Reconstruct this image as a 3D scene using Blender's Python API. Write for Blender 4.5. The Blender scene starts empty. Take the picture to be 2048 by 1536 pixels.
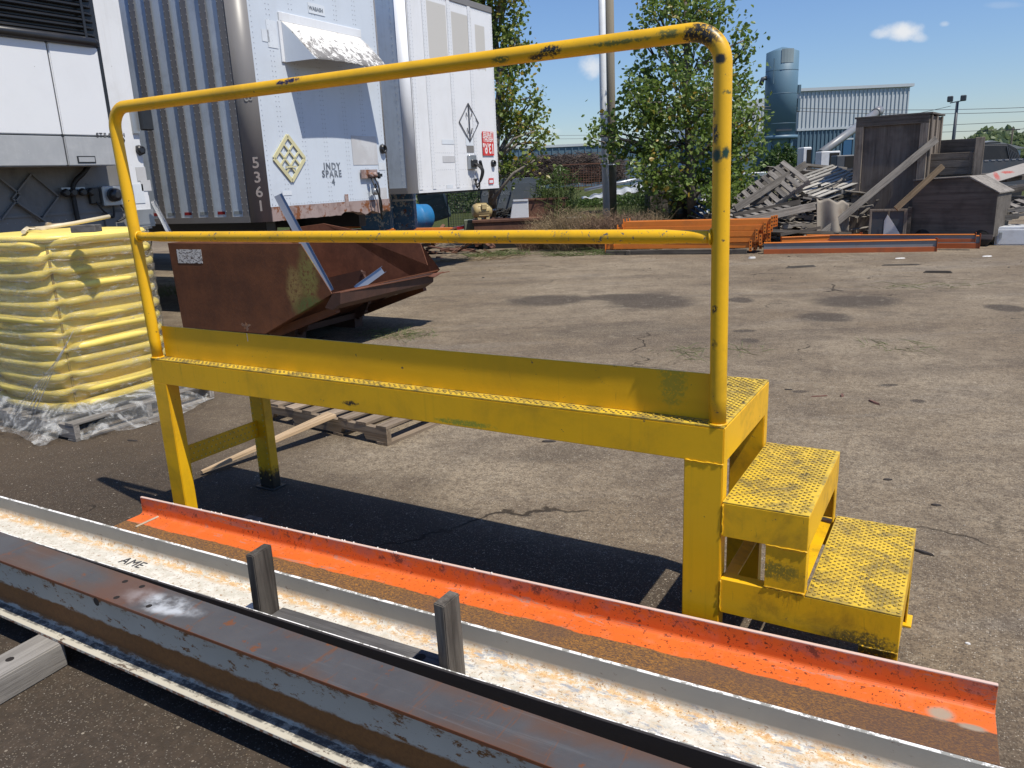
import bpy, bmesh, math, random
from mathutils import Vector, Matrix, Euler
random.seed(7)
S = bpy.context.scene
COL = S.collection
# ---------------------------------------------------------------- camera
F_PX = 1562.07
CAM = Vector((0.5645, -2.1474, 1.5408))
ROT = Matrix.Rotation(0.5332, 3, 'Z') @ Matrix.Rotation(1.3119, 3, 'X') @ Matrix.Rotation(-0.0429, 3, 'Z')
cam = bpy.data.cameras.new('camera'); cam_o = bpy.data.objects.new('camera', cam); COL.objects.link(cam_o)
cam.sensor_width = 36.0; cam.lens = 36.0 * F_PX / 2048; cam.clip_end = 3000; cam.clip_start = 0.05
cam_o.matrix_world = Matrix.Translation(CAM) @ ROT.to_4x4()
S.camera = cam_o
# ---------------------------------------------------------------- sky and sun
SUN = Vector((0.523, -0.118, 1.0)).normalized()
elev = math.asin(SUN.z); azim = math.atan2(SUN.x, SUN.y)
w = bpy.data.worlds.new('World'); S.world = w; w.use_nodes = True
wn = w.node_tree.nodes; wl = w.node_tree.links
bg = wn['Background']; bg.inputs['Strength'].default_value = 0.076
sky = wn.new('ShaderNodeTexSky'); sky.sky_type = 'NISHITA'; sky.sun_disc = False
sky.sun_elevation = elev; sky.sun_rotation = azim; sky.air_density = 1.25; sky.dust_density = 0.12; sky.ozone_density = 3.5
sl = bpy.data.lights.new('sun', 'SUN'); sl.energy = 5.0; sl.angle = math.radians(0.53); sl.color = (1.0, 0.94, 0.835)
so = bpy.data.objects.new('sun', sl); COL.objects.link(so)
so.rotation_euler = (-SUN).to_track_quat('-Z', 'Y').to_euler()
S.view_settings.view_transform = 'Standard'; S.view_settings.look = 'None'
S.view_settings.exposure = 0.16; S.view_settings.gamma = 1.0
# ---------------------------------------------------------------- photo geometry helpers
def ray(u, v): return ROT @ Vector(((u - 1024) / F_PX, (768 - v) / F_PX, -1.0))
def D(u, v, d): return CAM + ray(u, v) * d                       # a place d metres ahead of the camera
def G(u, v, z=0.0):
    r = ray(u, v); return CAM + r * ((z - CAM.z) / r.z)          # a place on the level z
SKY_TINT = (.92, 1.08, 1.42, 1)
# small clouds belong to the sky itself
def clouds():
    tc = wn.new('ShaderNodeTexCoord')
    out = sky.outputs[0]
    tn = wn.new('ShaderNodeMixRGB'); tn.blend_type = 'MULTIPLY'; tn.inputs[0].default_value = 1; tn.inputs[2].default_value = SKY_TINT; wl.new(out, tn.inputs[1]); out = tn.outputs[0]
    nz = wn.new('ShaderNodeTexNoise'); nz.inputs['Scale'].default_value = 34; nz.inputs['Detail'].default_value = 7; nz.inputs['Roughness'].default_value = 0.6
    wl.new(tc.outputs['Generated'], nz.inputs['Vector'])
    for (u, v, su, sv, a) in ((1805, 62, 62, 26, 1.0), (1760, 68, 26, 13, .55), (1888, 48, 15, 9, .45), (1180, 135, 42, 30, .95), (1840, 75, 28, 15, .6), (2010, 10, 60, 10, .12), (1100, 262, 30, 9, .22), (880, -160, 220, 60, 1.0), (2300, -60, 200, 50, .9)):
        c = ray(u, v).normalized(); rx = (ray(u + 50, v).normalized() - c); s = rx.length / 50; rx.normalize(); ry = c.cross(rx).normalized()
        def dot(vec, rad):
            d = wn.new('ShaderNodeVectorMath'); d.operation = 'DOT_PRODUCT'; wl.new(tc.outputs['Generated'], d.inputs[0]); d.inputs[1].default_value = vec / (rad * s)
            o = wn.new('ShaderNodeMath'); o.operation = 'SUBTRACT'; wl.new(d.outputs['Value'], o.inputs[0]); o.inputs[1].default_value = c.dot(vec) / (rad * s)
            q = wn.new('ShaderNodeMath'); q.operation = 'MULTIPLY'; wl.new(o.outputs[0], q.inputs[0]); wl.new(o.outputs[0], q.inputs[1]); return q.outputs[0]
        a1 = dot(rx, su); a2 = dot(ry, sv)
        ad = wn.new('ShaderNodeMath'); ad.operation = 'ADD'; wl.new(a1, ad.inputs[0]); wl.new(a2, ad.inputs[1])
        dc = wn.new('ShaderNodeVectorMath'); dc.operation = 'DOT_PRODUCT'; wl.new(tc.outputs['Generated'], dc.inputs[0]); dc.inputs[1].default_value = c
        gt = wn.new('ShaderNodeMath'); gt.operation = 'GREATER_THAN'; wl.new(dc.outputs['Value'], gt.inputs[0]); gt.inputs[1].default_value = 0.2
        mp = wn.new('ShaderNodeMapRange'); mp.inputs[1].default_value = 0; mp.inputs[2].default_value = 1.7; mp.inputs[3].default_value = .50; mp.inputs[4].default_value = -.55
        wl.new(ad.outputs[0], mp.inputs[0])
        sm = wn.new('ShaderNodeMath'); sm.operation = 'ADD'; wl.new(mp.outputs[0], sm.inputs[0]); wl.new(nz.outputs[0], sm.inputs[1])
        m2 = wn.new('ShaderNodeMapRange'); m2.interpolation_type = 'SMOOTHSTEP'; m2.inputs[1].default_value = .55; m2.inputs[2].default_value = 1.15; m2.inputs[4].default_value = a
        wl.new(sm.outputs[0], m2.inputs[0])
        g2 = wn.new('ShaderNodeMath'); g2.operation = 'MULTIPLY'; wl.new(m2.outputs[0], g2.inputs[0]); wl.new(gt.outputs[0], g2.inputs[1])
        mx = wn.new('ShaderNodeMixRGB'); mx.inputs[2].default_value = (9.5, 9.8, 10.2, 1)
        wl.new(g2.outputs[0], mx.inputs[0]); wl.new(out, mx.inputs[1]); out = mx.outputs[0]
    wl.new(out, bg.inputs['Color'])
clouds()

# ---------------------------------------------------------------- materials
class N:
    """small helper to write node materials"""
    def __init__(s, name):
        s.m = bpy.data.materials.new(name); s.m.use_nodes = True
        s.t = s.m.node_tree; s.b = s.t.nodes['Principled BSDF']; s.out = s.t.nodes['Material Output']
        s._c = None; s._r = None
    def nd(s, k, **kw):
        n = s.t.nodes.new('ShaderNode' + k)
        for a, v in kw.items(): setattr(n, a, v)
        return n
    def con(s, v, sock):
        if v is None: return
        if hasattr(v, 'is_linked') or hasattr(v, 'node'): s.t.links.new(v, sock)
        else:
            if sock.type == 'RGBA' and not isinstance(v, (int, float)) and len(v) == 3: v = (*v, 1)
            if sock.type == 'RGBA' and isinstance(v, (int, float)): v = (v, v, v, 1)
            sock.default_value = v
    @property
    def co(s):
        if s._c is None: s._c = s.nd('TexCoord').outputs['Object']
        return s._c
    @property
    def rnd(s):
        if s._r is None: s._r = s.nd('ObjectInfo').outputs['Random']
        return s._r
    def wpos(s): return s.nd('NewGeometry').outputs['Position']
    def map(s, sc=(1, 1, 1), co=None, loc=(0, 0, 0), rot=(0, 0, 0), vary=False):
        m = s.nd('Mapping'); s.con(co or s.co, m.inputs['Vector']); m.inputs['Scale'].default_value = sc
        m.inputs['Rotation'].default_value = rot
        if vary:
            c = s.nd('CombineXYZ'); k = s.math('MULTIPLY', s.rnd, 37.0)
            for i in range(3): s.con(k, c.inputs[i])
            s.con(c.outputs[0], m.inputs['Location'])
        else: m.inputs['Location'].default_value = loc
        return m.outputs[0]
    def noise(s, scale=5, detail=4, rough=.55, dist=0, co=None):
        n = s.nd('TexNoise'); s.con(co or s.co, n.inputs['Vector']); n.inputs['Scale'].default_value = scale
        n.inputs['Detail'].default_value = detail; n.inputs['Roughness'].default_value = rough; n.inputs['Distortion'].default_value = dist
        return n.outputs[0]
    def vor(s, scale=5, feature='F1', co=None, out='Distance', rand=1.0):
        n = s.nd('TexVoronoi', feature=feature); s.con(co or s.co, n.inputs['Vector']); n.inputs['Scale'].default_value = scale
        n.inputs['Randomness'].default_value = rand
        return n.outputs[out]
    def wave(s, scale, dist=3, co=None, d='X', detail=3, dscale=1.5, typ='BANDS'):
        n = s.nd('TexWave', bands_direction=d, wave_type=typ); s.con(co or s.co, n.inputs['Vector']); n.inputs['Scale'].default_value = scale
        n.inputs['Distortion'].default_value = dist; n.inputs['Detail'].default_value = detail; n.inputs['Detail Scale'].default_value = dscale
        return n.outputs[1]
    def math(s, op, a, b=0.0, clamp=False):
        n = s.nd('Math', operation=op); n.use_clamp = clamp; s.con(a, n.inputs[0]); s.con(b, n.inputs[1]); return n.outputs[0]
    def step(s, v, a, b, lo=0.0, hi=1.0):
        n = s.nd('MapRange'); n.interpolation_type = 'SMOOTHSTEP'; s.con(v, n.inputs[0])
        n.inputs[1].default_value = a; n.inputs[2].default_value = b; n.inputs[3].default_value = lo; n.inputs[4].default_value = hi
        return n.outputs[0]
    def mix(s, f, a, b, mode='MIX'):
        n = s.nd('MixRGB', blend_type=mode); s.con(f, n.inputs[0]); s.con(a, n.inputs[1]); s.con(b, n.inputs[2]); return n.outputs[0]
    def sep(s, co=None):
        n = s.nd('SeparateXYZ'); s.con(co or s.co, n.inputs[0]); return n.outputs
    def sph(s, p, r, co=None, soft=.5, wob=0.0, wsc=30):
        """soft ball mask round a point (radius r or per-axis radii)"""
        if isinstance(r, (int, float)): r = (r, r, r)
        m = s.map((1 / r[0], 1 / r[1], 1 / r[2]), co=co, loc=(-p[0] / r[0], -p[1] / r[1], -p[2] / r[2]))
        v = s.nd('VectorMath', operation='LENGTH'); s.con(m, v.inputs[0])
        L = v.outputs['Value']
        if wob: L = s.math('ADD', L, s.math('MULTIPLY', s.math('SUBTRACT', s.noise(wsc, 5, .65, co=co), .5), wob))
        return s.step(L, 1.0 + soft * .4, 1.0 - soft)
    def rect(s, x0, x1, z0, z1, wob=.05, sc=6):
        x, y, z = s.sep(); k = s.math('MULTIPLY', s.math('SUBTRACT', s.noise(sc, 5, .6), .5), wob * 4); zz = s.math('ADD', z, k); e = .02
        a = s.math('MULTIPLY', s.step(x, x0, x0 + e), s.step(x, x1, x1 - e)); b = s.math('MULTIPLY', s.step(zz, z0, z0 + e), s.step(z, z1, z1 - e)); return s.math('MULTIPLY', a, b)
    def bump(s, h, strength=.3, dist=.01, prev=None):
        n = s.nd('Bump'); s.con(h, n.inputs['Height']); n.inputs['Strength'].default_value = strength; n.inputs['Distance'].default_value = dist
        if prev is not None: s.con(prev, n.inputs['Normal'])
        return n.outputs[0]
    def done(s, col, rough=.6, metal=0.0, nrm=None, spec=.5, alpha=None, **kw):
        s.con(col, s.b.inputs['Base Color']); s.con(rough, s.b.inputs['Roughness']); s.con(metal, s.b.inputs['Metallic'])
        s.con(spec, s.b.inputs['Specular IOR Level'])
        if nrm is not None: s.con(nrm, s.b.inputs['Normal'])
        if alpha is not None: s.con(alpha, s.b.inputs['Alpha'])
        for k, v in kw.items(): s.con(v, s.b.inputs[k.replace('_', ' ')])
        return s.m

def paint(name, col, col2=None, rough=.45, dirt=.3, dcol=(.12, .09, .06), chips=0.0, ccol=(.10, .09, .08), chs=22, rust=0.0, spots=(), dsc=3.0, bumpy=.12, metal=0.0, streak=0.0, scratch=0.0, rects=()):
    n = N(name); col2 = col2 or tuple(c * .86 for c in col)
    c = n.mix(n.noise(2.2, 4), col, col2)
    vm = n.map(vary=True)
    if dirt:
        d = n.math('MULTIPLY', n.step(n.noise(dsc, 7, .68, .4, co=vm), .44, .74), dirt)
        c = n.mix(d, c, dcol)
    if streak:
        st = n.step(n.noise(1, 6, .7, co=n.map((40, 40, 1.1), vary=True)), .5, .8)
        c = n.mix(n.math('MULTIPLY', st, streak), c, dcol)
    for (a_, cc) in rects: c = n.mix(n.rect(*a_), c, cc)
    h = n.noise(90, 3, .6)
    r = rough
    if chips:
        nn = n.noise(chs, 8, .72, co=vm); ch = n.step(nn, .70 - .16 * chips, .715 - .16 * chips)
        c = n.mix(ch, c, ccol); h = n.math('SUBTRACT', h, n.math('MULTIPLY', ch, 1.5))
    if rust:
        rr = n.noise(7, 9, .75, co=vm); rf = n.step(rr, .66 - .22 * rust, .70 - .2 * rust)
        rc = n.mix(n.noise(60, 5), (.10, .035, .015), (.26, .09, .025)); c = n.mix(rf, c, rc)
    if scratch:
        sc_ = n.step(n.noise(1, 7, .75, .8, co=n.map((90, 90, 9), rot=(.5, .6, .3), vary=True)), .60, .66); s2_ = n.step(n.noise(2.2, 4), .42, .62)
        c = n.mix(n.math('MULTIPLY', n.math('MULTIPLY', sc_, s2_), scratch), c, dcol)
    for (p, rad, cc, wob) in spots:
        mk = n.sph(p, rad, wob=wob * 1.5, wsc=62, soft=.45)
        if wob > 1.0: mk = n.math('MULTIPLY', mk, n.step(n.noise(120, 5, .7), .40, .47))
        c = n.mix(mk, c, cc)
    return n.done(c, rough, metal, n.bump(h, bumpy, .002))

def wood(name, a, b, grain=1.0, dark=.25, scale=1.0, rough=.85, ax='X'):
    """weathered timber, grain along local x"""
    n = N(name); sc = {'X': (1.2, 22, 22), 'Y': (22, 1.2, 22), 'Z': (22, 22, 1.2)}[ax]
    vm = n.map(tuple(x * scale for x in sc), vary=True)
    g = n.noise(1.0, 8, .66, .9, co=vm)
    g2 = n.noise(3.1, 6, .7, .3, co=vm)
    c = n.mix(n.step(g, .3, .7), a, b)
    c = n.mix(n.math('MULTIPLY', n.step(g2, .52, .75), grain * .7), c, tuple(x * .3 for x in a))
    bl = n.noise(2.3, 4, .6, co=n.map(vary=True))
    c = n.mix(n.math('MULTIPLY', n.step(bl, .45, .7), dark), c, tuple(x * .35 for x in a))
    hs = n.nd('HueSaturation'); n.con(c, hs.inputs['Color']); n.con(n.step(n.rnd, 0, 1, .72, 1.25), hs.inputs['Value'])
    return n.done(hs.outputs[0], rough, 0, n.bump(n.math('ADD', g2, g), .55, .004), spec=.25)

Y1 = (.82, .462, .006); Y2 = (.69, .380, .006)
# ---------------------------------------------------------------- mesh helpers
class MB:
    def __init__(s): s.bm = bmesh.new(); s.sm = set()
    def face(s, pts, smooth=False):
        vs = [s.bm.verts.new(Vector(p)) for p in pts]
        f = s.bm.faces.new(vs); f.smooth = smooth; return f
    def box(s, x0, x1, y0, y1, z0, z1, taper=None):
        c = [Vector((x, y, z)) for z in (z0, z1) for y in (y0, y1) for x in (x0, x1)]
        s.hexa(c); return s
    def hexa(s, c):
        v = [s.bm.verts.new(p) for p in c]
        for f in ((0, 2, 3, 1), (4, 5, 7, 6), (0, 1, 5, 4), (2, 6, 7, 3), (0, 4, 6, 2), (1, 3, 7, 5)):
            s.bm.faces.new([v[i] for i in f])
        return s
    def bar(s, p0, p1, w, h, up=(0, 0, 1)):
        """rectangular bar: w sideways, h along up"""
        p0 = Vector(p0); p1 = Vector(p1); t = (p1 - p0).normalized(); up = Vector(up)
        sd = t.cross(up)
        if sd.length < 1e-4: sd = t.cross(Vector((1, 0, 0)))
        sd.normalize(); u = sd.cross(t).normalized()
        c = []
        for k in (-.5, .5):
            for j in (-.5, .5):
                for p in (p0, p1): c.append(p + sd * (w * j) + u * (h * k))
        s.hexa(c); return s
    def tube(s, pts, r, n=10, caps=True, closed=False, rr=None):
        pts = [Vector(p) for p in pts]; m = len(pts); rings = []
        ref = None
        for i, p in enumerate(pts):
            if closed: t = (pts[(i + 1) % m] - pts[i - 1])
            else: t = (pts[min(i + 1, m - 1)] - pts[max(i - 1, 0)])
            t.normalize()
            if ref is None:
                ref = t.orthogonal().normalized()
            ref = (ref - t * ref.dot(t)).normalized(); b = t.cross(ref)
            q = rr[i] if rr else r
            rings.append([s.bm.verts.new(p + ref * (q * math.cos(2 * math.pi * k / n)) + b * (q * math.sin(2 * math.pi * k / n))) for k in range(n)])
        for i in range(m if closed else m - 1):
            a = rings[i]; b_ = rings[(i + 1) % m]
            for k in range(n):
                f = s.bm.faces.new((a[k], a[(k + 1) % n], b_[(k + 1) % n], b_[k])); f.smooth = True
        if caps and not closed:
            s.bm.faces.new(rings[0][::-1]); s.bm.faces.new(rings[-1])
        return s
    def lathe(s, prof, n=24, c=(0, 0, 0), axis='Z', caps=True, sx=1, sy=1, pw=1.0):
        """profile of (radius, height); pw<1 squares the section"""
        rings = []
        for (r, h) in prof:
            ring = []
            for k in range(n):
                a = 2 * math.pi * k / n; ca, sa = math.cos(a), math.sin(a)
                if pw != 1: ca = math.copysign(abs(ca) ** pw, ca); sa = math.copysign(abs(sa) ** pw, sa)
                p = (r * ca * sx, r * sa * sy, h)
                if axis == 'X': p = (p[2], p[0], p[1])
                if axis == 'Y': p = (p[0], p[2], p[1])
                ring.append(s.bm.verts.new(Vector(p) + Vector(c)))
            rings.append(ring)
        for a, b in zip(rings, rings[1:]):
            for k in range(n):
                f = s.bm.faces.new((a[k], a[(k + 1) % n], b[(k + 1) % n], b[k])); f.smooth = True
        if caps: s.bm.faces.new(rings[0][::-1]); s.bm.faces.new(rings[-1])
        return s
    def prism(s, poly, off):
        off = Vector(off); a = [s.bm.verts.new(Vector(p)) for p in poly]; b = [s.bm.verts.new(Vector(p) + off) for p in poly]
        s.bm.faces.new(a); s.bm.faces.new(b[::-1]); n = len(a)
        for i in range(n): s.bm.faces.new((a[i], b[i], b[(i + 1) % n], a[(i + 1) % n]))
        return s
    def grid(s, f, nu, nv, smooth=True, closeu=False):
        vs = [[s.bm.verts.new(Vector(f(i / nu, j / nv))) for j in range(nv + 1)] for i in range(nu + (0 if closeu else 1))]
        nn = len(vs)
        for i in range(nu):
            for j in range(nv):
                fa = s.bm.faces.new((vs[i][j], vs[(i + 1) % nn][j], vs[(i + 1) % nn][j + 1], vs[i][j + 1])); fa.smooth = smooth
        return s
    def wob(s, a):
        for v in s.bm.verts: v.co += Vector((random.uniform(-a, a), random.uniform(-a, a), random.uniform(-a, a)))
        return s
    def mesh(s, name, m, bevel=0, seg=1, doubles=False):
        bm = s.bm
        if doubles: bmesh.ops.remove_doubles(bm, verts=bm.verts, dist=1e-5)
        bmesh.ops.recalc_face_normals(bm, faces=bm.faces)
        if bevel:
            es = [e for e in bm.edges if len(e.link_faces) == 2 and e.calc_face_angle(0) > .6 and not (e.link_faces[0].smooth and e.link_faces[1].smooth)]
            bmesh.ops.bevel(bm, geom=es, offset=bevel, segments=seg, affect='EDGES', clamp_overlap=True)
        me = bpy.data.meshes.new(name); bm.to_mesh(me); bm.free()
        if m: me.materials.append(m)
        return me
    def build(s, name, m, parent=None, bevel=0, seg=1, stuff=False, label=None, doubles=False):
        return put(name, s.mesh(name, m, bevel, seg, doubles), parent, stuff=stuff, label=label)

def put(name, me, parent=None, loc=None, rot=None, stuff=False, label=None):
    o = bpy.data.objects.new(name, me); COL.objects.link(o)
    if parent: o.parent = parent
    if loc is not None: o.location = loc
    if rot is not None: o.rotation_euler = rot
    if stuff: o['kind'] = 'stuff'
    if label: o['label'] = label
    return o
def tag(o, label, cat, group=None):
    o['label'] = label; o['category'] = cat
    if group: o['group'] = group
    return o
def thing(name, label, cat, loc=(0, 0, 0), rotz=0.0, group=None, rot=None):
    o = bpy.data.objects.new(name, None); COL.objects.link(o); o.location = loc
    o.rotation_euler = rot if rot is not None else (0, 0, rotz)
    o.empty_display_size = .1
    return tag(o, label, cat, group)
def setting(o): o['kind'] = 'structure'; return o
def dup(o, loc=None, rot=None, label=None, parent=None):
    c = o.copy(); COL.objects.link(c); c.parent = parent
    for ch in [x for x in o.children]: dup(ch, parent=c)
    if loc is not None: c.location = loc
    if rot is not None: c.rotation_euler = rot
    if label: c['label'] = label
    return c
def text_mesh(body, size, depth=.002, m=None, mirror=False, bold=0.0, spacing=1.0):
    cu = bpy.data.curves.new('lettering', 'FONT'); cu.body = body; cu.size = size; cu.extrude = depth; cu.align_x = 'CENTER'; cu.align_y = 'CENTER'
    cu.offset = bold; cu.space_character = spacing; cu.resolution_u = 3
    o = bpy.data.objects.new('lettering', cu); COL.objects.link(o)
    dg = bpy.context.evaluated_depsgraph_get(); me = bpy.data.meshes.new_from_object(o.evaluated_get(dg))
    bpy.data.objects.remove(o); bpy.data.curves.remove(cu)
    if mirror: me.transform(Matrix.Scale(-1, 4, (1, 0, 0))); me.flip_normals()
    me.transform(Matrix.Rotation(math.pi / 2, 4, 'X'))          # stands upright facing local -y
    me.materials.clear(); me.materials.append(m)
    return me

# ================================================================ ground
RX, RY = .861, .508                                             # camera-right on the ground, used to lay long puddles of oil
def ground_material():
    n = N('asphalt')
    co = n.co
    m = n.nd('Mapping'); n.con(co, m.inputs['Vector']); m.inputs['Rotation'].default_value = (0, 0, -math.atan2(RY, RX)); q = m.outputs[0]
    def rq(p): return Vector((p.x * RX + p.y * RY, -p.x * RY + p.y * RX, 0))
    def blot(u, v, hu, hv, wob=.6, wsc=3, soft=.35):
        c = G(u, v); a = (G(u + hu, v) - c).length; b = (G(u, v - hv) - G(u, v + hv)).length / 2
        return n.sph(rq(c), (a, b, 5), co=q, wob=wob, wsc=wsc, soft=soft)
    big = n.noise(.35, 5, .6); mid = n.noise(2.3, 6, .65); fine = n.noise(60, 4, .7)
    col = n.mix(n.step(big, .35, .68), (.215, .162, .104), (.375, .305, .212))
    col = n.mix(n.math('MULTIPLY', n.step(mid, .42, .72), .6), col, (.086, .066, .050))
    # tyre-worn bands and washed streaks across the yard
    band = n.noise(1.0, 5, .6, .6, co=n.map((.25, 1.6, 1), co=q))
    col = n.mix(n.math('MULTIPLY', n.step(band, .50, .66), .45), col, (.080, .060, .046))
    col = n.mix(n.math('MULTIPLY', n.step(band, .46, .34), .35), col, (.27, .24, .20))
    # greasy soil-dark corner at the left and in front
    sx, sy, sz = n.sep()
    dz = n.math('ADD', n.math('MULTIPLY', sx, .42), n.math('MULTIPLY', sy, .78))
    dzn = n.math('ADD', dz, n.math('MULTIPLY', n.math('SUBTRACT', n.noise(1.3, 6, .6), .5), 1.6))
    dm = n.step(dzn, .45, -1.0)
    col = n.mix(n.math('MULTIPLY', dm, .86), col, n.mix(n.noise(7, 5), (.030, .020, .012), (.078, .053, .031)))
    under = n.math('MULTIPLY', n.math('MULTIPLY', n.step(n.math('ADD', sy, n.math('MULTIPLY', mid, .5)), 1.05, .70), n.step(n.math('ADD', sx, n.math('MULTIPLY', mid, .8)), .75, .2)), n.step(sx, -4.5, -3.2))  # greasy ground under the platform, its deck shadow also darkened into the colour
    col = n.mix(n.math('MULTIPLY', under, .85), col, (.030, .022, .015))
    # stains of oil
    for a in ((1095, 600, 85, 12), (1300, 602, 95, 17), (1235, 594, 80, 7), (1712, 602, 100, 13), (1648, 634, 62, 10), (2012, 616, 45, 8), (1500, 681, 22, 5), (1480, 600, 30, 6), (1488, 662, 26, 3),
              (1600, 783, 20, 3), (1836, 802, 18, 4), (1778, 770, 26, 3), (1250, 660, 200, 16), (1130, 905, 120, 22)):
        k = .92 if a[3] < 16 or a[0] == 1300 else .35
        col = n.mix(n.math('MULTIPLY', blot(*a), k), col, (.035, .028, .023))
    # aggregate: pale chips and dark pits
    cells = n.vor(150, co=n.map((1, 1, .01))); cc = n.vor(150, co=n.map((1, 1, .01)), out='Color')
    rr, gg, bb = n.sep(cc)
    st = n.math('MULTIPLY', n.step(cells, .42, .30), n.step(rr, .62, .72))
    col = n.mix(n.math('MULTIPLY', st, n.math('SUBTRACT', .9, n.math('MULTIPLY', dm, .45))), col, n.mix(gg, (.40, .32, .21), (.58, .53, .45)))
    col = n.mix(n.math('MULTIPLY', n.step(bb, .70, .8), .5), col, (.045, .037, .030))
    g1 = n.noise(95, 3, .8); g2 = n.noise(26, 5, .75)
    col = n.mix(n.math('MULTIPLY', n.step(g1, .50, .66), .5), col, (.045, .034, .025)); col = n.mix(n.math('MULTIPLY', n.step(g2, .48, .60), .50), col, (.070, .050, .034)); g3 = n.noise(7, 7, .78); col = n.mix(n.math('MULTIPLY', n.step(g3, .50, .62), .35), col, (.080, .058, .040)); col = n.mix(n.math('MULTIPLY', n.math('MULTIPLY', n.step(g3, .44, .34), n.math('SUBTRACT', 1.0, dm)), .35), col, (.44, .38, .28)); col = n.mix(n.math('MULTIPLY', n.math('MULTIPLY', n.step(g1, .44, .32), n.math('SUBTRACT', 1.0, dm)), .5), col, (.42, .36, .27))
    big_c = n.vor(38, co=n.map((1, 1, .01)), out='Color'); r2, g2, b2 = n.sep(big_c); bd = n.vor(38, co=n.map((1, 1, .01)))
    col = n.mix(n.math('MULTIPLY', n.math('MULTIPLY', n.step(bd, .22, .14), n.step(r2, .93, .95)), .8), col, (.42, .36, .28))
    col = n.mix(n.math('MULTIPLY', fine, .5), col, (.07, .055, .042))
    # cracks
    wv = n.nd('VectorMath', operation='ADD'); n.con(co, wv.inputs[0])
    nz = n.nd('TexNoise'); nz.inputs['Scale'].default_value = 1.7; nz.inputs['Detail'].default_value = 6; n.con(co, nz.inputs['Vector'])
    sc = n.nd('VectorMath', operation='SCALE'); n.con(nz.outputs['Color'], sc.inputs[0]); sc.inputs['Scale'].default_value = .9; n.con(sc.outputs[0], wv.inputs[1])
    e = n.vor(.38, 'DISTANCE_TO_EDGE', co=n.map((1, 1, .01), co=wv.outputs[0]))
    ck = n.math('MULTIPLY', n.step(e, .005, .0015), n.step(n.noise(.8, 3), .52, .60))
    e2 = n.vor(1.5, 'DISTANCE_TO_EDGE', co=n.map((1, 1, .01), co=wv.outputs[0]))
    ck2 = n.math('MULTIPLY', n.step(e2, .010, .003), n.step(n.noise(.6, 3, co=n.map(loc=(7, 3, 0))), .60, .68))
    ck = n.math('MAXIMUM', ck, n.math('MULTIPLY', ck2, .5))
    col = n.mix(n.math('MULTIPLY', ck, .85), col, (.020, .015, .010))
    h = n.math('ADD', n.math('MULTIPLY', n.step(cells, .1, .5), -.5), n.math('MULTIPLY', mid, 1.5)); h = n.math('SUBTRACT', h, n.math('MULTIPLY', ck, 2.5))
    return n.done(col, n.math('SUBTRACT', .95, n.math('MULTIPLY', dm, .12)), 0, n.bump(h, .55, .004), spec=.25)
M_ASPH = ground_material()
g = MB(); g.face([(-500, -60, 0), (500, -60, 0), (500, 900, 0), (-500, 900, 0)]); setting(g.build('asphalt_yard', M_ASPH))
def field_mat():
    n = N('rough_grass'); c = n.mix(n.noise(.4, 5), (.060, .085, .022), (.12, .115, .045)); c = n.mix(n.noise(9, 6, .7), c, (.035, .05, .014))
    return n.done(c, .95, 0, n.bump(n.noise(5, 8, .8), 1, .1), spec=.1)
M_FIELD = field_mat()
g = MB(); fw = Vector((-.508, .861, 0)); rt = Vector((.861, .508, 0)); base = Vector((CAM.x, CAM.y, 0))
pts = []
for i in range(60):
    s = -170 + i * 6; pts.append(base + rt * s + fw * (27.5 + random.uniform(-1.2, 1.2)) + Vector((0, 0, .004)))
pts += [base + rt * 700 + fw * 900 + Vector((0, 0, .004)), base - rt * 700 + fw * 900 + Vector((0, 0, .004))]
g.face(pts); setting(g.build('grass_field', M_FIELD))

# ================================================================ yellow work platform with handrail and steps
L_, W_, H_, BH, LW = 2.595, .578, .819, .115, .117
X1, X2, H1, H2 = .2455, .4966, .589, .342
T_, M_ = 1.067, .540
BLK = (.018, .017, .014)
M_Y = paint('yellow_paint', Y1, Y2, .42, .35, (.20, .14, .015), .22, (.05, .05, .045), 26, spots=[((-.18, -.0, 1.2), .0001, BLK, 0)], bumpy=.15, streak=.18)
def yel(spots=(), **k):
    a = dict(col=Y1, col2=Y2, rough=.40, dirt=.38, dcol=(.20, .14, .015), chips=.20, ccol=(.05, .05, .045), chs=24, bumpy=.15, scratch=.35)
    a.update(k); nm = a.pop('name'); return paint(nm, spots=spots, **a)
zt = H_ + T_
DK = (.02, .02, .017); GRN = (.012, .045, .03); BLU = (.012, .014, .05)
cR = Vector((-.033, .009, zt)); cL = Vector((-L_ + .011, .009, zt))
def onrail(u): # point on the top rail seen at photo column u
    r = ray(u, 0); best = None
    for i in range(200):
        p = cL.lerp(cR, i / 199); q = ROT.transposed() @ (p - CAM); uu = 1024 + F_PX * q.x / -q.z
        if best is None or abs(uu - u) < best[0]: best = (abs(uu - u), p)
    return best[1] + Vector((.0, -.02, 0))
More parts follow.
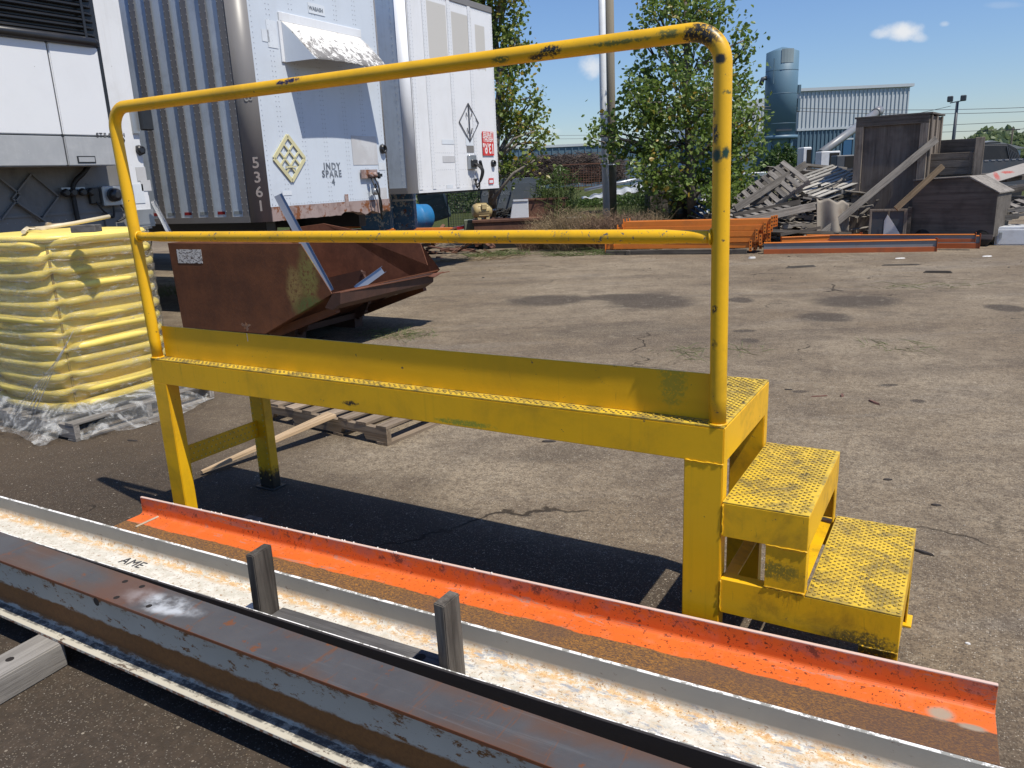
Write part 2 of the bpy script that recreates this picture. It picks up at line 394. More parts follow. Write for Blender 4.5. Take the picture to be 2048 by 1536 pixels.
rail_spots = [(Vector((-.085, -.012, zt - .012)), (.055, .05, .035), BLK, 1.2), (Vector((-.035, -.015, zt - .075)), (.016, .03, .014), BLK, .8),
              (onrail(1108) + Vector((0, -.005, -.002)), (.034, .035, .017), DK, 1.6), (onrail(1075) + Vector((0, -.005, -.016)), (.022, .03, .010), DK, 1.4), (onrail(1010) + Vector((0, 0, -.01)), (.035, .03, .010), (.12, .13, .02), 1.2),
              (onrail(575) + Vector((0, 0, .008)), (.045, .04, .009), BLU, 1.4), (onrail(592) + Vector((0, 0, .012)), (.045, .04, .008), BLU, 1.3),
              (onrail(1240) + Vector((0, 0, -.004)), (.09, .03, .007), (.20, .19, .03), 1.6), (onrail(1340) + Vector((0, -.01, .0)), (.03, .03, .013), (.16, .15, .03), 1.6),
              (Vector((-.04, -.02, 1.575)), (.022, .03, .022), GRN, .9), (Vector((-.012, -.015, 1.58)), (.016, .03, .018), GRN, .9), (Vector((-.045, -.02, 1.63)), (.010, .03, .03), DK, 1.4),
              (Vector((-.05, -.02, 1.68)), (.008, .03, .012), DK, 1.2), (Vector((-.038, -.02, 1.16)), (.012, .03, .016), DK, 1.2), (Vector((-.038, -.02, 1.06)), (.012, .03, .018), DK, 1.3),
              (Vector((-.01, -.02, 1.73)), (.020, .03, .008), (.16, .13, .03), 1.6)]
M_RAIL = yel(rail_spots, name='yellow_handrail_paint', chips=.26, chs=40, dirt=.42)
M_MID = yel((), name='yellow_midrail_paint', chips=.62, chs=58, ccol=(.10, .10, .095), dirt=.45)
M_TOE = yel([(Vector((-.17, .05, .94)), (.045, .2, .1), (.46, .32, .02), 1.2), (Vector((-.95, .05, 1.0)), (.07, .2, .008), (.10, .16, .22), 1.5), (Vector((-1.05, .05, .985)), (.05, .2, .006), (.10, .16, .22), 1.5)], name='yellow_toe_board_paint', chips=.16, dirt=.22, col=(.79, .435, .004), col2=(.69, .375, .004))
M_BEAMY = yel([(Vector((-1.42, 0, .735)), (.04, .1, .010), DK, 1.6), (Vector((-.9, 0, .72)), (.12, .1, .012), (.30, .30, .03), 1.5)], name='yellow_beam_paint', chips=.2, dirt=.40, streak=.16)
M_STEPY = yel([(Vector((.40, 0, .22)), (.10, .08, .05), (.12, .085, .015), 1.3), (Vector((.16, 0, .40)), (.08, .08, .03), (.24, .18, .02), 1.4)], name='yellow_step_paint', chips=.30, dirt=.66, scratch=.75, dcol=(.12, .085, .014), dsc=5)
def tread_mat(name, wear):
    n = N(name); x, y, z = n.sep()
    f = n.noise(8, 8, .74, .8); f2 = n.noise(34, 6, .7)
    c = n.mix(n.noise(3, 4), (.70, .46, .02), (.56, .39, .05))
    d = n.step(n.math('ADD', n.math('MULTIPLY', f, .7), n.math('MULTIPLY', f2, .3)), .60 - wear, .70 - wear * .6)
    c = n.mix(n.math('MULTIPLY', d, .8), c, (.115, .095, .05))
    c = n.mix(n.step(n.noise(13, 8, .78), .60, .625), c, (.028, .03, .028))
    c = n.mix(n.math('MULTIPLY', n.step(n.noise(1.6, 3), .62, .7), .35), c, (.40, .30, .10))
    return n.done(c, .5, 0, n.bump(f2, .2, .002))
M_TRD = tread_mat('tread_plate_worn', .165); M_TRB = tread_mat('tread_buttons_worn', .10)
M_BTNSHADE = paint('button_side_shade', (.22, .15, .025), (.12, .09, .03), .7, .5, (.04, .035, .025))  # darkens the button sides in place of their small shadows
def buttons(mb, x0, x1, y0, y1, z, pitch=.0235, r=.0048, h=.0034):
    i = 0; x = x0 + pitch * .3
    while x < x1 - r:
        y = y0 + pitch * (.3 if i % 2 else .8)
        while y < y1 - r:
            if random.random() > .03:
                a = 6; b = []; t = []
                rr = r * random.uniform(.85, 1.1)
                for k in range(a):
                    an = 2 * math.pi * k / a
                    b.append(mb.bm.verts.new((x + rr * math.cos(an), y + rr * math.sin(an), z - .0005)))
                    t.append(mb.bm.verts.new((x + rr * .68 * math.cos(an), y + rr * .68 * math.sin(an), z + h)))
                mb.bm.faces.new(t)
                for k in range(a): f = mb.bm.faces.new((b[k], b[(k + 1) % a], t[(k + 1) % a], t[k])); f.material_index = 1
            y += pitch
        x += pitch * .52; i += 1
plat = thing('work_platform', 'yellow steel work platform with pipe handrail and two tread plate steps at its right end', 'platform')
# deck
MB().box(-L_ + .001, -.001, .001, W_ - .001, H_ - .006, H_).build('deck_plate', M_TRD, plat, bevel=.001)
b = MB(); buttons(b, -L_ + .004, -.004, .004, .048, H_); buttons(b, -L_ + .004, -.004, .062, W_ - .003, H_, pitch=.024, r=.0055)
b.build('tread_buttons', M_TRB, plat, stuff=True).data.materials.append(M_BTNSHADE)
zb = H_ - BH
MB().box(-L_, 0, 0, .006, zb, H_ - .0065).box(-L_, 0, .006, .045, zb, zb + .006).build('front_beam', M_BEAMY, plat, bevel=.0025, seg=2)
MB().box(-L_, 0, W_ - .006, W_, zb, H_ - .0065).box(-L_, 0, W_ - .045, W_ - .006, zb, zb + .006).build('rear_beam', M_BEAMY, plat, bevel=.002)
MB().box(-.006, 0.001, .0065, W_ - .0065, zb, H_ - .0065).build('end_beam', M_STEPY, plat, bevel=.001)
MB().box(-L_ - .001, -L_ + .006, .0065, W_ - .0065, zb, H_ - .0065).build('end_beam', M_BEAMY, plat, bevel=.001)
for k in range(4):
    x = -L_ * (k + 1) / 5; MB().box(x, x + .04, .05, W_ - .05, H_ - .056, H_ - .007).build('cross_member', M_BEAMY, plat)
# weld bead where the beam meets the corner leg
def bead(p0, p1, r=.004, nn=16):
    p0 = Vector(p0); p1 = Vector(p1)
    return MB().tube([p0.lerp(p1, i / nn) + Vector((random.uniform(-1, 1), random.uniform(-1, 1), random.uniform(-1, 1))) * .0012 for i in range(nn + 1)], r, 6, rr=[r * random.uniform(.7, 1.2) for _ in range(nn + 1)])
def leg(x0, x1, y0, y1, z0, z1, m=M_BEAMY, plate=False, lip=.0):
    o = MB().box(x0, x1, y0, y1, z0, z1).build('leg', m, plat, bevel=.003, seg=2)
    if plate: MB().box(x0 - .02, x1 + .02, y0 - .02, y1 + .02, .0, .008).build('foot_plate', m, o, bevel=.002)
    return o
leg(-LW, 0, -.001, .05, .004, zb + .004)
leg(-L_, -L_ + .092, -.001, .062, .004, zb + .004)
M_LEGB = yel([(Vector((-L_ + .04, W_, .02)), (.2, .2, .10), (.03, .028, .02), .8)], name='yellow_rear_leg_paint', chips=.25, dirt=.6, dcol=(.09, .07, .015))
lb = leg(-L_, -L_ + .095, W_ - .055, W_ + .001, .008, zb + .004, M_LEGB, True)
leg(-LW, 0, W_ - .05, W_ + .001, .008, zb + .004, M_STEPY, True)
# perforated strip stretcher between the left legs
MB().box(-L_ + .03, -L_ + .038, .062, W_ - .055, .285, .375).build('stretcher', M_LEGB, plat, bevel=.001)
b = MB()
for i in range(17):
    for j in range(3):
        y = .085 + i * .026 + (.013 if j % 2 else 0); z = .302 + j * .027
        b.lathe([(.0052, 0), (.003, .002)], 6, (0, 0, 0)); 
        for v in b.bm.verts[-12:]: v.co = Vector((-L_ + .038 + v.co.z, y + v.co.x, z + v.co.y))
        b.bm.verts.ensure_lookup_table()
M_DOT = paint('tread_button_wear', (.62, .50, .14), None, .5, .3)
b.build('tread_buttons', M_DOT, plat, stuff=True)
b = MB()
for i in range(22):
    for j in range(2):
        x = -L_ + .012 + j * .07; z = .05 + i * .03
        b.lathe([(.0052, 0), (.003, .002)], 6)
        b.bm.verts.ensure_lookup_table()
        for v in b.bm.verts[-12:]: v.co = Vector((x + v.co.x, W_ - .055 - v.co.z, z + v.co.y))
b.build('tread_buttons', M_DOT, plat, stuff=True)
# toe board
yb = .051
MB().box(-L_ + .045, -.048, yb, yb + .006, H_ + .001, H_ + .141).build('toe_board', M_TOE, plat, bevel=.0012)
# handrail: one bent pipe
def arc(c, r, a0, a1, ex, ez, n=10):
    return [c + ex * (r * math.cos(a0 + (a1 - a0) * i / n)) + ez * (r * math.sin(a0 + (a1 - a0) * i / n)) for i in range(n + 1)]
pl = Vector((-L_ + .024, .026, H_ - .001)); pr = Vector((-.026, .026, H_ - .001)); rb = .085
ez = Vector((0, 0, 1)); ex = Vector((1, 0, 0))
pts = [pl.lerp(cL - ez * rb, t / 12) for t in range(13)] + arc(cL + ex * rb - ez * rb, rb, math.pi, math.pi / 2, ex, ez)[1:]
pts += [(cL + ex * rb).lerp(cR - ex * rb, t / 40) for t in range(1, 40)] + arc(cR - ex * rb - ez * rb, rb, math.pi / 2, 0, ex, ez)
pts += [(cR - ez * rb).lerp(pr, t / 12) for t in range(1, 13)]
MB().tube(pts, .0242, 24).build('handrail', M_RAIL, plat)
a = pl.lerp(cL, M_ / T_); c_ = pr.lerp(cR, M_ / T_)
n_ = 50; MB().tube([a.lerp(c_, .008 + .984 * i / n_) for i in range(n_ + 1)], .021, 20, rr=[.021 if 2 < i < 48 else .0185 for i in range(n_ + 1)]).build('mid_rail', M_MID, plat)
wl_ = MB(); ring = [c_ + Vector((-.026, .0205 * math.cos(t * .5236), .0205 * math.sin(t * .5236))) for t in range(12)]
wl_.tube(ring, .004, 6, closed=True); wl_.tube([a + Vector((.026, p.y - c_.y, p.z - c_.z)) for p in ring], .004, 6, closed=True)
for q in (pl, pr): wl_.tube([q + Vector((.026 * math.cos(t * .5236), .026 * math.sin(t * .5236), .003)) for t in range(12)], .004, 6, closed=True)
wl_.build('weld_bead', M_RAIL, plat, stuff=True)
# steps
def apron(x0, x1, z0, z1, w=W_):
    """four sided skirt"""
    return MB().box(x0, x1, 0, .005, z0, z1).box(x0, x1, .005, .045, z0, z0 + .005).box(x1 - .005, x1, .0055, w - .0055, z0, z1).box(x0, x1, w - .005, w, z0, z1)
W2 = .60
MB().box(.0015, X1, .0005, W_ - .0005, H1 - .005, H1).build('step_tread', M_TRD, plat, bevel=.0012)
b = MB(); buttons(b, .004, X1 - .002, .003, W_ - .003, H1); b.build('tread_buttons', M_TRB, plat, stuff=True).data.materials.append(M_BTNSHADE)
apron(.0015, X1, H1 - .112, H1 - .0055).build('step_frame', M_STEPY, plat, bevel=.0012)
MB().box(X1 - .115, X1 - .001, .001, .006, H2 + .001, H1 - .113).box(X1 - .006, X1 - .001, .0065, .045, H2 + .001, H1 - .113).build('step_leg', M_STEPY, plat, bevel=.001)
MB().box(X1 - .115, X1 - .001, W_ - .006, W_ - .001, H2 + .001, H1 - .113).box(X1 - .006, X1 - .001, W_ - .045, W_ - .0065, H2 + .001, H1 - .113).build('step_leg', M_STEPY, plat, bevel=.001)
MB().box(X1 + .001, X2, -.0005, W2, H2 - .005, H2).build('step_tread', M_TRD, plat, bevel=.0012)
b = MB(); buttons(b, X1 + .003, X2 - .002, .003, W2 - .003, H2); b.build('tread_buttons', M_TRB, plat, stuff=True).data.materials.append(M_BTNSHADE)
f2 = MB().box(.0015, X2, -.0005, .0045, H2 - .118, H2 - .0055).box(.0015, X1, .005, .045, H2 - .011, H2 - .0055).box(X2 - .005, X2, .005, W2 - .0055, H2 - .118, H2 - .0055)
f2.box(.0015, X2, W2 - .005, W2, H2 - .118, H2 - .0055).box(.002, .042, .047, W2 - .007, H2 - .012, H2 - .0065).box(X1 - .05, X1 - .01, .047, W2 - .007, H2 - .012, H2 - .0065)
f2.build('step_frame', M_STEPY, plat, bevel=.0012)
MB().box(X2 - .10, X2 - .0005, .0005, .0055, .004, H2 - .1185).box(X2 - .0055, X2 - .0005, .006, .04, .004, H2 - .1185).build('step_leg', M_STEPY, plat, bevel=.001)
sl_ = MB().box(X2 - .10, X2 - .0005, W2 - .0055, W2 - .0005, .008, H2 - .1185).box(X2 - .0055, X2 - .0005, W2 - .04, W2 - .006, .008, H2 - .1185).build('step_leg', M_STEPY, plat, bevel=.001)
MB().box(X2 - .11, X2 + .015, W2 - .06, W2 + .02, 0, .0075).build('foot_plate', M_STEPY, sl_, bevel=.001)
b = MB()
for p0, p1 in (((.003, -.0015, H1 - .11), (.003, -.0015, H1 - .01)), ((.003, -.002, H2 - .118), (.003, -.002, H2 - .01)), ((X1 - .115, -.001, H1 - .1125), (X1, -.001, H1 - .1125)), ((X1 - .115, -.001, H2 + .001), (X1, -.001, H2 + .001)),
               ((-LW, -.001, zb), (-.0, -.001, zb)), ((X2 - .1, -.001, H2 - .119), (X2, -.001, H2 - .119))):
    bead(p0, p1, .0028).bm.to_mesh(bpy.data.meshes.new('t')) if False else None
    bb = bead(p0, p1, .0026); me = bb.mesh('tmp', None); b.bm.from_mesh(me); bpy.data.meshes.remove(me)
b.build('weld_bead', M_STEPY, plat, stuff=True)
def small_disc(root, x, y, z, r, ax, m, name='bolt_head'):
    return MB().lathe([(r, -.002), (r, .003), (r * .6, .006)], 10, (x, y, z), axis=ax).build(name, m, root)

# ================================================================ steel beams in the foreground
def rustcol(n, sc=60):
    return n.mix(n.noise(sc, 6, .75), (.085, .030, .010), (.30, .125, .025))
def orange_mat():
    n = N('orange_primer_and_rust'); x, y, z = n.sep()     # local y: 0 far flange, -.3 near flange
    c = n.mix(n.noise(3, 5), (.72, .155, .026), (.58, .105, .018))
    c = n.mix(n.math('MULTIPLY', n.step(n.noise(14, 7, .7), .5, .75), .45), c, (.72, .22, .12))
    c = n.mix(n.math('MULTIPLY', n.step(n.noise(60, 5, .7), .595, .615), n.step(n.noise(1.3, 3), .40, .55)), c, (.09, .025, .015)); c = n.mix(n.step(n.noise(120, 3, .6), .645, .665), c, (.12, .03, .015)); sc2 = n.noise(1, 8, .8, .6, co=n.map((5, 26, 26))); c = n.mix(n.math('MULTIPLY', n.step(sc2, .585, .61), .8), c, (.36, .20, .15))
    c = n.mix(n.step(n.noise(24, 6, .75), .69, .72), c, (.28, .10, .06))
    up = n.step(z, .03, .05)                                # upright flange paint is chalky and scuffed
    c = n.mix(n.math('MULTIPLY', up, n.math('MULTIPLY', n.step(n.noise(7, 9, .78), .44, .58), .8)), c, (.42, .13, .09))
    c = n.mix(n.math('MULTIPLY', up, n.step(n.noise(24, 8, .8), .555, .58)), c, (.17, .05, .035))
    c = n.mix(n.step(n.math('ADD', z, n.math('MULTIPLY', n.noise(50, 4), .006)), .0775, .080), c, (.62, .45, .38))
    edge = n.math('ADD', y, n.math('MULTIPLY', n.math('SUBTRACT', n.noise(5, 6, .6), .5), .045))
    rm = n.math('MULTIPLY', n.step(edge, -.098, -.104), n.step(z, .03, .02))
    fr = n.noise(95, 6, .8, 1.0, co=n.map((1, 2.2, 1)))
    rc = n.mix(n.step(fr, .44, .62), (.075, .042, .026), (.34, .155, .026)); rc = n.mix(n.math('MULTIPLY', n.step(n.noise(3, 4), .5, .7), .6), rc, (.10, .055, .035))
    rc = n.mix(n.math('MULTIPLY', n.step(x, .9, 1.6), .6), rc, (.085, .045, .03))
    c = n.mix(rm, c, rc)
    c = n.mix(n.sph((1.55, -.075, 0), (.035, .03, .03), wob=.5), c, (.34, .27, .20)); c = n.mix(n.sph((1.62, -.10, 0), (.035, .014, .03), wob=.5), c, (.30, .24, .18))
    return n.done(c, n.math('ADD', .45, n.math('MULTIPLY', rm, .4)), 0, n.bump(n.math('MULTIPLY', fr, rm), .5, .002, n.bump(n.noise(40, 4), .2, .002)))
def white_mat():
    n = N('chalky_white_paint_and_rust'); x, y, z = n.sep()   # local y 0 far flange .. -.185 near flange
    c = n.mix(n.step(n.noise(18, 8, .75), .35, .65), (.50, .47, .39), (.68, .65, .58))
    flat = n.step(z, .03, .02)
    wv = n.noise(45, 7, .78, co=n.map((.5, 1, 1)))
    line = n.math('ADD', y, n.math('MULTIPLY', n.math('SUBTRACT', n.noise(4, 6), .5), .03))
    band = n.math('MULTIPLY', n.step(line, -.065, -.035), n.step(line, -.005, -.02))
    lx = n.step(x, -.4, .4)
    band = n.math('MAXIMUM', band, n.math('MULTIPLY', n.math('MULTIPLY', lx, n.step(n.noise(9, 7, .7, co=n.map((.25, 1, 1))), .45, .62)), .75))
    rc = n.mix(n.step(n.noise(70, 6, .8), .4, .6), (.48, .27, .11), (.66, .50, .29))
    c = n.mix(n.math('MULTIPLY', n.math('MULTIPLY', flat, band), n.step(wv, .46, .52)), c, rc)
    c = n.mix(n.math('MULTIPLY', flat, n.step(n.noise(70, 7, .8), .56, .60)), c, (.28, .16, .075))
    c = n.mix(n.math('MULTIPLY', n.math('MULTIPLY', flat, lx), n.step(n.noise(22, 7, .8, co=n.map((.4, 1, 1))), .54, .60)), c, (.30, .31, .33))
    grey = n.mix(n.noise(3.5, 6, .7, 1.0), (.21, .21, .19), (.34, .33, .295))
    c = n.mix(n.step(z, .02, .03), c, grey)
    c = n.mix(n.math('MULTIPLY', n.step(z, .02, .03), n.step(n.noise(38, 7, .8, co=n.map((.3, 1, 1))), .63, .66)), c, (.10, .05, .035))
    c = n.mix(n.math('MULTIPLY', n.step(z, .0785, .0800), n.step(n.noise(20, 6, .8), .46, .5)), c, (.86, .85, .82))
    c = n.mix(n.step(y, -.2265, -.2270), c, (.030, .026, .026))  # near flange's outer face coloured near black for its shade
    return n.done(c, .6, 0, n.bump(wv, .3, .002))
def front_mat():
    n = N('mill_steel_and_white_paint'); x, y, z = n.sep()   # local z 0 bottom .. .245 top, y 0 centre
    top = n.step(z, .2335, .2345)
    bl = n.noise(2.2, 6, .62, .5)
    st = n.mix(n.noise(5, 6, .7), (.052, .051, .054), (.110, .108, .110))
    st = n.mix(n.math('MULTIPLY', n.step(n.math('ADD', bl, n.math('MULTIPLY', n.math('ABSOLUTE', y), 3.0)), .58, .84), .75), st, (.115, .062, .038))
    st = n.mix(n.step(n.noise(13, 9, .8), .60, .615), st, (.17, .066, .028)); st = n.mix(n.math('MULTIPLY', n.step(n.noise(1, 7, .75, .5, co=n.map((20, 2.2, 1))), .60, .63), .7), st, (.15, .068, .035)); st = n.mix(n.math('MULTIPLY', n.step(n.noise(1, 6, .7, co=n.map((2, 60, 1))), .58, .68), .22), st, (.17, .175, .18))
    sp = G(325, 1205, .337); pl_ = n.sph((sp.x + .9, 0, .245), (.17, .05, .05), wob=1.3, wsc=9); st = n.mix(n.math('MULTIPLY', pl_, n.step(n.noise(8, 7, .7), .35, .6)), st, (.48, .50, .52))
    sq = G(250, 1180, .337); pr_ = n.sph((sq.x + .9, 0, .245), (.13, .2, .05), wob=.8, wsc=7); st = n.mix(n.math('MULTIPLY', pr_, .65), st, (.14, .062, .035))
    wc = n.mix(n.noise(4, 5), (.39, .36, .29), (.54, .505, .42))
    # web: paint flakes away above, a broad rust band below
    ru = rustcol(n, 95)
    wn_ = n.noise(36, 8, .8, co=n.map((.45, 1, 1)))
    e = n.math('ADD', z, n.math('MULTIPLY', n.math('SUBTRACT', n.noise(30, 6, .7, co=n.map((.5, 1, 1))), .5), .035))
    low = n.math('MULTIPLY', n.step(e, .098, .088), n.step(e, .012, .02))
    upr = n.math('MULTIPLY', n.step(e, .150, .175), n.step(wn_, .50, .56))
    fl = n.math('MAXIMUM', n.math('MAXIMUM', low, upr), n.step(wn_, .575, .59))
    web = n.mix(fl, wc, ru)
    # bottom flange: dirty paint, top flange's shadow painted in grey, rim left bright
    bf = n.mix(n.step(n.noise(26, 7, .75, co=n.map((.5, 1, 1))), .56, .64), wc, (.10, .07, .05))
    isb = n.step(z, .0135, .0125)
    c = n.mix(isb, web, bf)
    c = n.mix(n.math('MULTIPLY', n.math('MULTIPLY', isb, n.step(n.math('ABSOLUTE', y), .052, .045)), n.step(n.noise(30, 7, .8), .40, .55)), c, (.10, .095, .085))
    rim = n.step(n.math('ADD', n.math('ABSOLUTE', y), n.math('MULTIPLY', n.noise(60, 5, .7), .004)), .0655, .067)
    c = n.mix(n.math('MULTIPLY', n.math('MULTIPLY', isb, n.step(n.noise(40, 6, .8), .45, .55)), n.step(z, .010, .008)), c, (.22, .09, .04))
    fas = n.math('MULTIPLY', n.step(z, .2325, .2335), n.step(z, .2447, .2440)); c = n.mix(top, c, st)
    c = n.mix(n.math('MULTIPLY', n.step(n.math('ABSOLUTE', y), .0645, .066), n.step(z, .225, .232)), c, n.mix(n.noise(50, 5), (.10, .035, .018), (.22, .08, .03)))
    return n.done(c, n.math('SUBTRACT', .72, n.math('MULTIPLY', top, .34)), n.math('MULTIPLY', top, .12), n.bump(wn_, .3, .002))
def hbeam_side(mb, x0, x1, ywide, zf0, zf1, tf=.011, tw=.009, zn=None):
    """H section lying on its side: flanges upright at y=0 and y=-ywide, web level at z=0; with fillets"""
    n_ = 60
    def strip(poly):
        mb.prism([(x0, y, z) for (y, z) in poly], (x1 - x0, 0, 0))
    fr = .016
    poly = [(0, zf0), (0, zf1), (-tf, zf1)]
    for i in range(6):
        a = i / 5 * math.pi / 2; poly.append((-tf - fr + fr * math.cos(a), fr - fr * math.sin(a)))
    for i in range(6):
        a = i / 5 * math.pi / 2; poly.append((-ywide + tf + fr - fr * math.sin(a), fr - fr * math.cos(a)))
    zn = zf1 if zn is None else zn
    if zn != zf1: poly = poly[:9]
    poly += [(-ywide + tf, zn if zn == zf1 else 0), (-ywide + tf, zn), (-ywide, zn), (-ywide, zf0), (-ywide + tf, zf0), (-ywide + tf, -tw), (-tf, -tw), (-tf, zf0)]
    strip(poly)
M_OR = orange_mat(); M_WH = white_mat(); M_FR = front_mat()
a0 = G(284, 992, .200); a1 = G(1997, 1366, .222)
ang = math.atan2(a1.y - a0.y, a1.x - a0.x); lenO = (a1 - a0).length; midO = (a0 + a1) / 2
pit = -math.atan2(a1.z - a0.z, lenO)
ob = thing('steel_beam', 'bright orange painted steel beam lying on its side with a rusty brown strip along the web', 'steel beam', (midO.x, midO.y, midO.z - .08), rot=(0, pit, ang))
b = MB(); hbeam_side(b, -lenO / 2, lenO / 2, .228, -.08, .08, zn=.004); b.build('beam_body', M_OR, ob, bevel=.0015)
b = MB(); b.box(-lenO / 2 + .105, -lenO / 2 + .117, -.13, -.012, -.0005, .006)
M_WELDP = paint('pale_weld', (.45, .38, .28), None, .6, .5); b.build('end_stop', M_WELDP, ob, bevel=.002)
b = MB()
for i in range(26):
    x = random.uniform(-lenO / 2, lenO / 2 * .2); b.lathe([(.004, 0), (.0035, .003), (.001, .005)], 6, (x, -.005 + random.uniform(-.003, .003), .079))
M_PALE = paint('pale_flakes', (.74, .70, .66), None, .7, .2)
b.build('paint_flakes', M_PALE, ob, stuff=True)
wb = thing('steel_beam', 'chalky white painted steel beam lying on its side with a board and two stake posts on it', 'steel beam', (-.9, -.434, .170), rotz=.025)
XL, XR = -3.6, 3.2
b = MB(); hbeam_side(b, XL, XR, .234, -.08, .08); b.build('beam_body', M_WH, wb, bevel=.0012)
M_INK = paint('black_stencil_ink', (.03, .03, .035), None, .7, .2, (.5, .5, .48), .2, (.6, .6, .58), 30)
tm = text_mesh('AME', .062, .0006, M_INK, spacing=1.05); tm.transform(Matrix.Rotation(-math.pi / 2, 4, 'X'))
pt = G(264, 1126, .1705) - Vector((-.9, -.434, .170)); put('stencil_letters', tm, wb, loc=(pt.x, pt.y - .025 * pt.x, .0015), rot=(0, 0, .0))
fb = thing('steel_beam', 'blue grey and rusty upright steel I-beam with flaking white web nearest the camera', 'steel beam', (-.9, -.866, .092))
b = MB(); hf = .245; tf = .0115
b.box(XL, XR, -.066, .066, 0, tf).box(XL, XR, -.066, .066, hf - tf, hf).box(XL, XR, -.0045, .0045, tf, hf - tf)
# fillets
for s in (-1, 1):
    b.prism([(XL, s * .0045, tf), (XL, s * .0045, tf + .014), (XL, s * .009, tf + .005), (XL, s * .0185, tf)], (XR - XL, 0, 0))
bo = b.build('beam_body', M_FR, fb, bevel=.0012)
M_HOLE = paint('bolt_hole_dark', (.012, .008, .006), None, .9, 0)
b = MB()
for (u, v) in ((250, 1163), (284, 1173), (233, 1195), (298, 1212)):
    p = G(u, v, .337) - Vector((-.9, -.866, .092)); b.lathe([(.0095, .0001), (.0095, .0005)], 16, (p.x, p.y, hf))
for (u, v) in ((205, 1208),):
    p = G(u, v, .30) - Vector((-.9, -.866, .092)); b.lathe([(.014, -.0), (.014, .0008)], 16, (p.x, -.0665, hf - .02), axis='Y')
b.build('bolt_holes', M_HOLE, fb)
# the board with its two stake posts lying in the white beam
M_WG = wood('weathered_grey_wood', (.115, .105, .095), (.24, .225, .205), ax='X'); M_WGB = wood('dark_weathered_board', (.055, .052, .052), (.15, .145, .14), ax='X', dark=.35); M_WGZ = wood('weathered_grey_wood_upright', (.045, .038, .032), (.15, .132, .112), ax='Z', dark=.4)
M_WGY = wood('weathered_grey_wood_cross', (.12, .105, .09), (.27, .25, .225), ax='Y')
bx0 = -1.275; bx1 = -.60
st_ = thing('stake_board', 'grey board with an upright wood stub nailed on each end, lying inside the white beam', 'board', (bx0, -.612, .1715), rotz=.022)
Lb = bx1 - bx0
MB().box(.0, Lb, -.045, .045, 0, .040).build('board', M_WGB, st_, bevel=.003, seg=2)
def post(x, h, y0=-.042, y1=.038, z0=.0, lean=0):
    b = MB(); c = [Vector((xx + (lean * h if zz > z0 else 0), yy, zz + (random.uniform(-.004, .004) if zz > z0 else 0))) for zz in (z0, h) for yy in (y0, y1) for xx in (x, x + .034)]
    b.hexa(c); return b.build('stake', M_WGZ, st_, bevel=.003, seg=2)
p_top = None
post(-.040, .262, lean=.0); post(Lb + .001, .265, lean=-.02)
MB().lathe([(.016, 0), (.016, .0008)], 14, (Lb - .10, .008, .040)).build('knot_hole', M_HOLE, st_)
# dunnage timbers under the beams
tA = G(138, 1330, 0); tdir = (G(0, 1412, 0) - tA); tdir.z = 0; tdir.normalize()
tp = tA - tdir * .0 ; tn = Vector((-tdir.y, tdir.x, 0))
if tn.x > 0: tn = -tn
ctr = tA + tdir * .50 + tn * .065
tb = tag(MB().box(-.50, .50, -.065, .065, 0, .091).build('timber_block', M_WG, None, bevel=.005, seg=2), 'square weathered timber under the near steel beam at the lower left corner', 'timber')
tb.location = ctr; tb.rotation_euler = (0, 0, math.atan2(tdir.y, tdir.x))
MB().lathe([(.013, 0), (.013, .0008)], 14, (-.36, -.005, .091)).build('knot_hole', M_HOLE, tb)
for (x, y0, y1, h, lab) in ((.45, -1.05, -.36, .090, 'timber across the ground under the right part of the white and grey beams'), (-2.25, -.62, .18, .038, 'thin wood batten under the left end of the orange beam'), (.55, -.36, .10, .054, 'flat wood batten under the right end of the orange beam')):
    q = tag(MB().box(-.045, .045, -(y1 - y0) / 2, (y1 - y0) / 2, 0, h).build('timber_block', M_WGY, None, bevel=.003), lab, 'timber')
    q.location = (x, (y0 + y1) / 2, 0)

# ================================================================ background helpers
def onplane(root, u, v, off=0.0, axis=1):
    """where the view line through a photo point meets the plane local[axis]=off of a thing; local coordinates"""
    mw = Matrix.LocRotScale(root.location, root.rotation_euler, None); inv = mw.inverted()
    c = inv @ CAM; r = inv.to_3x3() @ ray(u, v); return c + r * ((off - c[axis]) / r[axis])
def depth_of(u, v): return (ROT.transposed() @ (G(u, v) - CAM)).z * -1
VYAW = math.atan2(RY, RX)
def bg(name, label, cat, u, v, d=None, yaw=0.0, group=None, z=None, rot=None):
    """thing with its base at a photo point on the ground (or d metres off) and local x to the right, y away; returns root and metres per pixel"""
    if d is None: p = G(u, v); d = depth_of(u, v)
    else: p = D(u, v, d)
    if z is not None: p.z = z
    return thing(name, label, cat, p, VYAW + yaw, group, rot=rot), d / F_PX

# ---------------------------------------------------------------- trailers
M_RIV = paint('rivet_grey', (.38, .40, .43), None, .5, .1)
M_STEEL = paint('galvanised_steel', (.42, .44, .46), (.34, .36, .38), .35, .3, (.2, .2, .2), metal=.6)
M_BLK = paint('black_rubber', (.012, .012, .012), None, .6, .2, (.05, .045, .04))
M_BLKP = paint('black_plastic', (.018, .019, .022), None, .32, .3, (.06, .055, .05))
M_DARK = paint('dark_void', (.01, .01, .01), None, .9, 0)
M_TGREY = paint('trailer_grey_post', (.21, .20, .19), (.165, .155, .15), .42, .5, (.20, .19, .18), .12, (.3, .3, .3), 30, streak=.25)
M_TPAN = paint('trailer_side_panel', (.58, .64, .70), (.50, .57, .64), .28, .35, (.20, .21, .22), .0, streak=.35)
M_TFRONT = paint('trailer_front_white', (.58, .63, .69), (.53, .585, .65), .42, .22, (.40, .42, .44), .12, (.30, .31, .32), 30, streak=.16, dsc=1.4)
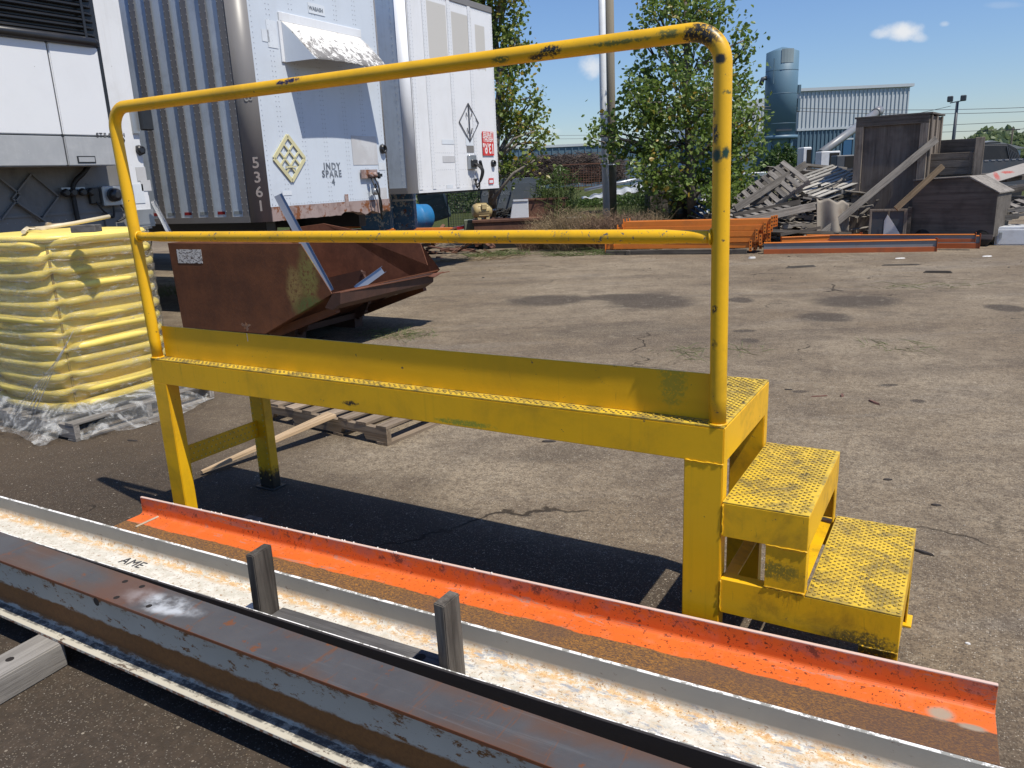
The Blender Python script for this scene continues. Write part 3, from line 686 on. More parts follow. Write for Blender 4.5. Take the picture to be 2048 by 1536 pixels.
M_TWHITE = paint('trailer_white', (.72, .73, .75), (.66, .68, .70), .42, .30, (.45, .44, .42), .18, (.32, .31, .30), 26, streak=.30, dsc=1.6)
M_TRUST = paint('rusty_bottom_rail', (.26, .18, .16), (.36, .29, .27), .8, .7, (.10, .045, .03), .4, (.06, .03, .02), 14, rust=.6, dsc=6)
M_RED = paint('red_reflector', (.30, .02, .02), None, .3, .1); M_GREYR = paint('grey_reflector', (.30, .33, .33), None, .3, .1)
M_STENC = paint('grey_stencil_paint', (.12, .14, .17), None, .7, .4, (.45, .5, .55), .35, (.5, .56, .63), 18)
M_GHOST = paint('ghost_lettering', (.245, .20, .19), (.215, .19, .18), .7, .8, (.2, .18, .17), .9, (.19, .18, .17), 22)
M_LABEL = paint('pale_label', (.66, .70, .74), (.58, .62, .66), .6, .3, (.4, .4, .4))
def rivets(mb, pts, r=.0055, nrm='Y'):
    for p in pts: mb.lathe([(r, 0), (r * .6, -.004)] if nrm == 'Y' else [(r, 0), (r * .6, -.004)], 5, p, axis='Y' if nrm == 'Y' else 'X', caps=True)
def rivcol(mb, x, z0, z1, y=-.001, step=.055):
    z = z0
    while z < z1: rivets(mb, [(x, y, z)]); z += step
def rivrow(mb, x0, x1, z, y=-.001, step=.05):
    x = x0
    while x < x1: rivets(mb, [(x, y, z)]); x += step
def quarter(mb, cx, cy, r, a0, a1, z0, z1, n=8):
    """rounded corner post"""
    pts = [(cx + r * math.cos(a0 + (a1 - a0) * i / n), cy + r * math.sin(a0 + (a1 - a0) * i / n)) for i in range(n + 1)]
    fs = []
    for (p, q) in zip(pts, pts[1:]):
        f = mb.face([(p[0], p[1], z0), (q[0], q[1], z0), (q[0], q[1], z1), (p[0], p[1], z1)], True)
    mb.face([(p[0], p[1], z0) for p in pts] + [(cx, cy, z0)]); mb.face([(p[0], p[1], z1) for p in pts] + [(cx, cy, z1)])

# middle trailer --------------------------------------------------
P1 = D(545, 443, 9.2); P2 = D(789, 427, 11.3)
t2 = thing('box_trailer', 'middle box trailer with grey ribbed side and a sloping hood on its pale front', 'trailer', P1, math.atan2(P2.y - P1.y, P2.x - P1.x))
w2 = math.hypot(P2.x - P1.x, P2.y - P1.y); ht = 3.07; rk = .17
MB().box(0, w2 - .11, 0, .04, .165, ht - .09).build('front_panel', M_TFRONT, t2)
MB().box(-rk + .03, w2 - .03, .2, 13.2, .05, ht - .02).build('trailer_body', M_TPAN, t2)
q = MB(); quarter(q, 0, rk, rk, math.pi, 1.5 * math.pi, .0, ht); q.build('corner_post', M_TGREY, t2, doubles=True)
q = MB(); quarter(q, w2 - .11, .11, .11, 1.5 * math.pi, 2 * math.pi, 0, ht); q.build('corner_post', M_TGREY, t2, doubles=True)
MB().box(.001, w2 - .111, -.012, .10, ht - .089, ht + .012).build('top_rail', M_TGREY, t2, bevel=.008, seg=2)
rr = MB(); nn = 28
def rj(i): return .0 + (.025 * math.sin(i * 1.7) * (i > 18) + random.uniform(-.004, .004)) + (.06 if 15 < i < 19 else 0) * .6
for i in range(nn):
    x0 = .002 + (w2 - .115) * i / nn; x1 = .002 + (w2 - .115) * (i + 1) / nn
    rr.hexa([(x0, -.010, rj(i)), (x1, -.010, rj(i + 1)), (x0, .12, rj(i)), (x1, .12, rj(i + 1)), (x0, -.010, .163), (x1, -.010, .163), (x0, .12, .163), (x1, .12, .163)])
rr.build('bottom_rail', M_TRUST, t2, doubles=True)
MB().box(-rk, -rk + .05, rk + .01, 13.2, .0, .07).build('side_rail', M_TGREY, t2)
q0 = MB().box(-.006, 0, 0, .105, .0, ht - .02).mesh('side_post', M_TGREY, .006)
rv = MB()
y = rk + .02; ys = []
for i in range(26):
    put('side_post', q0, t2, loc=(-rk + .012, y, 0)); ys.append(y); y += (.30 if i % 2 else .27)
for y in ys[:14]:
    for yy in (y + .012, y + .093):
        z = .06
        while z < ht: rv.lathe([(.006, 0), (.0035, -.004)], 5, (-rk + .006, yy, z), axis='X'); z += .075
rivcol(rv, .035, .2, ht - .1)
xs = [.28, .33, .66, .71, 1.06, 1.11, 1.48, 1.53, 1.86, 1.91, w2 - .16]
for x in xs: rivcol(rv, x, .2, ht - .12)
rivrow(rv, .03, w2 - .15, .185)
rivrow(rv, .03, w2 - .15, ht - .10)
for z0 in [i * .06 + .05 for i in range(50)]: rv.lathe([(.006, 0), (.0035, -.004)], 5, (w2 - .10, -.001, z0), axis='Y')
rv.build('rivets', M_RIV, t2, stuff=True)
for i, y in enumerate(ys[:10]):
    yc = y + .20
    for k, m in ((0, M_RED if i % 2 else M_GREYR),):
        MB().box(-rk + .026, -rk + .0298, yc - .06, yc + .06, .10, .135).build('reflector', m, t2)
    for dx in (-.04, .0, .04): MB().box(-rk + .024, -rk + .0298, yc + dx - .006, yc + dx + .006, .02, .06).build('rivet_slot', M_DARK, t2)
# hood
def pl2(u, v, off=0): return onplane(t2, u, v, off)
a = pl2(560, 42); b_ = pl2(716, 76); fr0 = pl2(556, 28); fr1 = pl2(710, 60); lo = pl2(567, 121)
xa, xb = a.x, b_.x; ztop = (a.z + b_.z) / 2; zlow = lo.z - .0
q = MB(); q.box(xa - .03, xb + .05, -.02, -.001, ztop + .0, ztop + .10).box(xa - .05, xa + .0, -.02, -.001, zlow - .02, ztop - .001).box(xb, xb + .05, -.02, -.001, zlow + .2, ztop - .001)
q.build('hood_frame', M_TWHITE, t2, bevel=.004)
M_PEEL = paint('peeling_white_on_grey', (.74, .75, .76), None, .5, .25, (.5, .5, .48), .0)
def peel():
    n = N('hood_peeling_paint'); x, y, z = n.sep(); nn = n.noise(11, 9, .78, .6); k = n.math('ADD', nn, n.math('MULTIPLY', n.math('SUBTRACT', z, ztop - .18), -.38))
    f = n.step(k, .535, .55); c = n.mix(f, n.mix(n.noise(7, 5), (.74, .73, .70), (.62, .60, .56)), (.19, .18, .17)); return n.done(c, .6, 0, n.bump(f, .4, .003))
M_HOOD = peel()
pr = .42; lipz = zlow - .02
q = MB(); n_ = 14
def hoodp(s, t):
    x = xa + (xb - xa) * s; sag = .03 * math.sin(s * 3.1) - .05 * s * s
    xo = x + (.10 * t * (s)) + .05 * t
    return (xo, -.02 - pr * t, ztop - (ztop - lipz) * (t ** 1.15) + sag * t)
q.grid(hoodp, n_, 8); hd = q.build('hood_sheet', M_HOOD, t2)
so_ = hd.modifiers.new('thickness', 'SOLIDIFY'); so_.thickness = .012
q = MB(); q.prism([(xa - .002, -.02, ztop), (xa - .002, -.02, lipz), (xa + .048, -.02 - pr, lipz + .005)], (.010, 0, 0)); q.build('hood_cheek', M_TFRONT, t2)
# signs and marks on the front
def decal(root, me, u, v, off=-.004, sc=1.0, name='lettering', rz=0):
    p = onplane(root, u, v, off); o = put(name, me, root, loc=p); o.scale = (sc, 1, sc); return o
decal(t2, text_mesh('INDY', .118, .001, M_STENC, bold=.003, spacing=1.25), 676 - 450 + 438, 333)
decal(t2, text_mesh('SPARE', .118, .001, M_STENC, bold=.003, spacing=1.25), 664, 348)
decal(t2, text_mesh('4', .118, .001, M_STENC, bold=.003), 667, 364)
def plate(root, u0, v0, u1, v1, m, off=-.0035, th=.003, name='label'):
    p = onplane(root, u0, v1, off); q_ = onplane(root, u1, v0, off)
    return MB().box(min(p.x, q_.x), max(p.x, q_.x), off - th, off, min(p.z, q_.z), max(p.z, q_.z)).build(name, m, root)
plate(t2, 617, 12, 648, 25, M_LABEL, name='maker_plate')
decal(t2, text_mesh('WABASH', .062, .001, M_STENC, bold=.002), 632, 19, -.008)
M_PATCH = paint('faded_decal_patch', (.50, .50, .50), (.42, .42, .43), .7, .6, (.6, .62, .64), .25, (.3, .3, .3), 12)
plate(t2, 707, 273, 752, 330, M_PATCH, th=.001); plate(t2, 525, 60, 537, 82, M_LABEL, th=.001); plate(t2, 537, 42, 551, 94, M_LABEL, th=.001)
plate(t2, 728, 88, 738, 110, M_LABEL, th=.001); plate(t2, 740, 96, 748, 112, M_LABEL, th=.001); plate(t2, 758, 325, 770, 340, M_LABEL, th=.001); plate(t2, 757, 375, 773, 400, M_PATCH, th=.001); plate(t2, 566, 381, 583, 391, M_LABEL, th=.001)
M_CREAM = paint('cream_placard_metal', (.62, .58, .34), (.52, .48, .28), .5, .3, (.3, .28, .2), .2, (.2, .19, .15))
def placard(root, u, v, h, m, grid=True):
    p = onplane(root, u, v, 0); r = thing('x', 'x', 'x') if False else None
    e = bpy.data.objects.new('placard_holder', None)
    b = MB(); s = h / 2
    def P(a, c): return Vector(((a - c) * s * .72, -.012, (a + c) * s * .72))
    def strip(a0, c0, a1, c1, w=.02): b.bar(P(a0, c0), P(a1, c1), .012, w, (0, 0, 1) if abs(a1 - a0) < 1e9 else 0)
    w = .045 if grid else .012
    for (a0, c0, a1, c1) in ((-.7, -.7, .7, -.7), (.7, -.7, .7, .7), (.7, .7, -.7, .7), (-.7, .7, -.7, -.7)): strip(a0, c0, a1, c1, w)
    if grid:
        for k in (-.23, .23): strip(-.62, k, .62, k, .022); strip(k, -.62, k, .62, .022)
    else:
        b.bar((0, -.02, s * .95), (0, -.02, -s * .95), .01, .02, (1, 0, 0))
        for k in (-.5, .5): b.bar((k * s * .4, -.02, .3 * s), (k * s * .6, -.02, .5 * s), .012, .012); b.bar((k * s * .5, -.02, -.3 * s), (k * s * .3, -.02, -.6 * s), .012, .012)
    return put('placard_holder', b.mesh('placard_holder', m), root, loc=(p.x, 0, p.z))
placard(t2, 578, 317, .52, M_CREAM)
p = onplane(t2, 580, 334, 0); MB().bar((p.x - .09, -.02, p.z), (p.x + .09, -.02, p.z + .005), .012, .02).build('placard_clip', M_CREAM, t2)
def gladhand(root, u, v, r=.055, m=None):
    p = onplane(root, u, v, 0)
    o = MB().lathe([(r * 1.15, 0), (r * 1.15, -.02), (r, -.05), (r * .7, -.055), (r * .7, -.03)], 20, (p.x, 0, p.z), axis='Y').build('round_light', m or M_BLKP, root)
    return o
gladhand(t2, 764, 298)
q = plate(t2, 722, 339, 752, 357, M_TRUST, off=-.02, th=.02, name='connector_plate')
p = onplane(t2, 737, 350, 0)
def hose(root, pts, r, m, name='air_hose'):
    # smooth the control points
    P = [Vector(x) for x in pts]; out = []
    for i in range(len(P) - 1):
        p0, p1, p2, p3 = P[max(i - 1, 0)], P[i], P[i + 1], P[min(i + 2, len(P) - 1)]
        for k in range(6):
            t = k / 6; out.append(.5 * ((2 * p1) + (-p0 + p2) * t + (2 * p0 - 5 * p1 + 4 * p2 - p3) * t * t + (-p0 + 3 * p1 - 3 * p2 + p3) * t ** 3))
    out.append(P[-1]); return MB().tube(out, r, 8).build(name, m, root)
for k in (-.045, .04): MB().lathe([(.028, 0), (.034, -.05), (.02, -.07)], 12, (p.x + k, -.04, p.z), axis='Y').build('gladhand', M_TRUST, t2)
MB().bar((p.x + .08, -.06, p.z), (p.x + .20, -.07, p.z - .01), .035, .04).bar((p.x + .14, -.06, p.z + .03), (p.x + .16, -.06, p.z - .05), .03, .03).build('gladhand', M_BLKP, t2)
hose(t2, [(p.x - .03, -.05, p.z - .02), (p.x - .06, -.14, p.z - .16), (p.x + .02, -.16, p.z - .34), (p.x + .10, -.1, p.z - .50), (p.x + .12, -.06, p.z - .3), (p.x + .06, -.06, p.z - .12)], .011, M_BLK)
hose(t2, [(p.x + .05, -.05, p.z - .02), (p.x + .03, -.14, p.z - .18), (p.x - .0, -.15, p.z - .40), (p.x + .10, -.1, p.z - .60)], .011, M_BLK)
MB().lathe([(.05, 0), (.05, -.05), (.03, -.06)], 14, (p.x + .02, -.05, p.z - .22), axis='Y').build('gladhand', M_STEEL, t2)
MB().box(1.35, 1.42, -.013, -.0105, .10, .26).build('rust_patch', M_TRUST, t2)
# faded number down the corner post
for ch, u, v in (('5', 533, 326), ('3', 535, 355), ('6', 537, 384), ('1', 540, 412)):
    p = onplane(t2, u - 4, v, -.0); a_ = math.atan2(-.085, -.12)
    me = text_mesh(ch, .17, .0015, M_GHOST, bold=.003)
    me.transform(Matrix.Rotation(-math.radians(42), 4, 'Z'))
    cx = -rk * math.sin(math.radians(42)); cy = rk - rk * math.cos(math.radians(42))
    put('faded_number', me, t2, loc=(cx * 1.02, cy - .004, p.z - .0))
me = text_mesh('AB', .13, .0015, M_GHOST); me.transform(Matrix.Rotation(math.radians(90), 4, 'Y')); me.transform(Matrix.Rotation(-math.radians(42), 4, 'Z'))
M_GHW = paint('ghost_lettering_pale', (.36, .36, .35), (.22, .22, .21), .7, .6, (.16, .15, .15), .3, (.15, .15, .14), 14); me.materials.clear(); me.materials.append(M_GHW)
put('faded_letters', me, t2, loc=(-rk * .69, rk * .25 - .004, onplane(t2, 505, 188, 0).z))
# landing gear and frame below
b = MB(); b.bar((1.0, 1.6, .0), (1.25, 1.5, -.35), .09, .09).bar((1.7, 1.6, 0), (1.5, 1.5, -.35), .09, .09).box(.35, .47, 1.4, 1.52, -1.1, 0).box(1.9, 2.02, 1.4, 1.52, -1.1, 0).box(.3, 2.1, 1.42, 1.5, -.5, -.42).box(.2, .5, 1.3, 1.62, -1.13, -1.08).box(1.85, 2.1, 1.3, 1.62, -1.13, -1.08)
b.build('landing_gear', M_BLKP, t2)
for x in (.2, 2.0): MB().box(x, x + .15, .3, 12.5, -.2, .0).build('chassis_rail', M_BLKP, t2)
def wheelset(root, y0, w, gz):
    for yy in (y0, y0 + 1.25):
        for xx in (.12, w - .40):
            wh = MB().lathe([(.25, -.15), (.46, -.15), (.50, -.11), (.50, .11), (.46, .15), (.25, .15)], 28, (xx, yy, gz + .50), axis='X').build('wheel', M_BLK, root)
            MB().lathe([(.03, -.12), (.24, -.10), (.25, -.155), (.26, .155)], 20, (xx, yy, gz + .50), axis='X').build('rim', M_STEEL, wh)
wheelset(t2, 10.2, w2, -P1.z)

# far trailer -----------------------------------------------------
Q1 = D(832, 387, 12.3); Q2 = D(998, 373, 14.5); Q2.z = Q1.z
t3 = thing('box_trailer', 'far white box trailer with seamed front panels and a red mirrored height sign', 'trailer', Q1, math.atan2(Q2.y - Q1.y, Q2.x - Q1.x))
w3 = math.hypot(Q2.x - Q1.x, Q2.y - Q1.y); h3 = 3.08
def q3(u): return onplane(t3, u, 100, 0)
def spot_white():
    return paint('far_trailer_white', (.74, .75, .76), (.69, .70, .72), .42, .22, (.5, .49, .46), .15, (.3, .29, .28), 22, streak=.25, dsc=1.2,
                 rects=[((q3(857).x, q3(896).x, 2.02, 2.90), (.53, .51, .47)), ((q3(905).x, q3(945).x, 2.10, 2.84), (.51, .49, .45)), ((q3(951).x, q3(971).x, 2.0, 2.74), (.52, .50, .46))])
M_T3 = spot_white()
MB().box(.08, w3 - .004, 0, .04, .05, h3 - .10).build('front_panel', M_T3, t3)
MB().box(-.055, w3 - .03, .12, 13, .04, h3 - .02).build('trailer_body', M_TPAN, t3)
q = MB(); quarter(q, .06, .12, .12, math.pi, 1.5 * math.pi, 0, h3); q.build('corner_post', M_TWHITE, t3, doubles=True)
MB().box(.061, w3, -.012, .10, h3 - .10, h3).build('top_rail', M_TGREY, t3, bevel=.006)
MB().box(.3, w3 - .02, .01, .1, -.03, .0).build('bottom_rail', M_BLKP, t3); MB().box(.08, w3 - .004, -.004, .04, .001, .049).build('bottom_skirt', M_TWHITE, t3); MB().box(-.061, .0, .13, 13, 0, .09).build('side_rail', M_TGREY, t3)
rv = MB(); sx3 = [.14, .52, 1.22, 1.85, w3 - .03]
for x in sx3:
    MB().box(x - .045, x + .045, -.012, -.001, .05, h3 - .101).build('seam_strip', M_TWHITE, t3, bevel=.003) if x < w3 - .1 else None
    for dx in (-.03, .03): rivcol(rv, min(x + dx, w3 - .02), .1, h3 - .12, y=-.0125)
for z in (.35, .62): rivrow(rv, .6, 1.8, z, step=.06)
for z in (.1, .9, 1.9): rivrow(rv, .2, w3 - .1, z, step=.12) if z == .1 else None
rivrow(rv, .2, w3 - .1, h3 - .13)
for yy in (.2, .5, .8):
    z = .1
    while z < h3: rv.lathe([(.007, 0), (.004, -.004)], 5, (-.057, yy, z), axis='X'); z += .1
rv.build('rivets', M_RIV, t3, stuff=True)
M_BLKF = paint('blackened_frame', (.07, .07, .08), None, .6, .5, (.4, .4, .4))
placard(t3, 937, 245, .62, M_BLKF, grid=False)
M_REDS = paint('red_sign', (.62, .03, .03), (.5, .03, .03), .5, .25, (.6, .4, .38)); M_WHS = paint('white_sign_ink', (.80, .78, .76), None, .6, .1)
pa = onplane(t3, 966, 311, -.013); pb = onplane(t3, 986, 264, -.013); xm = (pa.x + pb.x) / 2; zl = pa.z; zh = pb.z; zh = max(zl, zh); zl = min(pa.z, pb.z)
sg = MB().box(pa.x, pb.x, -.018, -.0135, zl, zh).build('height_sign', M_REDS, t3)
hh = zh - zl; wsn = abs(pb.x - pa.x)
for tx, fz, sz in (('TRAILER', .87, .20), ('HEIGHT', .66, .20), ('13\'6"', .26, .42)):
    me = text_mesh(tx, 1.0, .001, M_WHS, mirror=True, bold=.02); xsz = max(v.co.x for v in me.vertices) - min(v.co.x for v in me.vertices)
    k = wsn * .9 / xsz; zsz = hh * sz / .72
    o = put('sign_lettering', me, sg, loc=(xm, -.0195, zl + hh * fz)); o.scale = (k, 1, zsz)
plate(t3, 932, 276, 946, 291, M_LABEL, th=.002); plate(t3, 934, 292, 947, 305, M_TGREY, th=.002); plate(t3, 893, 376, 906, 370, M_LABEL, th=.002); plate(t3, 978, 356, 987, 368, M_REDS, off=-.013, th=.002); plate(t3, 979, 360, 986, 366, M_LABEL, off=-.016, th=.001)
plate(t3, 886, 312, 909, 325, M_PATCH, th=.001); plate(t3, 884, 280, 912, 288, M_LABEL, th=.001)
p = onplane(t3, 942, 322, 0)
MB().box(p.x - .13, p.x + .10, -.06, -.001, p.z - .14, p.z + .10).build('connector_box', M_STEEL, t3, bevel=.01)
MB().box(p.x - .10, p.x + .07, -.10, -.061, p.z - .10, p.z + .02).build('connector_socket', M_BLKP, t3, bevel=.01)
for k in range(3):
    hose(t3, [(p.x - .05 + k * .05, -.09, p.z - .04), (p.x + .0 + k * .04, -.2, p.z - .16), (p.x + .02 * k, -.16, p.z - .34), (p.x + .06 - .06 * k, -.1, p.z - .5 + .05 * k), (p.x - .02 + .05 * k, -.06, p.z - .3)], .012, M_BLK)
MB().bar((p.x + .1, -.12, p.z), (p.x + .2, -.1, p.z - .16), .05, .05).build('gladhand', M_BLKP, t3, bevel=.01)
gladhand(t3, 985, 327)
wheelset(t3, 10.2, w3, -Q1.z)
for x in (.35, w3 - .5): MB().box(x, x + .15, 4.4, 4.55, -Q1.z, 0).build('landing_leg', M_BLKP, t3)

# refrigerated trailer at the left --------------------------------
C1 = D(310, 456, 8.6); w1 = 2.5
t1 = thing('refrigerated_trailer', 'white refrigerated trailer at the left edge with a cooling unit under a black louvred grille', 'trailer', (C1.x, C1.y - w1, C1.z), math.pi / 2)
h1 = 3.0
MB().box(0, w1, 0, 13, 0, h1).build('trailer_body', M_TWHITE, t1, bevel=.02, seg=2)
M_LOWW = paint('grimy_wall_painted_shade', (.20, .195, .185), (.15, .145, .14), .55, .7, (.07, .07, .065), .35, (.10, .10, .09), 14, streak=.3)  # white wall under the cooling unit, its shade mixed into the grimy colour
MB().box(.02, w1 - .30, -.006, -.001, .02, 1.2).build('wall_sheet', M_LOWW, t1)
M_REEF = paint('cooling_unit_white', (.70, .71, .72), (.67, .68, .70), .30, .12, (.5, .5, .5), .05, (.3, .3, .3), 14)
M_REEFG = paint('cooling_unit_grey', (.36, .37, .38), (.30, .31, .32), .40, .45, (.50, .50, .50), .12, (.6, .6, .6), 12, streak=.3)
OFF = -.42
def q1(u, v, o=OFF): return onplane(t1, u, v, o)
xr = q1(228, 300).x; zlo = q1(200, 331).z; zsk = q1(200, 273).z; zgr = (q1(200, 98).z + q1(60, 72).z) / 2; xs_ = q1(110, 180).x; xle = -.0
def rounded_front(x0, x1, z0, z1, o, m, name, r=.07, root=t1):
    q = MB(); pts = [(x0, 0), (x0, o), (x1 - r, o)]
    for i in range(1, 8): a_ = i / 7 * math.pi / 2; pts.append((x1 - r + r * math.sin(a_), o + r - r * math.cos(a_)))
    pts.append((x1, 0)); q.prism([(x, y - .001, z0) for x, y in pts], (0, 0, z1 - z0)); return q.build(name, m, root, bevel=.008, seg=2)
xe = xr + .10
rounded_front(xle, xs_ - .006, zsk + .006, zgr - .012, OFF, M_REEF, 'cover_panel', .012)
rounded_front(xs_ + .006, xr, zsk + .006, zgr - .012, OFF, M_REEF, 'cover_panel', .012)
rounded_front(xr + .006, xe, zlo + .05, zgr - .012, OFF + .05, M_REEF, 'end_cap', .09)
rounded_front(xle, xs_ - .006, zlo, zsk - .004, OFF, M_REEFG, 'skirt_panel', .012); rounded_front(xs_ + .006, xr, zlo, zsk - .004, OFF, M_REEFG, 'skirt_panel', .012)
rounded_front(xle + .01, xe - .03, zlo + .03, h1 - .2, OFF + .02, M_BLKP, 'unit_core', .05)
ca, cb = q1(156, 326, OFF - .004), q1(190, 312, OFF - .004)
MB().box(ca.x, cb.x, OFF - .006, OFF - .001, ca.z, cb.z).build('latch_recess', M_BLKP, t1); MB().box(ca.x + .012, cb.x - .012, OFF - .011, OFF - .0065, ca.z + .01, cb.z - .01).build('latch', M_REEFG, t1)
for ch, u in zip('STEALTH', (195, 202, 210, 219, 228, 237, 246)): 
    decal(t1, text_mesh(ch, .055, .001, M_INK, bold=.002), u, 270.5 + (u - 195) * .005, OFF - .003)
# louvres
zg1 = zgr + 1.2; b = None
nl = 13
def louvre(z, r=.030):
    q = MB(); pts = [(-.05, OFF - .02), (xr - .10, OFF - .02)]
    for i in range(1, 8): a_ = i / 7 * math.pi / 2; pts.append((xr - .10 + .16 * math.sin(a_), OFF - .02 + .20 - .20 * math.cos(a_)))
    pts.append((xr + .06, 0))
    P = [Vector((x, y, z)) for x, y in pts]; up = Vector((0, 0, 1)); rings = []
    for i, p_ in enumerate(P):
        t = (P[min(i + 1, len(P) - 1)] - P[max(i - 1, 0)]).normalized(); nrm = Vector((t.y, -t.x, 0)).normalized()
        rings.append([q.bm.verts.new(p_ + nrm * a_ + up * c_) for a_, c_ in ((0.012, -.014), (.0, -.022), (-.05, .018), (-.045, .026), (.012, -.004))])
    for a_, c_ in zip(rings, rings[1:]):
        for k in range(5): q.bm.faces.new((a_[k], a_[(k + 1) % 5], c_[(k + 1) % 5], c_[k]))
    return q.build('louvre', M_BLKP, t1)
for k in range(nl): louvre(zgr + .10 + k * .062)
q = MB(); P = [(-.05, OFF - .012), (xr - .10, OFF - .012)] + [(xr - .10 + .16 * math.sin(i / 7 * math.pi / 2), OFF - .012 + .20 - .20 * math.cos(i / 7 * math.pi / 2)) for i in range(1, 8)] + [(xr + .06, 0)]
q.tube([(x, y, zgr + .03) for x, y in P], .045, 12); q.build('grille_bottom_bar', M_BLKP, t1)
MB().box(xr - .125, xr - .10, OFF - .04, OFF - .02, zgr + .05, zgr + .95).build('grille_upright', M_BLKP, t1, bevel=.004)
MB().box(.0, xr - .02, OFF + .10, OFF + .12, zgr + .02, zgr + 1.0).build('grille_backing', M_DARK, t1)
# lower wall fittings
def diamond(cx, cz, s, root, m, y=-.018):
    b = MB(); pts = [(cx - s, cz), (cx, cz + s), (cx + s, cz), (cx, cz - s)]
    for (x0, z0), (x1, z1) in zip(pts, pts[1:] + pts[:1]): b.bar((x0, y, z0), (x1, y, z1), .014, .05, (0, -1, 0))
    return b.build('placard_frame', m, root)
c_ = q1(68, 395, 0); diamond(c_.x, c_.z, .22, t1, M_LOWW); c_ = q1(-12, 392, 0); diamond(c_.x, c_.z, .22, t1, M_LOWW)
c_ = q1(68, 418, -.02); MB().bar((c_.x - .16, -.03, c_.z + .06), (c_.x + .06, -.03, c_.z - .12), .012, .085, (0, -1, 0)).build('placard_flap', M_LOWW, t1)
c_ = q1(148, 385, -.05); MB().box(c_.x - .12, c_.x + .12, -.05, -.007, c_.z - .02, c_.z + .05).build('gladhand_bracket', M_STEEL, t1)
for k in (-.11, -.04, .06, .15): MB().lathe([(.03, 0), (.04, -.05), (.025, -.08)], 14, (c_.x + k, -.05, c_.z), axis='Y').build('gladhand', M_BLKP, t1)
c_ = q1(222, 392, -.05); MB().box(c_.x - .11, c_.x + .11, -.09, -.007, c_.z - .10, c_.z + .10).build('electrical_box', M_STEEL, t1, bevel=.01)
MB().lathe([(.07, 0), (.065, -.06), (.03, -.08)], 16, (c_.x, -.09, c_.z + .01), axis='Y').build('socket', M_BLKP, t1)
c2 = q1(186, 392, -.02); MB().box(c2.x - .05, c2.x + .05, -.06, -.007, c2.z - .08, c2.z + .08).build('switch_box', M_BLKP, t1, bevel=.008)
c3 = q1(225, 440, -.02); MB().box(c3.x - .09, c3.x + .12, -.04, -.007, c3.z - .09, c3.z + .08).build('document_box', M_LOWW, t1, bevel=.006)
hose(t1, [(c_.x - .05, -.06, c_.z + .45), (c_.x - .25, -.07, c_.z + .25), (c_.x - .38, -.05, c_.z + .12), (c_.x - .40, -.05, c_.z - .1), (c_.x - .38, -.05, c_.z - .5)], .024, M_BLK, 'conduit')
hose(t1, [(c2.x, -.06, c2.z - .06), (c2.x + .06, -.07, c2.z - .16), (c2.x + .16, -.06, c2.z - .22), (c_.x, -.06, c_.z - .1)], .010, M_BLK, 'cable')
hose(t1, [(c_.x + .05, -.08, c_.z - .06), (c_.x + .12, -.08, c_.z - .2), (c_.x + .02, -.06, c_.z - .26)], .010, M_BLK, 'cable')
for v0 in (438, 425): 
    z = q1(150, v0, 0).z; rv = MB(); rivrow(rv, .05, w1 - .35, z, y=-.007, step=.07); rv.build('rivets', M_RIV, t1, stuff=True)
MB().box(.02, w1 - .3, -.02, -.0065, q1(120, 428, 0).z - .01, q1(120, 428, 0).z + .012).build('belt_strip', M_LOWW, t1)
# right hand corner of the nose
z0 = q1(300, 418, 0).z; MB().box(w1 - .32, w1 + .004, -.012, -.001, .02, z0).build('corner_sheet', M_STEEL, t1, bevel=.003); MB().box(w1 - .33, w1 + .006, -.018, -.0125, z0 - .16, z0 - .14).build('corner_strip', M_STEEL, t1)
c_ = q1(281, 300, -.02); q = MB(); q.lathe([(.055, 0), (.05, -.04), (.03, -.05)], 8, (c_.x, -.001, c_.z), axis='Y'); q.wob(.008); q.build('broken_light', M_BLKP, t1)
c_ = q1(278, 237, -.05); MB().box(c_.x - .07, c_.x + .0, -.03, -.001, c_.z - .15, c_.z + .12).build('light_bracket', M_STEEL, t1); MB().box(c_.x + .001, c_.x + .14, -.09, -.031, c_.z - .12, c_.z + .12).build('marker_light', M_BLKP, t1, bevel=.012)
plate(t1, 271, 368, 285, 407, M_LABEL, th=.002); plate(t1, 284, 360, 300, 382, M_PATCH, th=.002)
plate(t1, 275, 334, 290, 362, M_PATCH, th=.001)
for v in (128, 160, 176, 190): 
    c_ = q1(243, v, -.30); MB().lathe([(.014, 0), (.010, -.012)], 8, (xe, -.25, c_.z), axis='X').build('bolt', M_STEEL, t1)
hk = hose(t1, [(xe - .01, -.30, zsk - .03), (xe + .05, -.33, zsk + .01), (xe + .11, -.30, zsk - .02), (xe + .10, -.28, zsk - .06)], .008, M_BLK, 'latch_hook')
for x in (.3, w1 - .5): MB().box(x, x + .15, 1.4, 1.52, -C1.z, 0).build('landing_leg', M_BLKP, t1)
wheelset(t1, 10.2, w1, -C1.z)

# ================================================================ hopper
def rust_sheet(name, a=(.088, .030, .012), b=(.165, .058, .021), olive=(), dark=.5):
    n = N(name); c = n.mix(n.step(n.noise(2.5, 7, .68), .3, .7), a, b)
    c = n.mix(n.math('MULTIPLY', n.step(n.noise(30, 6, .75), .5, .75), dark), c, (.045, .018, .012))
    c = n.mix(n.step(n.noise(9, 7, .75, 2.0), .70, .72), c, (.30, .15, .09))
    st = n.noise(1, 6, .7, co=n.map((14, 14, .9))); c = n.mix(n.math('MULTIPLY', n.step(st, .52, .75), .35), c, (.06, .024, .016))
    for (p, r, cc, wb) in olive: c = n.mix(n.math('MULTIPLY', n.sph(p, r, wob=wb, wsc=6), n.step(n.noise(24, 8, .8), .40, .52)), c, cc)
    return n.done(c, .68, 0, n.bump(n.noise(25, 6, .7), .35, .006))
K1 = D(335, 485, 8.0); K2 = D(600, 487, 7.15); K2.z = K1.z
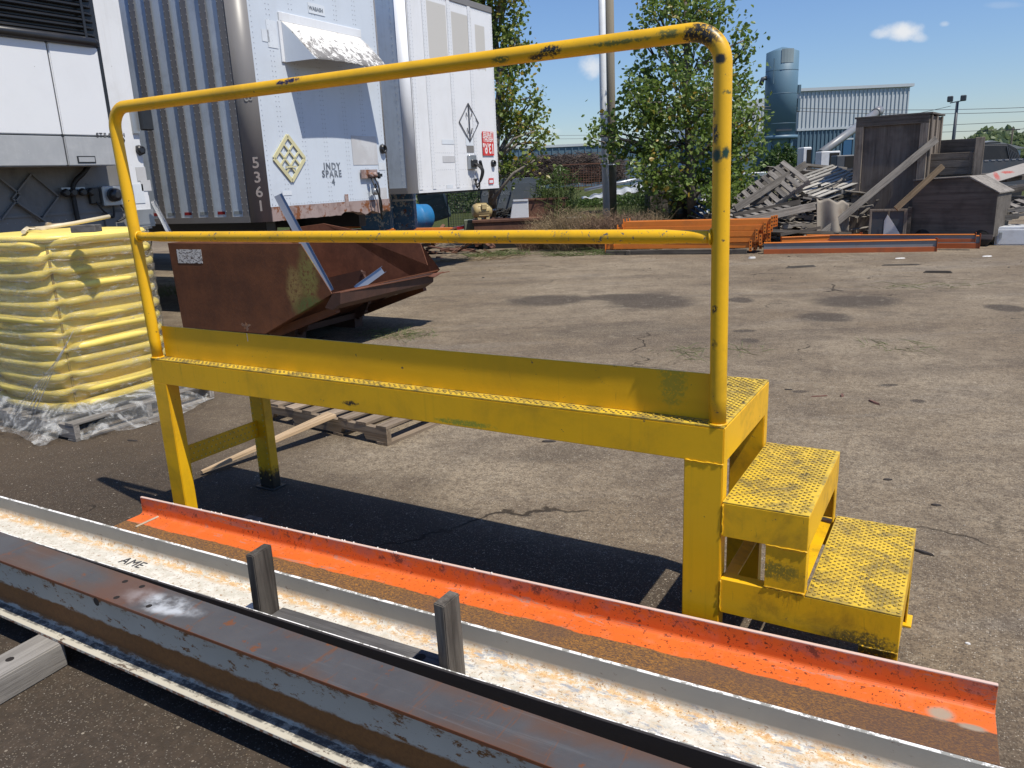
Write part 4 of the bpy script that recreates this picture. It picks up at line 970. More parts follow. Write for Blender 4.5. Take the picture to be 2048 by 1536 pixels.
hop = thing('tipping_hopper', 'rusty brown steel tipping hopper with a torn lip and galvanised studs sticking out', 'hopper', (K1.x, K1.y, 0), math.atan2(K2.y - K1.y, K2.x - K1.x))
def hp(u, v, o=0): return onplane(hop, u, v, o)
tl, tr, tip, bot, bl = hp(335, 486), hp(601, 487), hp(664, 588), hp(530, 668), hp(366, 655)
WD = 1.75
OLV = ((tr + Vector((.05, 0, -.32)), (.13, .1, .30), (.20, .17, .045), 1.3), (tr + Vector((-.14, 0, -.42)), (.10, .1, .22), (.26, .18, .06), 1.4), (tip + Vector((-.28, 0, -.15)), (.22, .1, .14), (.10, .12, .03), .9), (tip + Vector((-.3, 0, -.27)), (.22, .1, .05), (.24, .17, .07), .9))
M_HOP = rust_sheet('rusty_hopper_side', olive=OLV); M_HOP2 = rust_sheet('rusty_hopper_plate', (.10, .036, .018), (.20, .075, .036), dark=.35)
M_HOPD = rust_sheet('dark_rusty_frame', (.045, .022, .016), (.09, .04, .026))
side = [tl, tr, tip, bot, bl]
MB().prism(side, (0, .010, 0)).build('side_plate', M_HOP, hop, bevel=.002)
ftl = onplane(hop, 548, 448, WD); ftr = onplane(hop, 842, 487, WD); fa = onplane(hop, 862, 548, WD); fb_ = onplane(hop, 700, 640, WD)
farp = [Vector((tl.x + .02, WD, tl.z + .02)), Vector((tl.x + .55, WD, ftl.z + .0)), ftr, Vector((fa.x, WD, fa.z)), Vector((fa.x - .08, WD, fa.z - .10)), Vector((tip.x, WD, tip.z)), Vector((bot.x, WD, bot.z)), Vector((bl.x, WD, bl.z))]
q = MB(); q.prism([Vector((p.x, WD - .01, p.z)) for p in farp], (0, .010, 0)); q.build('side_plate', M_HOP2, hop, bevel=.002)
q = MB(); q.prism([(tl.x, .011, tl.z), (bl.x, .011, bl.z), (bl.x + .01, .011, bl.z), (tl.x + .01, .011, tl.z)], (0, WD - .022, 0)); q.build('back_plate', M_HOP2, hop)
q = MB(); q.prism([(bl.x + .01, .011, bl.z + .0), (bot.x, .011, bot.z), (bot.x, .011, bot.z + .01), (bl.x + .01, .011, bl.z + .01)], (0, WD - .022, 0)); q.build('floor_plate', M_HOP2, hop)
q = MB(); q.prism([(bot.x, .011, bot.z), (tip.x, .011, tip.z), (tip.x, .011, tip.z + .012), (bot.x, .011, bot.z + .012)], (0, WD - .022, 0)); q.build('chute_plate', M_HOP, hop)
# folded lip with torn end
def P3(u, v, o): return onplane(hop, u, v, o)
q = MB()
A0 = Vector((tip.x, 0, tip.z)); A1 = Vector((tip.x - .02, WD, tip.z - .03))
lipn = 10
for i in range(lipn):
    t0, t1 = i / lipn, (i + 1) / lipn
    a = A0.lerp(A1, t0); b_ = A0.lerp(A1, t1); w0 = .10 + .05 * t0; w1_ = .10 + .05 * t1
    tear = random.uniform(-.0, .06) if t0 > .75 else 0
    dn = Vector((.10, 0, .012)) * (1 + t0 * .6); dn2 = Vector((.10, 0, .012)) * (1 + t1 * .6)
    if t0 > .7: dn += Vector((tear, 0, -tear * .5)); dn2 += Vector((tear, 0, tear * .4))
    q.hexa([a, b_, a + dn, b_ + dn2, a + Vector((0, 0, .008)), b_ + Vector((0, 0, .008)), a + dn + Vector((0, 0, .008)), b_ + dn2 + Vector((0, 0, .008))])
q.build('torn_lip', M_HOP2, hop)
q = MB(); q.prism([A0 + Vector((.10, 0, .01)), A0 + Vector((.085, 0, -.09)), A0 + Vector((-.02, 0, -.15)), A0 + Vector((-.10, 0, -.13)), A0 + Vector((.0, 0, -.004))], (0, WD * .86, 0)); q.build('lip_gusset', M_HOPD, hop)
q = MB(); q.prism([(bot.x - .10, .12, bot.z - .0), (tip.x - .10, .12, tip.z - .14), (tip.x - .08, .12, tip.z - .20), (bot.x - .02, .12, bot.z - .07)], (0, .06, 0)); q.build('chute_rib', M_HOP, hop)
q = MB(); q.prism([(bot.x - .10, WD - .2, bot.z - .0), (tip.x - .10, WD - .2, tip.z - .14), (tip.x - .08, WD - .2, tip.z - .20), (bot.x - .02, WD - .2, bot.z - .07)], (0, .06, 0)); q.build('chute_rib', M_HOP, hop)
for yy in (.35, 1.25):
    q = MB(); R_ = .36; cx = bot.x - .05; cz = .40
    pts = [(cx + R_ * math.cos(a_), yy, cz + R_ * math.sin(a_)) for a_ in [math.radians(x) for x in range(-120, 41, 10)]] + [(bot.x - .35, yy, cz + .12)]
    q.prism(pts, (0, .03, 0)); q.build('rocker_plate', M_HOPD, hop)
    q = MB()
    for a_ in range(-110, 40, 18): a_ = math.radians(a_); q.box(cx + R_ * math.cos(a_) - .012, cx + R_ * math.cos(a_) + .012, yy - .012, yy + .042, cz + R_ * math.sin(a_) - .012, cz + R_ * math.sin(a_) + .012)
    q.build('rocker_teeth', M_HOPD, hop, stuff=True)
    MB().box(bl.x - .05, bot.x + .12, yy - .05, yy + .08, .0, .10).build('base_skid', M_HOPD, hop)
    MB().bar((bl.x + .1, yy, .1), (bl.x + .2, yy, bl.z + .1), .08, .08).build('base_upright', M_HOPD, hop)
MB().box(bl.x - .02, bot.x + .1, .3, 1.4, .10, .16).build('base_deck', M_HOPD, hop)
def sticker_mat():
    n = N('worn_white_sticker'); f = n.step(n.noise(26, 6, .75, .5, co=n.map((1, 1, 2.2))), .52, .54); return n.done(n.mix(f, (.62, .60, .57), (.06, .04, .035)), .6)
s0, s1 = hp(357, 526), hp(402, 499); MB().box(s0.x, s1.x, -.003, -.001, s0.z, s1.z).build('sticker', sticker_mat(), hop)
# scrap studs
M_GALV = paint('galvanised_stud', (.36, .37, .38), (.28, .29, .30), .28, .3, (.25, .25, .25), metal=.75)
def stud(label, p0, p1, w=.075, m=None, group=None):
    p0 = Vector(p0); p1 = Vector(p1); t = (p1 - p0).normalized(); L = (p1 - p0).length
    o = MB().box(0, L, -w / 2, w / 2, 0, .002).box(0, L, -w / 2, -w / 2 + .002, .0021, .035).box(0, L, w / 2 - .002, w / 2, .0021, .035).build('metal_stud', m or M_GALV)
    tag(o, label, 'metal stud', group); z = Vector((0, 0, 1)); side_ = t.cross(CAM - p0).normalized(); up = side_.cross(t).normalized()
    o.matrix_world = Matrix.Translation(p0) @ Matrix((t, side_, up)).transposed().to_4x4(); return o
hw = Matrix.LocRotScale(hop.location, hop.rotation_euler, None)
def HW(u, v, o): return hw @ onplane(hop, u, v, o)
stud('long bright channel stud leaning out of the rusty hopper above its near corner', HW(660, 583, .12), HW(556, 390, .55), .085)
stud('short bright stud lying over the torn lip of the rusty hopper', HW(712, 578, .55), HW(765, 540, .95), .07)
stud('thin bright stud rising beside the white trailer nose left of the rusty hopper', D(345, 478, 8.35), D(306, 402, 8.45), .05)
lf = MB(); 
def maple():
    n = 26; c = []
    for k in range(n):
        a = 2 * math.pi * k / n; r = .021 * (1 + .30 * math.sin(a * 5 + .4) + .2 * math.sin(a * 3)) * random.uniform(.6, 1.2); c.append((r * math.cos(a), random.uniform(-.004, .004), r * math.sin(a)))
    for k in range(n): lf.face([(0, .002, 0), c[k], c[(k + 1) % n]])
maple()
M_LEAFDRY = paint('dry_leaf_brown', (.42, .13, .035), (.30, .10, .03), .7, .5, (.62, .40, .22))
o = lf.build('dry_leaf', M_LEAFDRY, doubles=True); tag(o, 'curled brown dry leaf caught on top of the yellow toe board', 'leaf'); pl_ = onplane(plat, 492, 656, .05); o.location = pl_ + Vector((0, 0, .008)); o.scale = (.9, 1, .75)
MB().bar((pl_.x, .0505, H_ + .141), (pl_.x + .001, .0502, H_ + .108), .0025, .001).build('drip_streak', M_PALE, plat)

# ================================================================ yellow coils on a pallet, stretch wrapped
def yellow_poly():
    n = N('yellow_polythene'); c = n.mix(n.noise(5, 5), (.88, .71, .19), (.82, .60, .10)); c = n.mix(n.math('MULTIPLY', n.step(n.noise(14, 6, .7), .55, .75), .3), c, (.42, .24, .03))
    return n.done(c, .38, 0, n.bump(n.noise(7, 5, .7), .3, .02), Subsurface_Weight=0.0)
M_YP = yellow_poly()
def film_mat():
    n = N('stretch_film'); x, y, z = n.sep(); s1_ = n.noise(1, 8, .78, 1.2, co=n.map((3.2, 3.2, 42))); s2 = n.noise(1, 7, .75, 2.0, co=n.map((9, 9, 20), rot=(.5, .2, 0)))
    f = n.step(n.math('ADD', n.math('MULTIPLY', s1_, .6), n.math('MULTIPLY', s2, .4)), .48, .68, .02, .60)
    n.b.inputs['Base Color'].default_value = (.85, .85, .83, 1); n.b.inputs['Roughness'].default_value = .14
    n.con(n.bump(n.math('ADD', s1_, s2), 1.0, .02), n.b.inputs['Normal'])
    n.b.inputs['Specular IOR Level'].default_value = .8
    tr_ = n.nd('BsdfTransparent'); gl = n.nd('BsdfGlossy'); gl.inputs['Roughness'].default_value = .16; n.con(n.bump(n.math('ADD', s1_, s2), 1.0, .03), gl.inputs['Normal'])
    m1 = n.nd('MixShader'); fr = n.nd('Fresnel'); fr.inputs['IOR'].default_value = 1.5; fa_ = n.math('ADD', n.math('MULTIPLY', fr.outputs[0], .45), .03)
    n.con(fa_, m1.inputs[0]); n.t.links.new(tr_.outputs[0], m1.inputs[1]); n.t.links.new(gl.outputs[0], m1.inputs[2])
    m2 = n.nd('MixShader'); n.con(f, m2.inputs[0]); n.t.links.new(m1.outputs[0], m2.inputs[1]); n.t.links.new(n.b.outputs[0], m2.inputs[2]); n.t.links.new(m2.outputs[0], n.out.inputs[0])
    return n.m
M_FILM = film_mat()
# footprint of the stack: find radius and centre from the photo
def rsq(ang, hx, hy, pw=.62):
    ca, sa = math.cos(ang), math.sin(ang); return (hx * math.copysign(abs(ca) ** pw, ca), hy * math.copysign(abs(sa) ** pw, sa))
hb = D(128, 862, 5.02)                                            # foot of the seam between the two stacks
HZ0 = .13; ztp = 1.30
def ring_mesh(name, hx, hy, r, seed, n=44, m=None):
    random.seed(seed); ph = [random.uniform(0, 6.28) for _ in range(4)]
    q = MB(); pts = []
    for k in range(n):
        a = 2 * math.pi * k / n; x, y = rsq(a, hx, hy)
        s = 1 + .012 * math.sin(3 * a + ph[0]) + .010 * math.sin(5 * a + ph[1])
        pts.append((x * s, y * s, .012 * math.sin(2 * a + ph[2]) + .006 * math.sin(5 * a + ph[3])))
    q.tube(pts, r, 10, closed=True); return q.mesh(name, m or M_YP)
def hose_stack(label, cx, cy, hx, hy, nr, rotz):
    t = thing('coiled_hose_stack', label, 'hose coil', (cx, cy, HZ0), rotz, 'stretch wrapped yellow coils')
    dz = (ztp - HZ0) / nr; ms = [ring_mesh('hose_turn', hx, hy, dz * .44, s) for s in range(5)]
    for i in range(nr):
        o = put('hose_turn', ms[i % 5], t, loc=(0, 0, dz * (i + .5))); o.rotation_euler = (random.uniform(-.012, .012), random.uniform(-.012, .012), 0); s = 1 + random.uniform(-.015, .02) - .02 * (i > nr - 3); o.scale = (s, s, 1)
    q = MB(); n = 44
    q.lathe([(1, 0), (1, ztp - HZ0 - .02)], 44, sx=hx * .985, sy=hy * .985, pw=.62); q.build('core_sleeve', M_YP, t)
    q = MB(); q.lathe([(1.0, ztp - HZ0 - .03), (1.015, ztp - HZ0 - .012), (.97, ztp - HZ0 + .006), (.9, ztp - HZ0 + .010)], 44, sx=hx, sy=hy, pw=.62); q.build('top_sheet', M_YP, t)
    return t
cyaw = 0.0
HX = .50; HY = .43; ctr = Vector((-4.97, 1.08, 0))
hs = thing('coiled_hose_stack', 'stretch wrapped stack of yellow coiled hose on a pallet at the left picture edge', 'hose coil', (ctr.x, ctr.y, HZ0), 0)
def coil_ring(seed, r, m=M_YP, n=72):
    rg = random.Random(seed); ph = [rg.uniform(0, 6.28) for _ in range(6)]; q = MB(); pts = []; rr = []
    for k in range(n):
        a = 2 * math.pi * k / n; x, y = rsq(a, HX, HY, .52); da = abs((a - (-.72) + math.pi) % (2 * math.pi) - math.pi)      # corner towards the camera
        press = math.exp(-(da / .16) ** 2); s = 1 + .010 * math.sin(3 * a + ph[0]) + .006 * math.sin(7 * a + ph[1]) - .030 * press
        off = .035 / (1 + math.exp(-(((a + .72 + math.pi) % (2 * math.pi)) - math.pi) * 14)) if da < 1.4 else (.035 if ((a + .72 + math.pi) % (2 * math.pi)) - math.pi > 0 else 0) * 1.0
        pts.append((x * s, y * s, off * .6 + .004 * math.sin(2 * a + ph[2]) + .003 * math.sin(6 * a + ph[3]) - .02 * press * math.sin(ph[4]))); rr.append(r * (1 + .07 * math.sin(4 * a + ph[4]) + .05 * math.sin(9 * a + ph[5]) - .45 * press))
    q.tube(pts, r, 12, closed=True, rr=rr); return q.mesh('hose_turn', m)
nr = 12; dz = (ztp - HZ0) / nr; ms = [coil_ring(s_ + 40, dz * .315) for s_ in range(7)]
for i in range(nr):
    o = put('hose_turn', ms[i % 7], hs, loc=(0, 0, dz * (i + .42))); o.rotation_euler = (random.uniform(-.005, .005), random.uniform(-.005, .005), 0); s_ = 1 + random.uniform(-.006, .008) - .012 * (i > nr - 2); o.scale = (s_, s_, 1)
MB().lathe([(1, .0), (1, ztp - HZ0 - .03)], 64, sx=HX * .968, sy=HY * .968, pw=.5).build('core_sleeve', M_YP, hs)
MB().lathe([(1.0, ztp - HZ0 - .04), (1.03, ztp - HZ0 - .018), (1.0, ztp - HZ0 + .002), (.9, ztp - HZ0 + .008)], 64, sx=HX, sy=HY, pw=.5).build('top_sheet', M_YP, hs)
q = MB(); cxx, cyy = rsq(-.72, HX, HY, .52); q.box(-.055, .0, -.004, .004, 0, ztp - HZ0 - .08).box(-.004, .004, .0045, .05, 0, ztp - HZ0 - .08); eb = q.build('edge_board', paint('yellow_edge_board', (.50, .36, .08), (.42, .29, .05), .5, .4), hs); eb.location = (cxx * .975, cyy * .985, .02)
# wrap film: one loose skin round both stacks with a skirt crumpled on the pallet
WX = HX + .030; WY = HY + .030
film = thing('stretch_wrap', 'clear shiny stretch film wound round the yellow hose coils and crumpled over their pallet', 'plastic film', (ctr.x, ctr.y, HZ0), cyaw)
def fpt(s, t):
    a = 2 * math.pi * s; x, y = rsq(a, WX, WY, .50); z = t * (ztp - HZ0 + .004)
    w = .014 * math.sin(z * 78) + .012 * math.sin(a * 9 + z * 13) + .008 * math.sin(a * 17 - z * 31)
    k = 1 + w * .35
    return (x * k, y * k, z)
q = MB(); q.grid(fpt, 150, 60, closeu=True); q.build('wound_film', M_FILM, film, doubles=False)
random.seed(11); fj = [[random.uniform(-1, 1) for _ in range(24)] for _ in range(121)]
def skirt(s, t):
    a = 2 * math.pi * s; i = int(s * 120) % 120; x, y = rsq(a, WX, WY, .45)
    out = 1 + t * (.42 + .08 * math.sin(a * 4 + 1) + .05 * math.sin(a * 9)); j = fj[i][int(t * 9)]
    z = .07 - t * .17 + .025 * math.sin(a * 11 + t * 5) * t + j * .010
    return (x * out + j * .012, y * out + fj[i][int(t * 9) + 10] * .014, max(z, -HZ0 + .004))
def crumple_mat():
    n = N('crumpled_film'); s = n.noise(4.5, 8, .62, 2.2); c = n.step(s, .46, .66, .10, .55)
    n.b.inputs['Base Color'].default_value = (.62, .62, .60, 1); n.b.inputs['Roughness'].default_value = .16; bn = n.bump(s, 1.0, .05); n.con(bn, n.b.inputs['Normal'])
    tr_ = n.nd('BsdfTransparent'); m2 = n.nd('MixShader'); n.con(c, m2.inputs[0]); n.t.links.new(tr_.outputs[0], m2.inputs[1]); n.t.links.new(n.b.outputs[0], m2.inputs[2]); n.t.links.new(m2.outputs[0], n.out.inputs[0]); return n.m
M_CRUM = crumple_mat()
q = MB(); q.grid(skirt, 120, 9, closeu=True); q.build('film_skirt', M_CRUM, film)
for k in range(6):
    a = Vector((.55 + .03 * k, -WY * (.98 - .01 * k), .42 + .035 * k)); b_ = Vector((.0 + .05 * k, -WY - .10, -.02)); q = MB(); m_ = 8
    q.tube([a.lerp(b_, i / m_) + Vector((0, -.012 * math.sin(i / m_ * 3.1), 0)) for i in range(m_ + 1)], .004, 5); q.build('film_strand', M_CRUM, film)
# pallet under the coils
M_PAL = wood('pallet_wood_brown', (.20, .145, .095), (.33, .26, .185), dark=.35); M_PALY = wood('pallet_wood_cross', (.19, .14, .095), (.31, .245, .18), dark=.35, ax='Y')
M_PALG = wood('grey_pallet_wood', (.15, .135, .118), (.30, .275, .245), dark=.4); M_PALGY = wood('grey_pallet_wood_cross', (.14, .125, .11), (.26, .24, .215), dark=.4, ax='Y')
def pallet(label, w=1.02, l=1.22, nb=7, mats=(None, None), cat='pallet', group=None, loc=(0, 0, 0), rot=(0, 0, 0), miss=()):
    """boards run along local y, laid side by side along x; stringers along x"""
    ma, mb_ = mats[0] or M_PALY, mats[1] or M_PAL
    t = thing('wooden_pallet', label, cat, loc, 0, group, rot=rot); bw = .089
    bmesh_ = [MB().box(-bw / 2, bw / 2, -w / 2, w / 2, 0, .016).wob(.003).mesh('deck_board', ma, .0015) for _ in range(3)]
    for i in range(nb):
        x = -l / 2 + bw / 2 + (l - bw) * i / (nb - 1)
        if i not in miss: o = put('deck_board', bmesh_[i % 3], t, loc=(x, random.uniform(-.006, .006), .105), rot=(0, 0, random.uniform(-.01, .01)))
    for i in range(3 if nb < 8 else 4):
        nn_ = 3 if nb < 8 else 4; put('deck_board', bmesh_[i % 3], t, loc=(-l / 2 + bw / 2 + (l - bw) * i / (nn_ - 1), 0, .0))
    st = []
    for j in range(3):
        y = -w / 2 + .02 + (w - .04) * j / 2
        q = MB(); h0, h1_ = .017, .104; N1 = .18
        poly = [(-l / 2, y - .019, h0), (-l / 2 + N1, y - .019, h0), (-l / 2 + N1 + .02, y - .019, h0 + .035), (-l / 2 + N1 + .21, y - .019, h0 + .035), (-l / 2 + N1 + .23, y - .019, h0),
                (l / 2 - N1 - .23, y - .019, h0), (l / 2 - N1 - .21, y - .019, h0 + .035), (l / 2 - N1 - .02, y - .019, h0 + .035), (l / 2 - N1, y - .019, h0), (l / 2, y - .019, h0), (l / 2, y - .019, h1_), (-l / 2, y - .019, h1_)]
        q.prism(poly, (0, .038, 0)); q.build('stringer', mb_, t)
    return t
pallet('wooden pallet carrying the stretch wrapped yellow hose coils', 1.10, 1.26, 7, (M_PALGY, M_PALG), loc=(-4.32 - .63, .56 + .55, .003), rot=(0, 0, 0))
# things lying on top of the coils
M_PIPE = paint('cream_pipe', (.62, .54, .38), (.5, .42, .28), .5, .6, (.25, .17, .1))
TP = ztp + .012
def topz(u, v): return G(u, v, TP)
o = MB().tube([topz(48, 470) + Vector((0, 0, .02)), topz(56, 462) + Vector((0, 0, .02)), topz(85, 464) + Vector((0, 0, .025)), topz(150, 458) + Vector((0, 0, .04)), topz(222, 452) + Vector((0, 0, .07))], .014, 10).build('bent_pipe', M_PIPE); tag(o, 'cream bent pipe lying across the top of the yellow coils', 'pipe')
q0_ = topz(150, 466); q1_ = topz(198, 464); o = MB().bar(q0_ + Vector((0, 0, .025)), q1_ + Vector((0, 0, .025)), .09, .045).build('wood_block', M_WG, bevel=.003); tag(o, 'small grey wood block on top of the yellow coils under the bent pipe', 'block')
M_BOLT = paint('old_bolt', (.45, .40, .30), (.3, .2, .12), .45, .5, metal=.4)
o = MB().tube([topz(96, 458) + Vector((0, 0, .03)), topz(136, 456) + Vector((0, 0, .03))], .009, 8).tube([topz(96, 458) + Vector((0, 0, .03)), topz(101, 458) + Vector((0, 0, .03))], .020, 6).build('long_bolt', M_BOLT); tag(o, 'long hex head bolt on top of the yellow coils left of the wood block', 'bolt')

# ================================================================ loose pallet behind the platform, planks
pc = (G(513, 812) + G(905, 850)) / 2
p00 = G(775, 893); p01 = G(512, 835); d_ = (p00 - p01); pyaw = math.atan2(d_.y, d_.x); ld = d_.length
dep = Vector((-math.sin(pyaw), math.cos(pyaw), 0))
pm = (p00 + p01) / 2 + dep * .50
pallet('brown slatted pallet lying on the asphalt behind the yellow platform', 1.0, ld, 8, (M_PALY, M_PAL), loc=(pm.x, pm.y, .002), rot=(0, 0, pyaw))
a_ = G(405, 951) + Vector((0, 0, .012)); b_ = G(665, 832, .13)
M_NEWW = wood('split_pale_plank', (.42, .29, .17), (.62, .46, .29), dark=.2)
L1 = (b_ - a_).length
o = MB().hexa([(0, -.01, 0), (L1, -.05, 0), (0, .015, 0), (L1, .05, 0), (0, -.01, .018), (L1, -.045, .022), (0, .01, .018), (L1, .05, .022)]).build('split_plank', M_NEWW, bevel=.002); tag(o, 'pale split plank leaning from the asphalt onto the pallet behind the platform', 'plank')
t_ = (b_ - a_).normalized(); sd = t_.cross(Vector((0, 0, 1))).normalized(); up_ = sd.cross(t_); o.matrix_world = Matrix.Translation(a_) @ Matrix((t_, -sd, up_)).transposed().to_4x4()

# ================================================================ junk along the far side of the yard
random.seed(21)
def jbox(mb, x0, x1, y0, y1, z0, z1): mb.box(x0, x1, y0, y1, z0, z1); return mb
M_ORB = paint('orange_rack_paint', (.66, .20, .022), (.56, .15, .018), .45, .4, (.25, .09, .03), .25, (.25, .16, .10), 18)
M_ORD = paint('orange_brown_rack_paint', (.42, .10, .02), (.30, .07, .02), .5, .5, (.12, .05, .03), .3, (.1, .05, .03), 16)
M_PLY = wood('weathered_plywood', (.125, .102, .082), (.205, .172, .142), grain=.8, ax='Z', scale=.35, dark=.5)
M_PLYX = wood('weathered_plywood_level', (.120, .105, .090), (.195, .175, .152), grain=.8, ax='X', scale=.4, dark=.45)
M_FRW = wood('crate_frame_wood', (.14, .115, .092), (.26, .22, .18), ax='Z', dark=.4); M_FRX = wood('crate_frame_wood_level', (.135, .11, .088), (.25, .212, .172), ax='X', dark=.4)
M_PLK = wood('grey_plank', (.12, .108, .095), (.26, .238, .21), dark=.35)
M_PLKD = wood('dark_plank', (.06, .052, .045), (.13, .115, .10), dark=.5)
M_DGRY = paint('dark_grey_steel', (.055, .065, .08), (.04, .05, .06), .5, .4, (.12, .09, .07), .3, (.12, .06, .04))
M_WHT = paint('white_enamel', (.62, .64, .66), (.55, .57, .60), .4, .5, (.3, .27, .24), .3, (.2, .12, .08))
M_RUSTB = rust_sheet('rusty_bin', (.075, .032, .02), (.15, .065, .035))

def bg2(name, label, cat, u0, v0, d0, u1, d1, group=None):
    a = D(u0, v0, d0); b = D(u1, v0, d1); return thing(name, label, cat, a, math.atan2(b.y - a.y, b.x - a.x), group), d0 / F_PX, math.hypot(b.x - a.x, b.y - a.y)
# bundle of rack beams -------------------------------------------
rb_, K = bg('x', 'x', 'x', 1213, 508); bpy.data.objects.remove(rb_)
org = G(1213, 509); rend = G(1500, 507); rax = (rend - org); RL = rax.length; ryaw = math.atan2(rax.y, rax.x)
LB = RL
rack_mesh = MB().box(0, LB, 0, .042, 0, .098).box(0, LB, .0425, .060, .0, .060).mesh('beam_bar', M_ORB, .003)
conn_mesh = MB().box(LB, LB + .006, -.035, .060, -.055, .150).box(LB, LB + .05, -.040, -.034, -.055, .150).box(-.006, 0, -.035, .060, -.055, .150).mesh('connector_plate', M_ORB, .001)
hole_mesh = MB()
for k in range(3): hole_mesh.box(LB + .015, LB + .035, -.0415, -.0405, -.03 + k * .065, -.005 + k * .065)
hole_mesh = hole_mesh.mesh('connector_slots', M_DARK)
def rack_beam(x, y, z, yaw=0, label=None, first=True):
    t = thing('pallet_rack_beam', label, 'rack beam', (0, 0, 0), 0, 'orange rack beams in the bundle')
    put('beam_bar', rack_mesh, t); put('connector_plate', conn_mesh, t); put('connector_slots', hole_mesh, t)
    fx = Vector((math.cos(ryaw), math.sin(ryaw), 0)); fy = Vector((-fx.y, fx.x, 0))
    t.location = org + fx * x + fy * y + Vector((0, 0, z)); t.rotation_euler = (0, 0, ryaw + yaw); return t
cnt = 0
for lay, (z, xo) in enumerate(((.10, 0), (.205, .15), (.31, .10), (.415, .22), (.52, .34))):
    for j in range(4):
        if lay == 4 and j > 2: continue
        nm = ('front', 'second', 'third', 'rear')[j]; ly = ('bottom', 'second', 'third', 'fourth', 'top')[lay]
        rack_beam(xo + random.uniform(-.03, .03) + j * .04, .02 + j * .13, z, random.uniform(-.006, .006), 'orange rack beam, %s row of the %s layer in the stacked bundle' % (nm, ly))
fx = Vector((math.cos(ryaw), math.sin(ryaw), 0)); fy = Vector((-fx.y, fx.x, 0))
for k, (x, lab) in enumerate(((.45, 'left'), (RL - .35, 'right'))):
    o = MB().box(-.5, .5, -.04, .04, 0, .085).build('timber_block', M_PLKD, bevel=.004); tag(o, 'dark timber under the %s end of the orange rack beam bundle' % lab, 'timber'); o.location = org + fx * x + fy * .35; o.rotation_euler = (0, 0, ryaw + math.pi / 2)
o = MB().box(0, RL * .98, 0, .09, 0, .088).build('timber_block', M_PLKD, bevel=.004); tag(o, 'long dark timber along the foot of the orange rack beam bundle', 'timber'); o.location = org - fy * .10; o.rotation_euler = (0, 0, ryaw)

# long orange and grey beams lying in front of the crates ----------
M_GRYS = paint('grey_steel_face', (.20, .215, .23), (.16, .17, .185), .4, .4, (.2, .1, .05), .2, (.2, .1, .06))
def long_beam(u0, v0, u1, v1, label, h=.15, lift=0.0, w=.10, mid=True):
    a = G(u0, v0, lift); b_ = G(u1, v1, lift); d = b_ - a; L = d.length
    t = thing('steel_column', label, 'rack column', a, math.atan2(d.y, d.x), 'orange columns lying before the crates')
    MB().box(0, L, .003, w, 0, h - .012).build('column_web', M_GRYS if mid else M_ORB, t, bevel=.002)
    MB().box(0, L, -.012, w + .01, h - .0119, h).build('top_flange', M_ORB, t, bevel=.002); MB().box(0, L, -.012, .0025, 0, h * .42).build('bottom_flange', M_ORD, t, bevel=.002)
    MB().box(L, L + .008, -.03, w + .02, -.0, h + .03).build('end_plate', M_ORD, t, bevel=.002); return t
long_beam(1527, 508, 1872, 503, 'longest front orange and grey steel column on the asphalt before the crates', .20)
long_beam(1640, 497, 1958, 497, 'orange and grey steel column behind the front one, ending at an upright plate', .22)
long_beam(1563, 492, 1722, 486, 'plain orange steel bar slanting behind the front column', .16, .10, .08, False)
long_beam(1612, 484, 1950, 484, 'pale topped orange steel column rearmost before the tall crate', .13, .14, .08)

# tall crate -------------------------------------------------------
tc_, K, wz = bg2('tall_crate', 'tall weathered plywood crate standing upright with a timber frame on its front', 'crate', 1697, 478, 16.2, 1838, 15.42)
hz = 2.36; dz_ = 1.3
MB().box(.0, wz, .02, dz_, 0, hz - .02).build('plywood_shell', M_PLY, tc_, bevel=.004)
for x0, x1 in ((.0, .15), (wz - .15, wz)): MB().box(x0, x1, -.022, .019, .0, hz - .16).build('stile', M_FRW, tc_, bevel=.004)
MB().box(0, wz, -.022, .019, hz - .159, hz).build('top_rail', M_FRX, tc_, bevel=.004); MB().box(.151, wz - .151, -.022, .019, 0, .14).build('bottom_rail', M_FRX, tc_, bevel=.004)
MB().box(-.03, wz + .05, -.03, dz_ + .02, hz + .001, hz + .035).build('lid', M_PLYX, tc_, bevel=.004)
for y in (.05, .6, 1.15): MB().box(wz + .001, wz + .035, y, y + .09, 0, hz - .01).build('side_batten', M_FRW, tc_, bevel=.004)
# leaning planks
def plank(label, p0, p1, w, h, m=None, group=None, up=None, name='plank', cat='plank'):
    p0 = Vector(p0); p1 = Vector(p1); t = (p1 - p0).normalized(); L = (p1 - p0).length; up = Vector(up) if up else Vector((0, 0, 1)); sd = up.cross(t).normalized(); u2 = t.cross(sd)
    o = MB().box(0, L, -w / 2, w / 2, -h / 2, h / 2).wob(.004).build(name, m or M_PLK, bevel=.003); tag(o, label, cat, group)
    o.matrix_world = Matrix.Translation(p0) @ Matrix((t, sd, u2)).transposed().to_4x4(); return o
CF = -Vector((ray(1700, 400).x, ray(1700, 400).y, 0)).normalized()
plank('long grey plank leaning diagonally across the front of the tall crate', D(1643, 470, 15.4), D(1873, 278, 14.9), .05, .135, up=(.85 * .6, .5 * .6, .7))
plank('short dark brown plank leaning against the gabled box', D(1792, 418, 14.2), D(1886, 332, 14.0), .04, .10, wood('brown_plank', (.11, .08, .05), (.20, .15, .10)), up=(.85 * .6, .5 * .6, .7))
